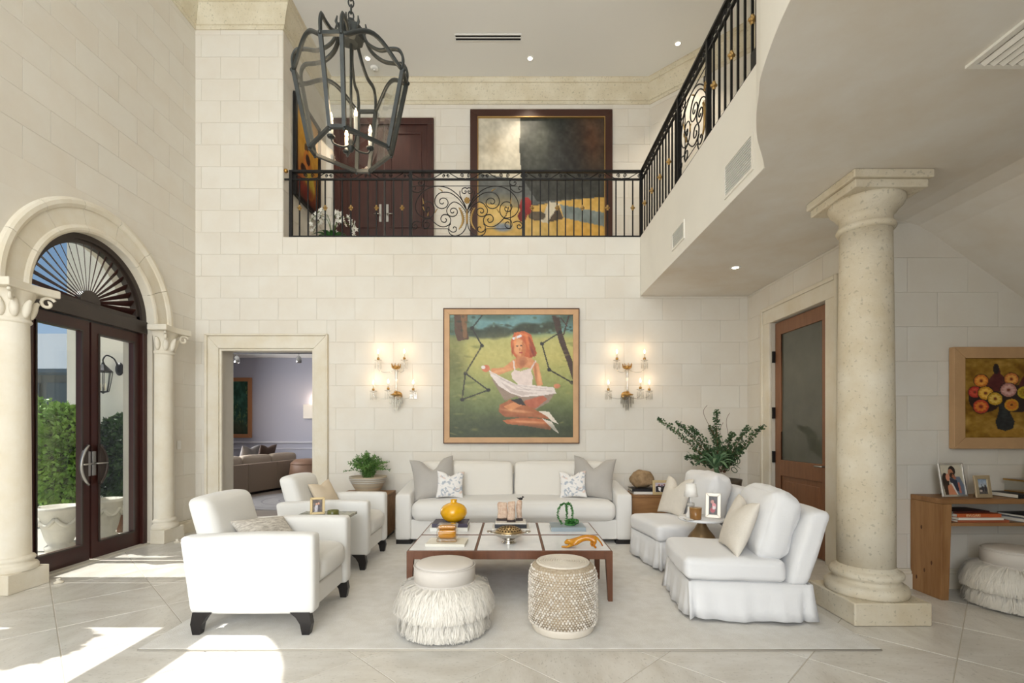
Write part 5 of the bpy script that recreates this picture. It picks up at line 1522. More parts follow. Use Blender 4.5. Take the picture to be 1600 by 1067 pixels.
rk = cush((0.31, 0.22, 0.225), 0.11, (0, 0, 0.0), 14, wr=0.018, seed=9, shear=lambda p: (p[0] * (1 - 0.25 * max(0, p[2] - 0.02) / 0.1 * (1 if p[0] > 0 else .5)), p[1], p[2])).build('stone_rock', mat('tan_rock', (166, 138, 104), 0.8, var=0.3, vscale=9, bump=0.6, bscale=16, rgb2=(120, 96, 66)), loc=(1.70, 6.37, ZB + 0.071 + 0.117))
tag(rk, 'rounded tan rock sitting on two books beside the sofa', 'rock')
def pic_party():
    c = Canvas(40, 30, (200, 190, 196)); c.noise(30, 6)
    c.poly([(.05, .4), (.3, .25), (.5, .4), (.5, 1), (.05, 1)], (30, 26, 30)); c.poly([(.5, .4), (.75, .25), (.97, .45), (.97, 1), (.5, 1)], (26, 24, 28)); c.poly([(.22, .45), (.42, .5), (.4, .95), (.25, .8)], (236, 232, 232)); c.ell(.3, .22, .08, .1, (170, 124, 110)); c.ell(.68, .2, .08, .1, (150, 110, 100)); c.ell(.5, .3, .07, .1, (120, 90, 110))
    return c
photo_frame('wide gold photo frame on the wood box beside the rock', (1.91, 6.19, ZB + 0.001), 0.235, 0.185, MATS['gilt_photo_frame'], pic_party(), 0.034, rz=-0.08, lean=0.15)

# ------------------------------------------------------------------ coffee table
MARB = mat('white_marble_tile', (238, 238, 238), 0.18, var=0.08, vscale=3, rnd=0.02, rgb2=(222, 224, 226))
ct = thing('coffee_table', 'low walnut coffee table with six white marble top tiles', 'coffee table', (-0.019, 4.50, RUG_T))
HT = 0.405; hx, hy = 0.826, 0.597
TW = WALNUT
ap = MB()
for (a, b, c, d) in ((-hx, hx, -hy, -hy + 0.028), (-hx, hx, hy - 0.028, hy), (-hx, -hx + 0.028, -hy + 0.028, hy - 0.028), (hx - 0.028, hx, -hy + 0.028, hy - 0.028)):
    MB().bb(a, b, c, d, HT - 0.066, HT).build('apron', TW, ct, bevel=0.003)
MB().bb(-hx + 0.02, hx - 0.02, -hy + 0.02, hy - 0.02, HT - 0.03, HT - 0.012).build('sub_top', TW, ct)
for x in (-hx / 3, hx / 3): MB().bb(x - 0.008, x + 0.008, -hy + 0.028, hy - 0.028, HT - 0.02, HT).build('divider', TW, ct)
MB().bb(-hx + 0.028, hx - 0.028, -0.024, 0.024, HT - 0.02, HT - 0.0005).build('divider', TW, ct)
tw_, td_ = 2 * hx / 3, hy
tm = MB().bb(-tw_ / 2 + 0.012, tw_ / 2 - 0.012, -td_ / 2 + 0.024, td_ / 2 - 0.024, -0.012, 0.001).mesh('marble_tile', MARB)
for i in range(3):
    for j in range(2):
        link('marble_tile', tm, ct, loc=((i - 1) * tw_, (j - 0.5) * td_, HT), bevel=0)
for x in (-1, 1):
    for y in (-hy, 0.0, hy):
        mb = MB(); w0, w1 = 0.062, 0.036
        yy = y - math.copysign(0.031, y) if y else 0.0
        xx = x * (hx - 0.031)
        vs = []
        for (z_, w) in ((HT - 0.003, w0), (HT - 0.09, w0 * 0.86), (0.0, w1)):
            ex = x * (hx + 0.0015 - w / 2); ey = (math.copysign(hy + 0.0015 - w / 2, y) if y else 0.0)
            vs += [(ex - w / 2, ey - w / 2, z_), (ex + w / 2, ey - w / 2, z_), (ex + w / 2, ey + w / 2, z_), (ex - w / 2, ey + w / 2, z_)]
        fs = [(0, 1, 2, 3), (11, 10, 9, 8)] + [(l * 4 + i, (l + 1) * 4 + i, (l + 1) * 4 + (i + 1) % 4, l * 4 + (i + 1) % 4) for l in range(2) for i in range(4)]
        mb.add(vs, fs); mb.build('leg', TW, ct, bevel=0.003)
ZT = RUG_T + HT + 0.0015
def T(px, py):   # point on the table top under a picture position
    d = F_PX * (CAM_H - ZT) / (py - HORIZON); return ((px - 800) * d / F_PX, d)
# books, vase
x, y = T(704, 826)
book('white book at the bottom under the yellow vase', (x, y, ZT), 0.36, 0.27, 0.035, (226, 224, 216))
book('dark purple-spined book under the yellow vase', (x + 0.005, y + 0.01, ZT + 0.036), 0.34, 0.25, 0.036, (66, 60, 78), text='PHOTOGRAPHS' if False else None)
va = MB().lathe([(0.0, 0.0), (0.06, 0.0), (0.075, 0.006), (0.11, 0.035), (0.132, 0.08), (0.128, 0.12), (0.10, 0.155), (0.06, 0.175), (0.034, 0.182), (0.027, 0.195), (0.034, 0.212), (0.028, 0.214), (0.02, 0.195), (0.0, 0.18)], seg=40).build('round_vase', mat('yellow_glass', (226, 166, 6), 0.08, spec=0.6, coat=0.4), loc=(x + 0.03, y + 0.01, ZT + 0.0725))
tag(va, 'squat glossy yellow vase on two books on the coffee table', 'vase')
x, y = T(699, 849)
book('flat off-white book under the amber glass box', (x, y, ZT), 0.33, 0.24, 0.022, (232, 228, 214), rz=-0.05)
AMB = mat('amber_glass', (244, 176, 54), 0.1, trans=0.3, spec=0.6); AMBP = glass_mat('clear_thick_glass', (0.93, 0.9, 0.84), 0.10, 0.03)
ag = thing('amber_glass_box', 'cube amber and clear glass box on the off-white book', 'glass box', (x - 0.0, y + 0.005, ZT + 0.0225))
MB().bb(-0.085, 0.085, -0.07, 0.07, 0.0, 0.03).build('clear_foot', AMBP, ag, bevel=0.01)
cush((0.15, 0.13, 0.075), 0.03, (0, 0, 0.005), 8).build('amber_core', AMB, ag, loc=(0, 0, 0.068))
MB().bb(-0.085, 0.085, -0.072, 0.072, 0.0305, 0.105).build('clear_shell', AMBP, ag, bevel=0.014)
lid = MB().bb(-0.085, 0.085, -0.072, 0.072, 0.107, 0.145).build('lid', AMBP, ag, bevel=0.014)
cush((0.14, 0.12, 0.026), 0.012, (0, 0, 0.004), 6).build('lid_core', AMB, lid, loc=(0, 0, 0.124))
# black tray book with coral pieces
x, y = T(798, 824)
book('white book in the middle of the table under the black box', (x, y, ZT), 0.36, 0.28, 0.014, (228, 224, 214))
bx = MB().bb(-0.155, 0.155, -0.12, 0.12, 0, 0.035).build('black_box', mat('black_lacquer', (22, 24, 30), 0.3), loc=(x, y, ZT + 0.0145), bevel=0.003); tag(bx, 'flat black box under the pale coral sculptures', 'box')
wb2 = MB().bb(-0.15, 0.15, -0.11, 0.11, 0, 0.014).build('white_slab', mat('slab_white', (228, 222, 212), 0.5), loc=(x, y + 0.005, ZT + 0.050), bevel=0.002); tag(wb2, 'thin white slab on the black box holding the corals', 'slab')
CORAL = mat('pale_coral', (232, 208, 186), 0.8, bump=1.0, bscale=120, var=0.2, vscale=40, rgb2=(206, 168, 140))
for i, (dx, dy, w, h, lb) in enumerate(((-0.085, 0.03, 0.10, 0.165, 'broad pale coral sculpture on a dark foot behind the silver bowl'), (0.005, -0.035, 0.07, 0.18, 'slender pale coral sculpture between the two others'), (0.085, 0.035, 0.055, 0.185, 'pale coral sculpture with a small black bird on top'))):
    t = thing('coral_sculpture', lb, 'sculpture', (x + dx, y + dy, ZT + 0.0645), group='coral sculptures on the coffee table')
    MB().bb(-w / 2 - 0.008, w / 2 + 0.008, -0.03, 0.03, 0, 0.018).build('foot', mat('dark_wood_foot', (48, 30, 22), 0.4), t, bevel=0.002)
    cm = cush((w, 0.045, h), 0.02, (0, 0.006, 0.0), 14, wr=0.012, seed=i * 5).build('coral_slab', CORAL, t, loc=(0, 0, 0.018 + h / 2))
    if i == 2:
        b = MB().ball((0, 0, 0), 0.014, 8, 6, (1.5, .7, 1)); b.ball((0.02, 0, 0.018), 0.009, 8, 6); b.tube([(0.026, 0, 0.018), (0.036, 0, 0.016)], [0.004, 0.001], 5); b.tube([(-0.015, 0, 0), (-0.04, 0, 0.012)], [0.007, 0.002], 5)
        b.build('black_bird', mat('bird_black', (20, 20, 22), 0.4), t, loc=(0.015, 0, 0.018 + h + 0.012))
# silver bowl
x, y = T(795, 848)
SILV = mat('polished_silver', (206, 200, 190), 0.18, metal=1.0, var=0.1, vscale=8)
sb = thing('silver_bowl', 'footed silver bowl with a pierced domed lid on the marble tiles', 'bowl', (x, y, ZT))
MB().lathe([(0.0, 0.0), (0.062, 0.0), (0.066, 0.006), (0.054, 0.014), (0.046, 0.026), (0.05, 0.034), (0.085, 0.05), (0.115, 0.068), (0.13, 0.084), (0.148, 0.094), (0.146, 0.098), (0.118, 0.098), (0.0, 0.09)], seg=36).build('bowl_body', SILV, sb)
ld = MB().lathe([(0.118, 0.097), (0.112, 0.106), (0.095, 0.122), (0.07, 0.136), (0.035, 0.144), (0.0, 0.146)], seg=36).build('pierced_lid', mat('gilt_silver', (186, 160, 118), 0.3, metal=0.9), sb)
hm = MB().lathe([(0.0, 0.0), (0.007, 0.0)], seg=8).mesh('pierced_hole', mat('hole_dark', (40, 30, 20), 0.8))
for ring, (r, n, z_, tl) in enumerate(((0.103, 24, 0.1155, 0.75), (0.084, 20, 0.1295, 0.6), (0.062, 15, 0.139, 0.42), (0.038, 9, 0.1446, 0.2), (0.014, 4, 0.1462, 0.05))):
    for k in range(n):
        a = 2 * PI * (k + 0.5 * (ring % 2)) / n
        o_ = link('pierced_hole', hm, ld, loc=(r * math.cos(a), r * math.sin(a), z_ + 0.0008), rot=(0, tl, a))
for sg in (-1, 1):
    MB().tube([(sg * 0.146, -0.03, 0.094), (sg * 0.18, -0.02, 0.098), (sg * 0.184, 0.0, 0.099), (sg * 0.18, 0.02, 0.098), (sg * 0.146, 0.03, 0.094)], 0.006, 6).build('scroll_handle', SILV, sb)
# grey book and trailing plant
x, y = T(886, 826)
book('blue-grey book under the trailing green plant', (x, y, ZT), 0.33, 0.26, 0.038, (148, 160, 166), text='GARDENS' if False else None)
SUC = mat('string_of_pearls', (72, 138, 60), 0.5, var=0.4, vscale=30, rgb2=(40, 96, 40))
tp_ = thing('trailing_plant', 'small trailing green succulent looped over hoops on the blue-grey book', 'plant', (x + 0.0, y, ZT + 0.0385))
fo = MB(); vn = MB(); r_ = random.Random(5)
loops = [smooth([(-0.05, 0, 0.01), (-0.088, 0, 0.08), (-0.08, 0, 0.16), (-0.045, 0, 0.205), (-0.01, 0, 0.19), (0.0, 0, 0.11), (-0.005, 0, 0.01)], 8),
         smooth([(0.0, 0.01, 0.1), (0.0, 0.01, 0.19), (0.02, 0.01, 0.21), (0.045, 0.01, 0.17), (0.055, 0.01, 0.1), (0.045, 0.01, 0.02)], 8)]
for lp in loops:
    vn.tube(lp, 0.002, 5)
    for p in lp:
        for _ in range(7): leafy(fo, Vector(p) + Vector((r_.uniform(-.006, .006), r_.uniform(-.006, .006), r_.uniform(-.004, .004))), (r_.uniform(-1, 1), r_.uniform(-1, 1), r_.uniform(-1, 1)), 0.016, 0.005, r_)
for _ in range(420):
    a = r_.uniform(0, 2 * PI); rr = r_.uniform(0, 0.055)
    leafy(fo, (0.045 + rr * 1.2 * math.cos(a), rr * math.sin(a) * .8, r_.uniform(0.0, 0.05)), (r_.uniform(-1, 1), r_.uniform(-1, 1), r_.uniform(0, 1)), 0.018, 0.006, r_)
fo.build('leaves', SUC, tp_, fix=False)['kind'] = 'stuff'
vn.build('vine', SUC, tp_, fix=False)
MB().lathe([(0.0, 0.0), (0.05, 0.0), (0.055, 0.012), (0.0, 0.014)], (0.03, 0, 0), 16).build('moss_pad', SUC, tp_)
# amber panther figurine: one continuous body grown with a skin modifier
x, y = T(906, 856)
PAN = mat('amber_figurine', (232, 168, 46), 0.1, trans=0.35, spec=0.6, var=0.35, vscale=9, rgb2=(198, 112, 26))
pan = bpy.data.meshes.new('panther')
J = {'hip': (0.10, 0, 0.095, .030), 'mid': (0.03, 0, 0.080, .027), 'chest': (-0.04, 0, 0.052, .032), 'neck': (-0.075, 0, 0.045, .022), 'head': (-0.105, -0.005, 0.042, .022), 'muzzle': (-0.128, -0.008, 0.030, .012),
     'rl1': (0.125, -0.02, 0.06, .018), 'rl2': (0.112, -0.024, 0.03, .011), 'rl3': (0.135, -0.024, 0.008, .009), 'rr1': (0.105, 0.024, 0.06, .018), 'rr2': (0.09, 0.026, 0.03, .011), 'rr3': (0.105, 0.026, 0.008, .009),
     'fl1': (-0.055, -0.028, 0.03, .014), 'fl2': (-0.10, -0.032, 0.010, .010), 'fl3': (-0.15, -0.03, 0.008, .009), 'fr1': (-0.03, 0.028, 0.03, .014), 'fr2': (-0.06, 0.032, 0.010, .010), 'fr3': (-0.10, 0.032, 0.008, .009),
     't1': (0.14, 0.0, 0.085, .010), 't2': (0.17, 0.005, 0.05, .007), 't3': (0.185, 0.008, 0.02, .006), 'e1': (-0.10, -0.018, 0.064, .006), 'e2': (-0.10, 0.012, 0.064, .006)}
EDG = [('hip', 'mid'), ('mid', 'chest'), ('chest', 'neck'), ('neck', 'head'), ('head', 'muzzle'), ('hip', 'rl1'), ('rl1', 'rl2'), ('rl2', 'rl3'), ('hip', 'rr1'), ('rr1', 'rr2'), ('rr2', 'rr3'), ('chest', 'fl1'), ('fl1', 'fl2'), ('fl2', 'fl3'), ('chest', 'fr1'), ('fr1', 'fr2'), ('fr2', 'fr3'), ('hip', 't1'), ('t1', 't2'), ('t2', 't3'), ('head', 'e1'), ('head', 'e2')]
ks = list(J)
pan.from_pydata([J[k][:3] for k in ks], [(ks.index(a), ks.index(b)) for a, b in EDG], [])
pan.materials.append(PAN)
po = link('panther_figurine', pan, loc=(x, y, ZT + 0.002), rot=(0, 0, -0.2))
skm = po.modifiers.new('skin', 'SKIN'); sv = pan.skin_vertices[0].data
for i, k in enumerate(ks):
    sv[i].radius = (J[k][3], J[k][3]); sv[i].use_root = (k == 'hip')
skm.use_smooth_shade = True
ssm = po.modifiers.new('sub', 'SUBSURF'); ssm.levels = 2; ssm.render_levels = 2
tag(po, 'amber glass crouching panther figurine on the marble coffee table', 'figurine')

# ------------------------------------------------------------------ stools
def fur(mb, r_top, z_top, r_bot, z_bot, n, length, r_, droop=0.7, zmin=0.012):
    """long strands rooted on a tier, gathered into locks that share a tip"""
    locks = n // 14
    for _ in range(locks):
        a = r_.uniform(0, 2 * PI); s = r_.random() ** 0.8
        r = r_top + (r_bot - r_top) * s; z_ = z_top + (z_bot - z_top) * s
        l = length * r_.uniform(0.75, 1.2)
        da = r_.uniform(-.10, .10)
        for _k in range(14):
            a1 = a + r_.gauss(0, .05)
            d = Vector((math.cos(a1), math.sin(a1), 0)); d2 = Vector((math.cos(a + da), math.sin(a + da), 0)); tg = Vector((-d.y, d.x, 0))
            ll = l * r_.uniform(.75, 1.1)
            p0 = d * r + Vector((0, 0, z_ + r_.gauss(0, .008)))
            p1 = p0 + d * ll * 0.40 + Vector((0, 0, -ll * 0.10))
            p2 = d2 * (r + ll * 0.56) + tg * r_.gauss(0, .010) + Vector((0, 0, z_ - ll * 0.48))
            p3 = d2 * (r + ll * 0.54) + tg * r_.gauss(0, .012) + Vector((0, 0, z_ - ll * 0.92))
            for p in (p1, p2, p3):
                if p.z < zmin: p.z = zmin + r_.uniform(0, .008)
            w = 0.0020
            mb.add([p0 - tg * w, p0 + tg * w, p1 + tg * w, p1 - tg * w, p2 + tg * w * .8, p2 - tg * w * .8, p3], [(0, 1, 2, 3), (3, 2, 4, 5), (5, 4, 6)], True)
FURM = mat('long_ivory_fur', (246, 240, 228), 0.8, sheen=0.4, var=0.06, vscale=20)
LEATH = mat('pale_grey_leather', (214, 207, 198), 0.5, bump=0.05, bscale=200)
def fur_stool(label, loc, lm):
    t = thing('fur_stool', label, 'stool', loc)
    r_ = random.Random(21)
    MB().lathe([(0.0, 0.01), (0.19, 0.01), (0.215, 0.05), (0.215, 0.34), (0.0, 0.34)], seg=32).build('core', LEATH, t)
    sd_ = MB().lathe([(0.212, 0.325), (0.212, 0.43), (0.207, 0.442)], seg=40).build('leather_band', lm, t)
    MB().tube([(0.211 * math.cos(2 * PI * k / 40), 0.211 * math.sin(2 * PI * k / 40), 0.44) for k in range(40)], 0.004, 6, closed=True).build('piping', lm, t)
    MB().lathe([(0.209, 0.44), (0.19, 0.456), (0.12, 0.466), (0.0, 0.470)], seg=40).build('cushion_top', lm, t)
    f1 = MB(); fur(f1, 0.214, 0.325, 0.22, 0.25, 15000, 0.19, r_, zmin=0.13)
    f1.build('fur_tier', FURM, t, fix=False)['kind'] = 'stuff'
    f2 = MB(); fur(f2, 0.215, 0.19, 0.20, 0.05, 17000, 0.17, r_)
    f2.build('fur_tier', FURM, t, fix=False)['kind'] = 'stuff'
    return t
fur_stool('round stool with two tiers of long ivory fur and grey leather top on the rug', (-0.47, 3.40, RUG_T), LEATH)
fs2 = copy_tree([o for o in COL.objects if o.name == 'fur_stool'][0])
fs2.location = (3.98, 3.84, 0.0)
fs2['label'] = 'round ivory fur stool tucked under the wooden console'
bs = thing('beaded_stool', 'round drum stool wrapped in knotted cord and pale beads on the rug', 'stool', (0.355, 3.40, RUG_T))
BCORD = mat('knotted_cord', (196, 180, 156), 0.85, var=0.25, vscale=60, rgb2=(164, 144, 118), bump=0.8, bscale=150)
MB().lathe([(0.0, 0.0), (0.205, 0.0), (0.215, 0.012), (0.222, 0.04), (0.228, 0.06)], seg=40).build('base_band', mat('cream_leather_band', (228, 218, 202), 0.5), bs)
MB().lathe([(0.226, 0.055), (0.232, 0.12), (0.232, 0.36), (0.224, 0.42), (0.205, 0.445), (0.18, 0.456)], seg=48).build('drum', BCORD, bs)
tpb = MB()
for k in range(11):
    r = 0.012 + k * 0.0165
    tpb.tube([(r * math.cos(2 * PI * i / 32), r * math.sin(2 * PI * i / 32), 0.458 + 0.004 * (1 - k / 11)) for i in range(32)], 0.0092, 6, closed=True)
tpb.build('braided_top', mat('braided_cord', (226, 216, 200), 0.85, bump=0.7, bscale=130), bs)
bd = MB(); r_ = random.Random(2)
for row in range(23):
    z_ = 0.07 + row * 0.0162
    r = 0.232 if z_ < 0.37 else 0.232 - (z_ - 0.37) * 0.32
    for k in range(66):
        a = 2 * PI * (k + 0.5 * (row % 2)) / 66
        rr = 0.0058 if r_.random() < .72 else 0.0098
        bd.ball((r * math.cos(a) + 0.004 * math.cos(a), r * math.sin(a) + 0.004 * math.sin(a), z_), rr, 6, 4)
bd.build('beads', mat('pearl_bead', (232, 224, 212), 0.35, var=0.12, vscale=70, rgb2=(196, 184, 168)), bs, fix=False)['kind'] = 'stuff'

# ------------------------------------------------------------------ slipper chairs (face -x)
def slipper(label, loc, rz, seed):
    t = thing('slipper_chair', label, 'chair', loc, rz, group='white slipcovered armless chairs')
    # skirt: wavy fabric wall with corner pleats, x -0.42..0.42, y -0.36..0.36
    mb = MB(); path = []
    hx_, hy_ = 0.425, 0.36
    per = [(-hx_, -hy_), (hx_, -hy_), (hx_, hy_), (-hx_, hy_)]
    N = 36; pts = []
    for k in range(4):
        a = Vector(per[k]); b = Vector(per[(k + 1) % 4]); nn = Vector(((b - a).y, -(b - a).x)).normalized()
        for i in range(N):
            s = i / N
            pts.append((a.lerp(b, s), nn, s))
    rows = [(0.285, 0.0, 0.0), (0.2, 0.006, 0.3), (0.1, 0.014, 0.7), (0.02, 0.022, 1.0)]
    vs = []
    for (z_, fl_, am) in rows:
        for (p, nn, s) in pts:
            wv = 0.010 * math.sin(s * 17 + seed) + 0.005 * math.sin(s * 41 + seed * 2)
            pl = -0.045 * math.exp(-((s - 0.055) / 0.028) ** 2) - 0.045 * math.exp(-((s - 0.945) / 0.028) ** 2) + 0.012 * math.exp(-(s / 0.03) ** 2)
            q = p + nn * (fl_ + am * (wv + pl))
            vs.append((q.x, q.y, z_ + am * 0.006 * math.sin(s * 9 + seed)))
    M_ = len(pts)
    fs = [(r * M_ + i, r * M_ + (i + 1) % M_, (r + 1) * M_ + (i + 1) % M_, (r + 1) * M_ + i) for r in range(3) for i in range(M_)]
    mb.add(vs, fs, True)
    sk = mb.build('skirt', LINEN, t)
    sdf = sk.modifiers.new('solid', 'SOLIDIFY'); sdf.thickness = 0.006; sdf.offset = -1
    MB().bb(-0.41, 0.41, -0.345, 0.345, 0.10, 0.285).build('frame', LINEN, t, bevel=0.02)
    MB().lathe([(0.0, 0.0), (0.24, 0.0), (0.24, 0.03), (0.05, 0.05), (0.05, 0.10), (0.0, 0.10)], seg=28).build('swivel_base', BLACKWOOD, t)
    def pud(p): return (p[0], p[1], p[2] + 0.01 * mnoise.noise(Vector((p[0] * 5 + seed, p[1] * 5, 0))))
    cush((0.70, 0.725, 0.165), 0.05, (0.01, 0.006, 0.018), 18, wr=0.004, seed=seed, shear=pud).build('seat_cushion', LINEN, t, loc=(-0.095, 0, 0.367))
    def lean(p): return (p[0] + 0.30 * (p[2] + 0.26), p[1], p[2])
    cush((0.15, 0.72, 0.53), 0.05, (0.012, 0, 0.004), 14, wr=0.004, seed=seed + 4, shear=lean).build('backrest', LINEN, t, loc=(0.335, 0, 0.535))
    cush((0.22, 0.62, 0.50), 0.075, (0.045, 0.01, 0.02), 18, wr=0.014, seed=seed + 9).build('back_cushion', LINEN, t, loc=(0.235, 0, 0.675), rot=(0.0, 0.27, 0))
    return t
slipper('white slipcovered armless chair beside the stone column', (1.735, 3.83, RUG_T), -0.10, 1)
slipper('white slipcovered armless chair in front of the tall branch plant', (1.80, 5.12, RUG_T), 0.15, 5)
put_pillow(0.43, 0.43, 0.15, BEIGE_P, 'oatmeal pillow on the slipcovered chair beside the column', (1.655, 3.735, 0.47), -0.36, -PI / 2 - 0.10 + 0.0, 0.05, 2, 0.04)
put_pillow(0.43, 0.43, 0.15, BEIGE_P, 'oatmeal pillow on the slipcovered chair by the tall plant', (1.70, 5.26, 0.47), -0.36, -PI / 2 + 0.32, 0.12, 7)

# side table with lamp
tb = thing('round_side_table', 'round marble side table on a flared bronze base between the slipcovered chairs', 'side table', (1.745, 4.475, RUG_T))
MB().lathe([(0.0, 0.552), (0.20, 0.552), (0.205, 0.557), (0.205, 0.568), (0.20, 0.572), (0.0, 0.572)], seg=40).build('marble_top', MARB, tb)
MB().lathe([(0.0, 0.0), (0.185, 0.0), (0.188, 0.01), (0.182, 0.15), (0.165, 0.27), (0.137, 0.355), (0.105, 0.415), (0.064, 0.465), (0.040, 0.51), (0.034, 0.552), (0.0, 0.552)], seg=36).build('flared_base', mat('aged_bronze', (140, 116, 84), 0.35, metal=0.7, var=0.2, vscale=6), tb)
ZR = RUG_T + 0.5725
tl_ = thing('table_lamp', 'tiny white shaded table lamp on the round marble side table', 'lamp', (1.655, 4.50, ZR))
WHT = mat('lamp_white_ceramic', (240, 238, 232), 0.3)
MB().lathe([(0.0, 0.0), (0.045, 0.0), (0.047, 0.01), (0.03, 0.06), (0.026, 0.10), (0.0, 0.10)], seg=24).build('base', WHT, tl_)
MB().lathe([(0.0, 0.10), (0.03, 0.10), (0.034, 0.115), (0.03, 0.13), (0.0, 0.13)], seg=20).build('ball_joint', mat('lamp_grey_ring', (190, 186, 178), 0.3), tl_)
MB().tube([(0, 0, 0.13), (0, 0, 0.21)], 0.008, 8).build('stem', WHT, tl_)
MB().lathe([(0.062, 0.19), (0.044, 0.305), (0.042, 0.305), (0.060, 0.19)], seg=28).build('lamp_shade', mat('lamp_shade_white', (246, 243, 236), 0.8), tl_)
cd = thing('candle_jar', 'amber glass candle jar in front of the tiny lamp', 'candle', (1.655, 4.385, ZR))
MB().lathe([(0.0, 0.0), (0.046, 0.0), (0.05, 0.006), (0.053, 0.10), (0.049, 0.10), (0.046, 0.012), (0.0, 0.01)], seg=28).build('jar', mat('amber_jar', (176, 126, 70), 0.12, trans=0.4), cd)
MB().lathe([(0.0, 0.06), (0.045, 0.06), (0.044, 0.012), (0.0, 0.012)], seg=20).build('wax', MATS['candle_wax'], cd)
MB().lathe([(0.053, 0.098), (0.055, 0.104), (0.05, 0.104)], seg=28).build('brass_rim', BRASS, cd)
c = Canvas(24, 44, (70, 60, 60)); c.noise(40, 6); c.ell(.4, .3, .2, .1, (200, 140, 130)); c.ell(.6, .5, .25, .14, (214, 130, 136)); c.ell(.45, .75, .3, .14, (176, 60, 70)); c.ell(.6, .62, .2, .1, (226, 206, 206)); c.noise(30, 14)
photo_frame('slim silver and white photo frame on the round marble table', (1.835, 4.44, ZR), 0.13, 0.225, mat('cream_silver_frame', (222, 214, 200), 0.3, metal=0.2), c, 0.03, rz=-0.45, lean=0.22)
np_ = thing('note_card', 'small white card in a thin metal tray on the round marble table', 'card', (1.585, 4.36, ZR))
MB().bb(-0.035, 0.035, -0.045, 0.045, 0, 0.004).build('tray', STEEL, np_); MB().bb(-0.03, 0.03, -0.04, 0.04, 0.004, 0.006).build('card', WHT, np_)

# ------------------------------------------------------------------ tall branch plant
bp = thing('branch_plant', 'tall arrangement of leafy branches and agave rosette behind the slipcovered chair', 'plant', (2.60, 6.02, 0.0))
MB().lathe([(0.0, 0.0), (0.17, 0.0), (0.18, 0.02), (0.20, 0.40), (0.22, 0.74), (0.23, 0.78), (0.20, 0.78), (0.18, 0.74), (0.0, 0.74)], seg=28).build('planter', mat('dark_planter', (92, 82, 68), 0.6, var=0.2, vscale=5), bp)
DG = mat('dark_leaf', (76, 102, 62), 0.5, var=0.4, vscale=10, rgb2=(46, 72, 46)); TWIG = mat('brown_twig', (112, 76, 52), 0.7)
AGV = mat('agave_leaf', (112, 142, 104), 0.45, var=0.3, vscale=5, rgb2=(56, 92, 60))
r_ = random.Random(31)
def br(tip, bend=0.1, dens=1.0):
    tw = MB(); lv_ = MB()
    tip = Vector(tip); b0 = Vector((r_.uniform(-.06, .06), r_.uniform(-.05, .05), 0.86))
    mid = b0.lerp(tip, 0.5) + Vector((0, 0, bend))
    pts = smooth([tuple(b0), tuple(b0.lerp(mid, .5) + Vector((0, 0, .02))), tuple(mid), tuple(mid.lerp(tip, .55) + Vector((0, 0, .02))), tuple(tip)], 8)
    n = len(pts)
    tw.tube(pts, [0.006 - 0.004 * i / n for i in range(n)], 5, cap=False)
    for i in range(6, n):
        s = 1 - 0.55 * i / n
        for _ in range(int(9 * dens)):
            p = Vector(pts[i]) + Vector((r_.uniform(-.05, .05), r_.uniform(-.05, .05), r_.uniform(-.05, .05))) * s
            leafy(lv_, p, (r_.uniform(-1, 1), r_.uniform(-1, 1), r_.uniform(-.3, 1)), 0.038 * (0.6 + s * .5), 0.012, r_)
    tw.build('branch', TWIG, bp, fix=False)
    lv_.build('branch_leaves', DG, bp, fix=False)['kind'] = 'stuff'
def tipof(px, py, y=6.0): 
    v = P(px, py, y); return (v.x - 2.60, y - 6.02, v.z)
for (px, py, yy) in ((1028, 655, 5.95), (1058, 661, 6.1), (1078, 668, 5.9), (1119, 643, 6.05), (1110, 668, 6.1), (1191, 668, 6.0), (1169, 668, 6.1), (1145, 678, 5.9), (1072, 715, 5.8), (1160, 700, 6.1)):
    br(tipof(px, py, yy), 0.04)
tw = MB()
for (px, py) in ((1105, 633), (1140, 645), (1130, 660), (1122, 652), (1098, 680)):
    tp2 = Vector(tipof(px, py, 6.05))
    tw.tube(smooth([(0.02, 0, .86), tuple(tp2 * 0.5 + Vector((0.05, 0, .36))), tuple(tp2 + Vector((-.04, 0, -.12))), tuple(tp2)], 6), 0.0025, 4, cap=False)
tw.build('bare_twigs', TWIG, bp, fix=False)
for k in range(20):
    a = k * 2.4; el = 0.1 + 0.9 * (k / 20); l = 0.30 - 0.10 * (k / 20)
    d = Vector((math.cos(a), math.sin(a), 0)); o0 = Vector((-0.15, -0.17, 0.93))
    pts = [o0, o0 + d * l * .5 * math.cos(el) + Vector((0, 0, l * .55 * math.sin(el) + 0.06)), o0 + d * l * math.cos(el) + Vector((0, 0, l * math.sin(el) + (0.02 if el > .5 else -.04)))]
    s_ = smooth([tuple(p) for p in pts], 5)
    MB().tube(s_, [0.016, 0.024, 0.028, 0.030, 0.030, 0.028, 0.025, 0.020, 0.014, 0.008, 0.002], 6, flat=(1, 0.25)).build('agave_leaf', AGV, bp)
MB().tube(smooth([(-0.03, -0.03, 0.74), (-0.10, -0.11, 0.84), (-0.15, -0.17, 0.945)], 4), [0.03] * 9, 8).build('agave_stem', AGV, bp)
cl = MB()
for k in range(9):
    c0 = Vector((0.08 + r_.uniform(-.05, .08), r_.uniform(-.1, .0), 0.92 + r_.uniform(-.05, .14))); rr = r_.uniform(.03, .055); tl2 = r_.uniform(0, 3)
    cl.tube([(c0.x + rr * math.cos(t_ / 12 * 2 * PI), c0.y + rr * math.sin(t_ / 12 * 2 * PI) * math.sin(tl2), c0.z + rr * math.sin(t_ / 12 * 2 * PI) * math.cos(tl2 * .3)) for t_ in range(12)], 0.005, 5, closed=True)
cl.build('curled_vine', DG, bp, fix=False)
ls = MB()
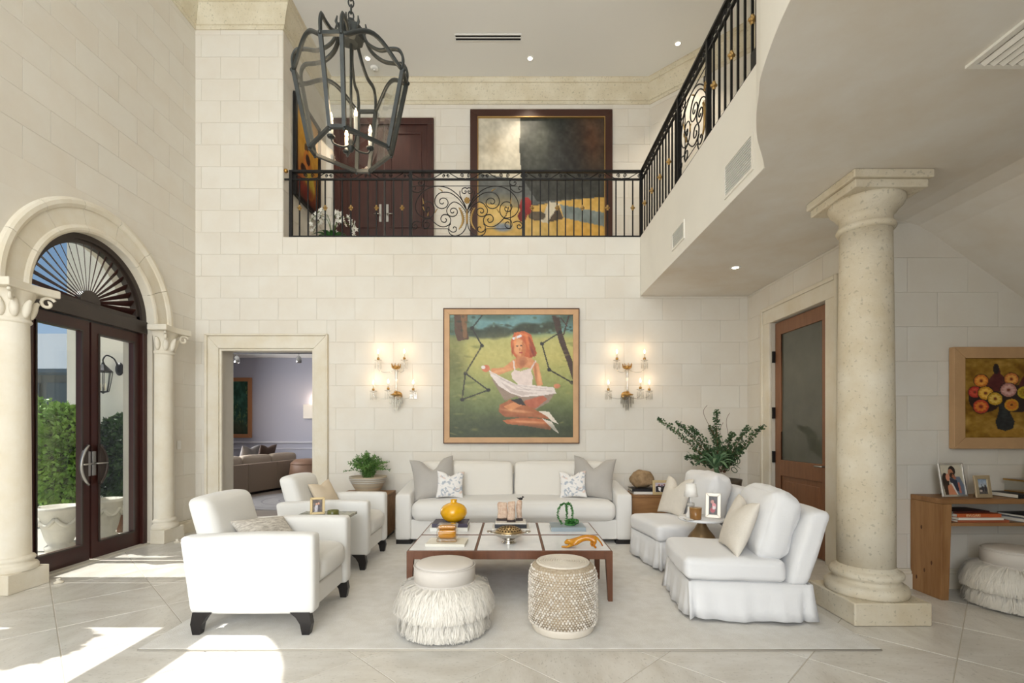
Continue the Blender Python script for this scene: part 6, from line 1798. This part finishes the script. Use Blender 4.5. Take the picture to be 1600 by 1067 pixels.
for _ in range(260):
    p = Vector((-0.08 + r_.gauss(0, .12), r_.gauss(0, .07), 0.92 + abs(r_.gauss(0, .13))))
    leafy(ls, p, (r_.uniform(-1, 1), r_.uniform(-1, 1), r_.uniform(-.2, 1)), 0.06, 0.017, r_)
ls.build('filler_leaves', DG, bp, fix=False)['kind'] = 'stuff'

# ------------------------------------------------------------------ console table on the right
con = thing('wood_console', 'knotty oak console table with a shelf against the stone wall', 'console table', (4.35, 4.115, 0))
X0, X1 = 3.505 - 4.35, 5.2 - 4.35
y0_, y1_ = -0.145, 0.165
mb = MB()
def slab_leg(xa, w0, w1, sg):
    m_ = MB()
    m_.add([(xa, y0_, 0.0), (xa + sg * w0, y0_, 0.0), (xa + sg * w1, y0_, 0.785), (xa, y0_, 0.785), (xa, y1_, 0.0), (xa + sg * w0, y1_, 0.0), (xa + sg * w1, y1_, 0.785), (xa, y1_, 0.785)],
           [(0, 1, 2, 3), (7, 6, 5, 4), (0, 4, 5, 1), (1, 5, 6, 2), (2, 6, 7, 3), (3, 7, 4, 0)])
    m_.build('slab_leg', OAK, con, bevel=0.004)
slab_leg(X0, 0.062, 0.088, 1); slab_leg(X1, 0.062, 0.088, -1)
OAKH = mat('knotty_oak_flat', (160, 118, 76), 0.5, var=0.25, vscale=3.2, stretch=(0.5, 5, 5), rgb2=(132, 92, 54))
MB().bb(X0, X1, y0_, y1_, 0.786, 0.828).build('top', OAKH, con, bevel=0.004)
MB().bb(X0 + 0.085, X1 - 0.085, y0_, y1_, 0.605, 0.632).build('shelf', OAKH, con, bevel=0.003)
for (z_, yy) in ((0.2, 0.02), (0.28, -0.05), (0.12, 0.1), (0.56, 0.05)):
    MB().ball((0, 0, 0), 0.012, 8, 6, (0.12, 0.7, 1.5)).build('wood_knot', mat('knot_dark', (86, 52, 28), 0.6), con, loc=(X0, yy, z_))
def pic_couple():
    c = Canvas(60, 70, (206, 202, 190)); c.a[:] = np.stack([np.interp(c.Y, [0, 1], v) for v in ([214, 186], [206, 178], [186, 156])], -1)
    c.poly([(.4, .38), (.85, .4), (1, .7), (1, 1), (.5, 1)], (120, 130, 146)); c.poly([(.35, .42), (.7, .52), (.75, .9), (.45, .8)], (54, 58, 74))
    c.ell(.53, .2, .16, .16, (44, 32, 26)); c.ell(.46, .28, .12, .14, (186, 124, 92)); c.ell(.52, .36, .12, .1, (58, 38, 28)); c.poly([(.55, .3), (.7, .45), (.6, .5), (.5, .4)], (176, 114, 84))
    c.ell(.18, .55, .16, .28, (44, 30, 24)); c.ell(.30, .42, .09, .12, (220, 150, 120)); c.poly([(.25, .7), (.45, .62), (.6, .95), (.62, 1), (.2, 1)], (214, 140, 104)); c.poly([(.05, .7), (.26, .6), (.24, 1), (.1, 1)], (60, 40, 30)); c.poly([(.4, .6), (.5, .62), (.68, 1), (.62, 1)], (236, 230, 222)); c.poly([(.72, .6), (.8, .58), (.84, .95), (.74, .95)], (206, 130, 110))
    c.noise(8, 20); return c
def pic_city():
    c = Canvas(30, 44, (150, 166, 186)); c.a[:] = np.stack([np.interp(c.Y, [0, .5, .6, 1], v) for v in ([140, 206, 110, 90], [160, 212, 106, 84], [186, 216, 104, 80])], -1)
    c.line((.42, .35), (.42, .75), .06, (70, 70, 80)); c.poly([(.2, .6), (.4, .55), (.5, .9), (.2, .9)], (60, 54, 54)); c.ell(.55, .66, .1, .2, (40, 38, 46)); c.ell(.8, .62, .12, .25, (50, 46, 52)); c.ell(.3, .78, .14, .08, (214, 200, 190)); c.noise(40, 10); return c
photo_frame('large silver photo frame of a couple on the oak console', (3.72, 4.09, 0.829), 0.245, 0.285, mat('bright_silver_frame', (222, 218, 212), 0.22, metal=0.7), pic_couple(), 0.017, rz=0.14, lean=0.16)
photo_frame('small champagne photo frame of a city view on the oak console', (3.905, 4.03, 0.829), 0.15, 0.185, mat('champagne_frame', (196, 178, 146), 0.35, metal=0.5), pic_city(), 0.032, rz=0.12, lean=0.14)
book('flat white book with a black spine end under the glass box', (4.40, 4.10, 0.829), 0.52, 0.25, 0.035, (28, 27, 28), pages=(226, 222, 214))
gbx = thing('glass_box', 'clear glass and brass casket on the white book', 'glass box', (4.42, 4.12, 0.8645))
MB().bb(-0.16, 0.16, -0.09, 0.09, 0.0, 0.008).build('brass_floor', BRASS, gbx)
for (a, b, c_, d) in ((-0.16, 0.16, -0.09, -0.087), (-0.16, 0.16, 0.087, 0.09), (-0.16, -0.157, -0.087, 0.087), (0.157, 0.16, -0.087, 0.087)):
    MB().bb(a, b, c_, d, 0.008, 0.095).build('glass_side', GLASS_L, gbx)
lidg = MB().bb(-0.165, 0.165, -0.095, 0.095, 0.108, 0.113).build('glass_lid', GLASS_L, gbx)
for (a, b, c_, d) in ((-0.165, 0.165, -0.095, -0.09), (-0.165, 0.165, 0.09, 0.095), (-0.165, -0.16, -0.09, 0.09), (0.16, 0.165, -0.09, 0.09)):
    MB().bb(a, b, c_, d, 0.095, 0.108).build('brass_rim', BRASS, gbx)
MB().bb(-0.015, 0.015, -0.105, -0.095, 0.07, 0.108).build('clasp', BRASS, gbx, bevel=0.002)
fg = thing('bronze_bust', 'small dark bronze torso figurine on the glass casket', 'figurine', (4.40, 4.10, 0.978))
FB = mat('dark_bronze_figure', (38, 32, 30), 0.35, metal=0.4)
MB().lathe([(0.0, 0.0), (0.042, 0.0), (0.044, 0.008), (0.036, 0.03), (0.032, 0.05), (0.038, 0.075), (0.036, 0.095), (0.02, 0.105), (0.011, 0.112), (0.010, 0.12), (0.0, 0.12)], seg=20).build('torso', FB, fg).scale = (1, 0.7, 1)
MB().ball((0, 0, 0.138), 0.024, 14, 10, (0.9, 1, 1.1)).build('head', FB, fg)
MB().ball((0, 0.008, 0.148), 0.024, 12, 8, (1, 1, 0.85)).build('hair', FB, fg)
for sg in (-1, 1): MB().tube([(sg * 0.034, 0, 0.092), (sg * 0.044, -0.004, 0.078), (sg * 0.046, -0.006, 0.06)], [0.011, 0.012, 0.009], 8).build('upper_arm', FB, fg)
# shelf books
ZH = 0.6325
book('terracotta book at the bottom of the shelf stack', (3.86, 4.09, ZH), 0.42, 0.22, 0.022, (170, 92, 60))
book('thin white book in the shelf stack', (3.83, 4.08, ZH + 0.0225), 0.37, 0.22, 0.020, (232, 226, 214))
bv = book('orange book with pale lettering on its spine on the shelf', (3.82, 4.085, ZH + 0.043), 0.36, 0.22, 0.030, (190, 92, 48), text=None)
text_mesh('BVLGARI', 0.030, mat('gold_lettering', (240, 214, 168), 0.4), bv, (-0.05, -0.1106, 0.015), (PI / 2, 0, 0))
book('dark maroon book on top of the shelf stack', (3.78, 4.11, ZH + 0.0735), 0.33, 0.20, 0.016, (66, 24, 20), rz=0.1)
book('grey book lying apart on the console shelf', (4.36, 4.11, ZH), 0.36, 0.22, 0.03, (176, 178, 186), rz=0.15)
book('black book on the grey book on the console shelf', (4.38, 4.12, ZH + 0.031), 0.34, 0.22, 0.022, (26, 26, 28), rz=0.12)

# ------------------------------------------------------------------ the lavender room furniture
TAUPE = mat('taupe_leather', (150, 132, 114), 0.55); TAUPE_C = mat('taupe_cushion', (176, 160, 142), 0.8)
dv = Vector((0.42, 1.9, 0)).normalized(); ang = math.atan2(dv.y, dv.x)
fsf = thing('sectional_sofa', 'taupe leather sofa seen from behind in the lavender room', 'sofa', (-5.85, 10.75, 0), rz=ang)
for i in range(3):
    MB().bb(-1.32 + i * 0.88 + 0.004, -0.44 + i * 0.88 - 0.004, -0.06, 0.06, 0.05, 0.66).build('back_panel', TAUPE, fsf, bevel=0.02, loc=(0, -0.36, 0))
    cush((0.86, 0.22, 0.40), 0.07, (0, 0.03, 0.02), 10).build('back_cushion', TAUPE_C, fsf, loc=(-0.88 + i * 0.88, -0.18, 0.62))
    cush((0.86, 0.80, 0.2), 0.05, (0, 0, 0.02), 10).build('seat_cushion', TAUPE_C, fsf, loc=(-0.88 + i * 0.88, 0.12, 0.38))
MB().bb(-1.32, 1.32, -0.30, 0.52, 0.05, 0.30).build('base', TAUPE, fsf, bevel=0.02)
MB().bb(-1.28, 1.28, -0.36, 0.48, 0.0, 0.05).build('plinth', BLACKWOOD, fsf)
for x_ in (-1.38, 1.38): MB().bb(x_ - 0.07, x_ + 0.07, -0.42, 0.52, 0.05, 0.60).build('arm', TAUPE, fsf, bevel=0.03)
# cushions behind the back rest
for (lx, m_, lb) in ((0.08, 'grey', 'pale grey pillow on the taupe sofa in the lavender room'), (0.633, 'brown', 'dark brown pillow on the taupe sofa in the lavender room')):
    v = Vector((-5.85, 10.75, 0)) + Matrix.Rotation(ang, 3, 'Z') @ Vector((lx, 0.13, 0.485))
    p = pillow(0.54, 0.58, 0.17, 0.05, seed=2).build('throw_pillow', mat('far_pillow_' + m_, (140, 134, 130) if m_ == 'grey' else (92, 74, 64), 0.8), loc=tuple(v), rot=(0.30, 0, ang))
    tag(p, lb, 'pillow')
pf2 = thing('round_pouf', 'brown leather rounded pouf beyond the taupe sofa', 'pouf', (-4.75, 11.3, 0))
MB().lathe([(0.0, 0.0), (0.33, 0.0), (0.38, 0.08), (0.40, 0.35), (0.36, 0.62), (0.26, 0.70), (0.0, 0.72)], seg=32).build('body', mat('brown_leather', (136, 104, 82), 0.5), pf2)
MB().tube([(0.37 * math.cos(2 * PI * k / 32), 0.37 * math.sin(2 * PI * k / 32), 0.60) for k in range(32)], 0.008, 6, closed=True).build('seam', MATS['brown_leather'], pf2)
tf = thing('round_table', 'pale oval table at the edge of the lavender room', 'table', (-4.45, 12.3, 0))
MB().lathe([(0.0, 0.60), (0.40, 0.60), (0.46, 0.615), (0.46, 0.635), (0.0, 0.64)], seg=36).build('table_top', mat('pale_table', (206, 200, 194), 0.35), tf)
MB().lathe([(0.0, 0.0), (0.3, 0.0), (0.28, 0.03), (0.08, 0.1), (0.06, 0.5), (0.1, 0.60), (0.0, 0.60)], seg=28).build('pedestal', BLACKWOOD, tf)
cv = Canvas(50, 70, (34, 76, 58)); cv.noise(40, 8); cv.noise(40, 24)
for k in range(26):
    r0 = random.Random(k); x_ = r0.random(); y_ = .2 + .7 * r0.random(); cv.line((x_, y_), (x_ + r0.uniform(-.05, .1), y_ - r0.uniform(.08, .2)), .012, (150, 160, 90), .7)
cv.ell(.5, .9, .5, .15, (90, 60, 30), .5, .6)
a0 = P(340, 590, 12.95); a1 = P(393, 684, 12.95)
gpn = thing('framed_painting', 'green abstract painting in a copper-tan frame in the lavender room', 'painting', ((a0.x + a1.x) / 2, 12.99, a1.z))
frame_parts(gpn, a1.x - a0.x, a0.z - a1.z, 0.10, 0.05, mat('copper_frame', (180, 124, 84), 0.4, metal=0.2), 0.006)
MB().bb(-(a1.x - a0.x) / 2 + .05, (a1.x - a0.x) / 2 - .05, -0.012, 0, 0.05, a0.z - a1.z - .05).build('backing_board', FTD, gpn)
link('canvas', cv.mesh('canvas', a1.x - a0.x - .2, a0.z - a1.z - .2, 0.5), gpn, loc=(0, -0.02, .1))
a0 = P(475, 632, 12.95); a1 = P(510, 654, 12.95)
wb_ = thing('wall_light', 'pale fabric shaded wall light on the lavender wall', 'wall lamp', ((a0.x + a1.x) / 2, 12.99, a1.z))
MB().bb(-(a1.x - a0.x) / 2, (a1.x - a0.x) / 2, -0.10, -0.02, 0, a0.z - a1.z).build('shade', mat('fabric_shade', (226, 220, 210), 0.8), wb_, bevel=0.01)
MB().bb(-0.06, 0.06, -0.02, 0.0, 0.05, a0.z - a1.z - .05).build('backplate', BRASS, wb_)
lamp('POINT', 'wall_shade_glow', ((a0.x + a1.x) / 2, 12.90, a0.z + 0.12), 6, (1.0, 0.8, 0.6), shadow_soft_size=0.08)
trk = thing('ceiling_track', 'thin dark lighting track near the ceiling of the lavender room', 'light track', (-4.4, 10.0, 2.955))
MB().tube([(-1.9, 0, 0), (1.9, 0, 0)], 0.012, 8).build('rail', IRON, trk)
for x_ in (-1.6, -0.5, 0.6, 1.7): MB().tube([(x_, 0, 0), (x_, 0, 0.345)], 0.006, 6).build('hanger', STEEL, trk)
for (px, tx, tz, lb) in ((370, -6.0, 1.9, 'small chrome track spotlight aimed at the green painting'), (467, -4.9, 2.2, 'small chrome track spotlight nearer the wall shade')):
    v = P(px, 563, 10.0)
    t = thing('track_spotlight', lb, 'spotlight', (v.x, 10.0, v.z))
    MB().tube([(0, 0, 0.05), (0, 0, 0.135)], 0.006, 6).build('stem', STEEL, t)
    MB().lathe([(0.02, 0.09), (0.045, 0.06), (0.055, 0.0), (0.05, -0.05), (0.047, -0.05), (0.04, 0.03), (0.0, 0.05)], seg=18).build('housing', STEEL, t)
    MB().lathe([(0.0, -0.02), (0.043, -0.02)], seg=14).build('bulb_face', MATS['lamp_glow'], t)
    lamp('SPOT', 'track_beam', (v.x, 10.03, v.z - 0.06), 60, (1.0, 0.75, 0.5), target=(tx, 12.95, tz), spot_size=math.radians(42), spot_blend=0.8, shadow_soft_size=0.03)
rg2 = thing('round_rug', 'grey round patterned rug in the lavender room', 'rug', (-4.1, 9.6, 0.0))
MB().prism([(1.25 * math.cos(2 * PI * k / 48), 1.25 * math.sin(2 * PI * k / 48)) for k in range(48)], 0.0, 0.012, 'z').build('rug_field', mat('far_rug', (170, 166, 164), 0.95, var=0.15, vscale=3), rg2)
for r in (0.45, 0.75, 1.05): MB().tube([(r * math.cos(2 * PI * k / 48), r * math.sin(2 * PI * k / 48), 0.012) for k in range(48)], 0.012, 6, closed=True, flat=(1, 0.2)).build('ring_pattern', mat('far_rug_ring', (150, 146, 146), 0.95), rg2)
struct(MB().prism([(-6.2, 7.0), (-0.5, 7.0), (-0.5, 13.2), (-8.0, 13.2)], -0.1, -0.001, 'z').build('floor_far_room', mat('far_floor', (160, 148, 134), 0.4, var=0.1, vscale=2)), 'brownish floor of the lavender room', 'floor')

# ------------------------------------------------------------------ outside the arched door
struct(MB().bb(-40, -4.75, -12, 40, -0.4, -0.03).build('ground_terrace', mat('terrace_stone', (206, 200, 188), 0.8, var=0.1, vscale=2)), 'pale stone terrace outside the arched door', 'ground')
EXTW = mat('exterior_white_stucco', (236, 233, 226), 0.85, bump=0.1, bscale=20)
struct(MB().bb(-6.36, -4.75, 6.95, 7.07, -0.03, 6.5).build('wall_garden', EXTW), 'white stucco garden wall carrying the black lantern', 'wall')
lt = thing('wall_lantern', 'black iron carriage lantern on the white stucco wall outside', 'lantern', (-5.60, 6.95, 2.08)); lt.scale = (0.72, 0.72, 0.72)
MB().lathe([(0.0, 0.0), (0.10, 0.0), (0.11, 0.015), (0.06, 0.03), (0.0, 0.035)], seg=18, M=Matrix.Translation((0, 0, 0.2)) @ Matrix.Rotation(PI / 2, 4, 'X')).build('backplate', IRON, lt).scale = (0.8, 1, 1.2)
MB().tube(smooth([(0, -0.03, 0.22), (-0.03, -0.10, 0.42), (-0.08, -0.22, 0.48), (-0.10, -0.28, 0.40), (-0.10, -0.28, 0.34)]), 0.013, 8).build('scroll_arm', IRON, lt)
MB().lathe([(0.0, 0.36), (0.02, 0.33), (0.03, 0.30), (0.10, 0.22), (0.15, 0.17), (0.15, 0.15), (0.0, 0.15)], (-0.10, -0.28, 0), 8, smooth=False).build('roof', IRON, lt)
MB().lathe([(0.14, 0.15), (0.12, -0.02), (0.085, -0.22)], (-0.10, -0.28, 0), 8, smooth=False).build('glass', GLASS_L, lt)
for k in range(8):
    a = 2 * PI * k / 8
    MB().tube([(-0.10 + 0.142 * math.cos(a), -0.28 + 0.142 * math.sin(a), 0.15), (-0.10 + 0.122 * math.cos(a), -0.28 + 0.122 * math.sin(a), -0.02), (-0.10 + 0.087 * math.cos(a), -0.28 + 0.087 * math.sin(a), -0.22)], 0.007, 5).build('cage_bar', IRON, lt)
MB().lathe([(0.0, -0.27), (0.03, -0.25), (0.09, -0.23), (0.09, -0.22), (0.0, -0.22)], (-0.10, -0.28, 0), 8, smooth=False).build('base', IRON, lt)
for k in range(3):
    a = 2 * PI * k / 3
    MB().lathe([(0.0, -0.2), (0.012, -0.2), (0.012, -0.08), (0.0, -0.06)], (-0.10 + 0.04 * math.cos(a), -0.28 + 0.04 * math.sin(a), 0), 8).build('candle_tube', WAX, lt)
HED = mat('hedge_leaf', (134, 172, 74), 0.5, var=0.55, vscale=3.0, rgb2=(72, 122, 42))
def hedge(label, c, s, n, seed, cat='shrub', name='leafy_shrub', m=HED, size=0.07):
    t = thing(name, label, cat, (c[0], c[1], 0))
    r_ = random.Random(seed); lv_ = MB()
    for _ in range(n):
        d = Vector((r_.gauss(0, 1), r_.gauss(0, 1), r_.gauss(0, 1))).normalized()
        rad = r_.uniform(0.82, 1.05) * (1 + 0.12 * mnoise.noise(d * 3 + Vector((seed, 0, 0))))
        p = Vector((d.x * s[0] * rad, d.y * s[1] * rad, c[2] + d.z * s[2] * rad))
        if p.z < 0.02: continue
        leafy(lv_, p, d + Vector((r_.uniform(-1, 1), r_.uniform(-1, 1), r_.uniform(-1, .6))), size * r_.uniform(.7, 1.3), size * 0.36, r_)
    lv_.build('foliage', m, t, fix=False)['kind'] = 'stuff'
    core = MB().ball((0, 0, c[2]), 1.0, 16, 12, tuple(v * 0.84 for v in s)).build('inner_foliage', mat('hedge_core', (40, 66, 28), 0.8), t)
    st_ = MB().tube([(0, 0, -0.03), (0.02, 0, c[2] * 0.5), (0, 0, c[2])], 0.035, 8).build('trunk', TWIG, t)
    return t
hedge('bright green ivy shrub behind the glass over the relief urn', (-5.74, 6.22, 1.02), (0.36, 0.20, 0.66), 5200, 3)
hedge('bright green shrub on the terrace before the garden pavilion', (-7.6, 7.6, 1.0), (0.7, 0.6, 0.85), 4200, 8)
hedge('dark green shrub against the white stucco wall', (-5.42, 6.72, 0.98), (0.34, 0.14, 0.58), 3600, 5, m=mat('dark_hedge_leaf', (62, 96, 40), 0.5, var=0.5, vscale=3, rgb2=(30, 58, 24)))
def urn(label, x, y, s=1.0):
    t = thing('stone_urn', label, 'planter', (x, y, -0.03), group='white relief garden urns')
    UM = mat('urn_stone', (222, 218, 206), 0.8, bump=0.5, bscale=24, var=0.1, vscale=6)
    MB().lathe([(0.0, 0.0), (0.25 * s, 0.0), (0.26 * s, 0.05), (0.20 * s, 0.08), (0.26 * s, 0.16), (0.34 * s, 0.34), (0.37 * s, 0.46), (0.41 * s, 0.48), (0.41 * s, 0.52), (0.36 * s, 0.52), (0.33 * s, 0.46), (0.0, 0.44)], seg=32).build('body', UM, t)
    for k in range(6):
        a0_ = 2 * PI * k / 6
        pts = []
        for i in range(9):
            a = a0_ + (i / 8) * 2 * PI / 6; dz = -0.09 * math.sin(PI * i / 8)
            rr = (0.345 + 0.03 * (0.40 + dz - 0.34) / 0.12) * s + 0.004
            pts.append((rr * math.cos(a), rr * math.sin(a), 0.40 + dz))
        MB().tube(pts, 0.022, 6).build('relief_swag', UM, t)
urn('white relief urn below the bright green ivy', -5.33, 5.74, 0.55)
urn('white relief urn below the dark green shrub', -5.30, 6.36, 0.46)
# sunlit standard trees on the terrace, whose shade falls through the openings
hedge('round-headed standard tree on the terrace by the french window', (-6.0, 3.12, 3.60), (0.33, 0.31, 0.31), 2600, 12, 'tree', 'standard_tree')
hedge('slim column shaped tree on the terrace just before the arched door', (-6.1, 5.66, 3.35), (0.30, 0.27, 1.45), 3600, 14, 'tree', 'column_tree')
nb = thing('garden_pavilion', 'dark glazed pavilion with tiled roof across the garden', 'building', (-13.5, 13.0, 0))
MB().bb(-5, 3.0, -0.3, 3, -0.03, 2.9).build('wall', mat('pavilion_dark', (84, 92, 94), 0.3), nb)
for k in range(5):
    MB().bb(-4.6 + k * 1.5, -3.3 + k * 1.5, -0.36, -0.3, 0.2, 2.6).build('window_pane', mat('pavilion_glass', (60, 76, 84), 0.1, spec=0.7), nb)
MB().prism([(-0.9, 2.9), (1.3, 4.2), (3.5, 2.9), (3.5, 2.8), (-0.9, 2.8)], -5.5, 3.5, 'x').build('roof', mat('pavilion_roof', (70, 92, 108), 0.6), nb)
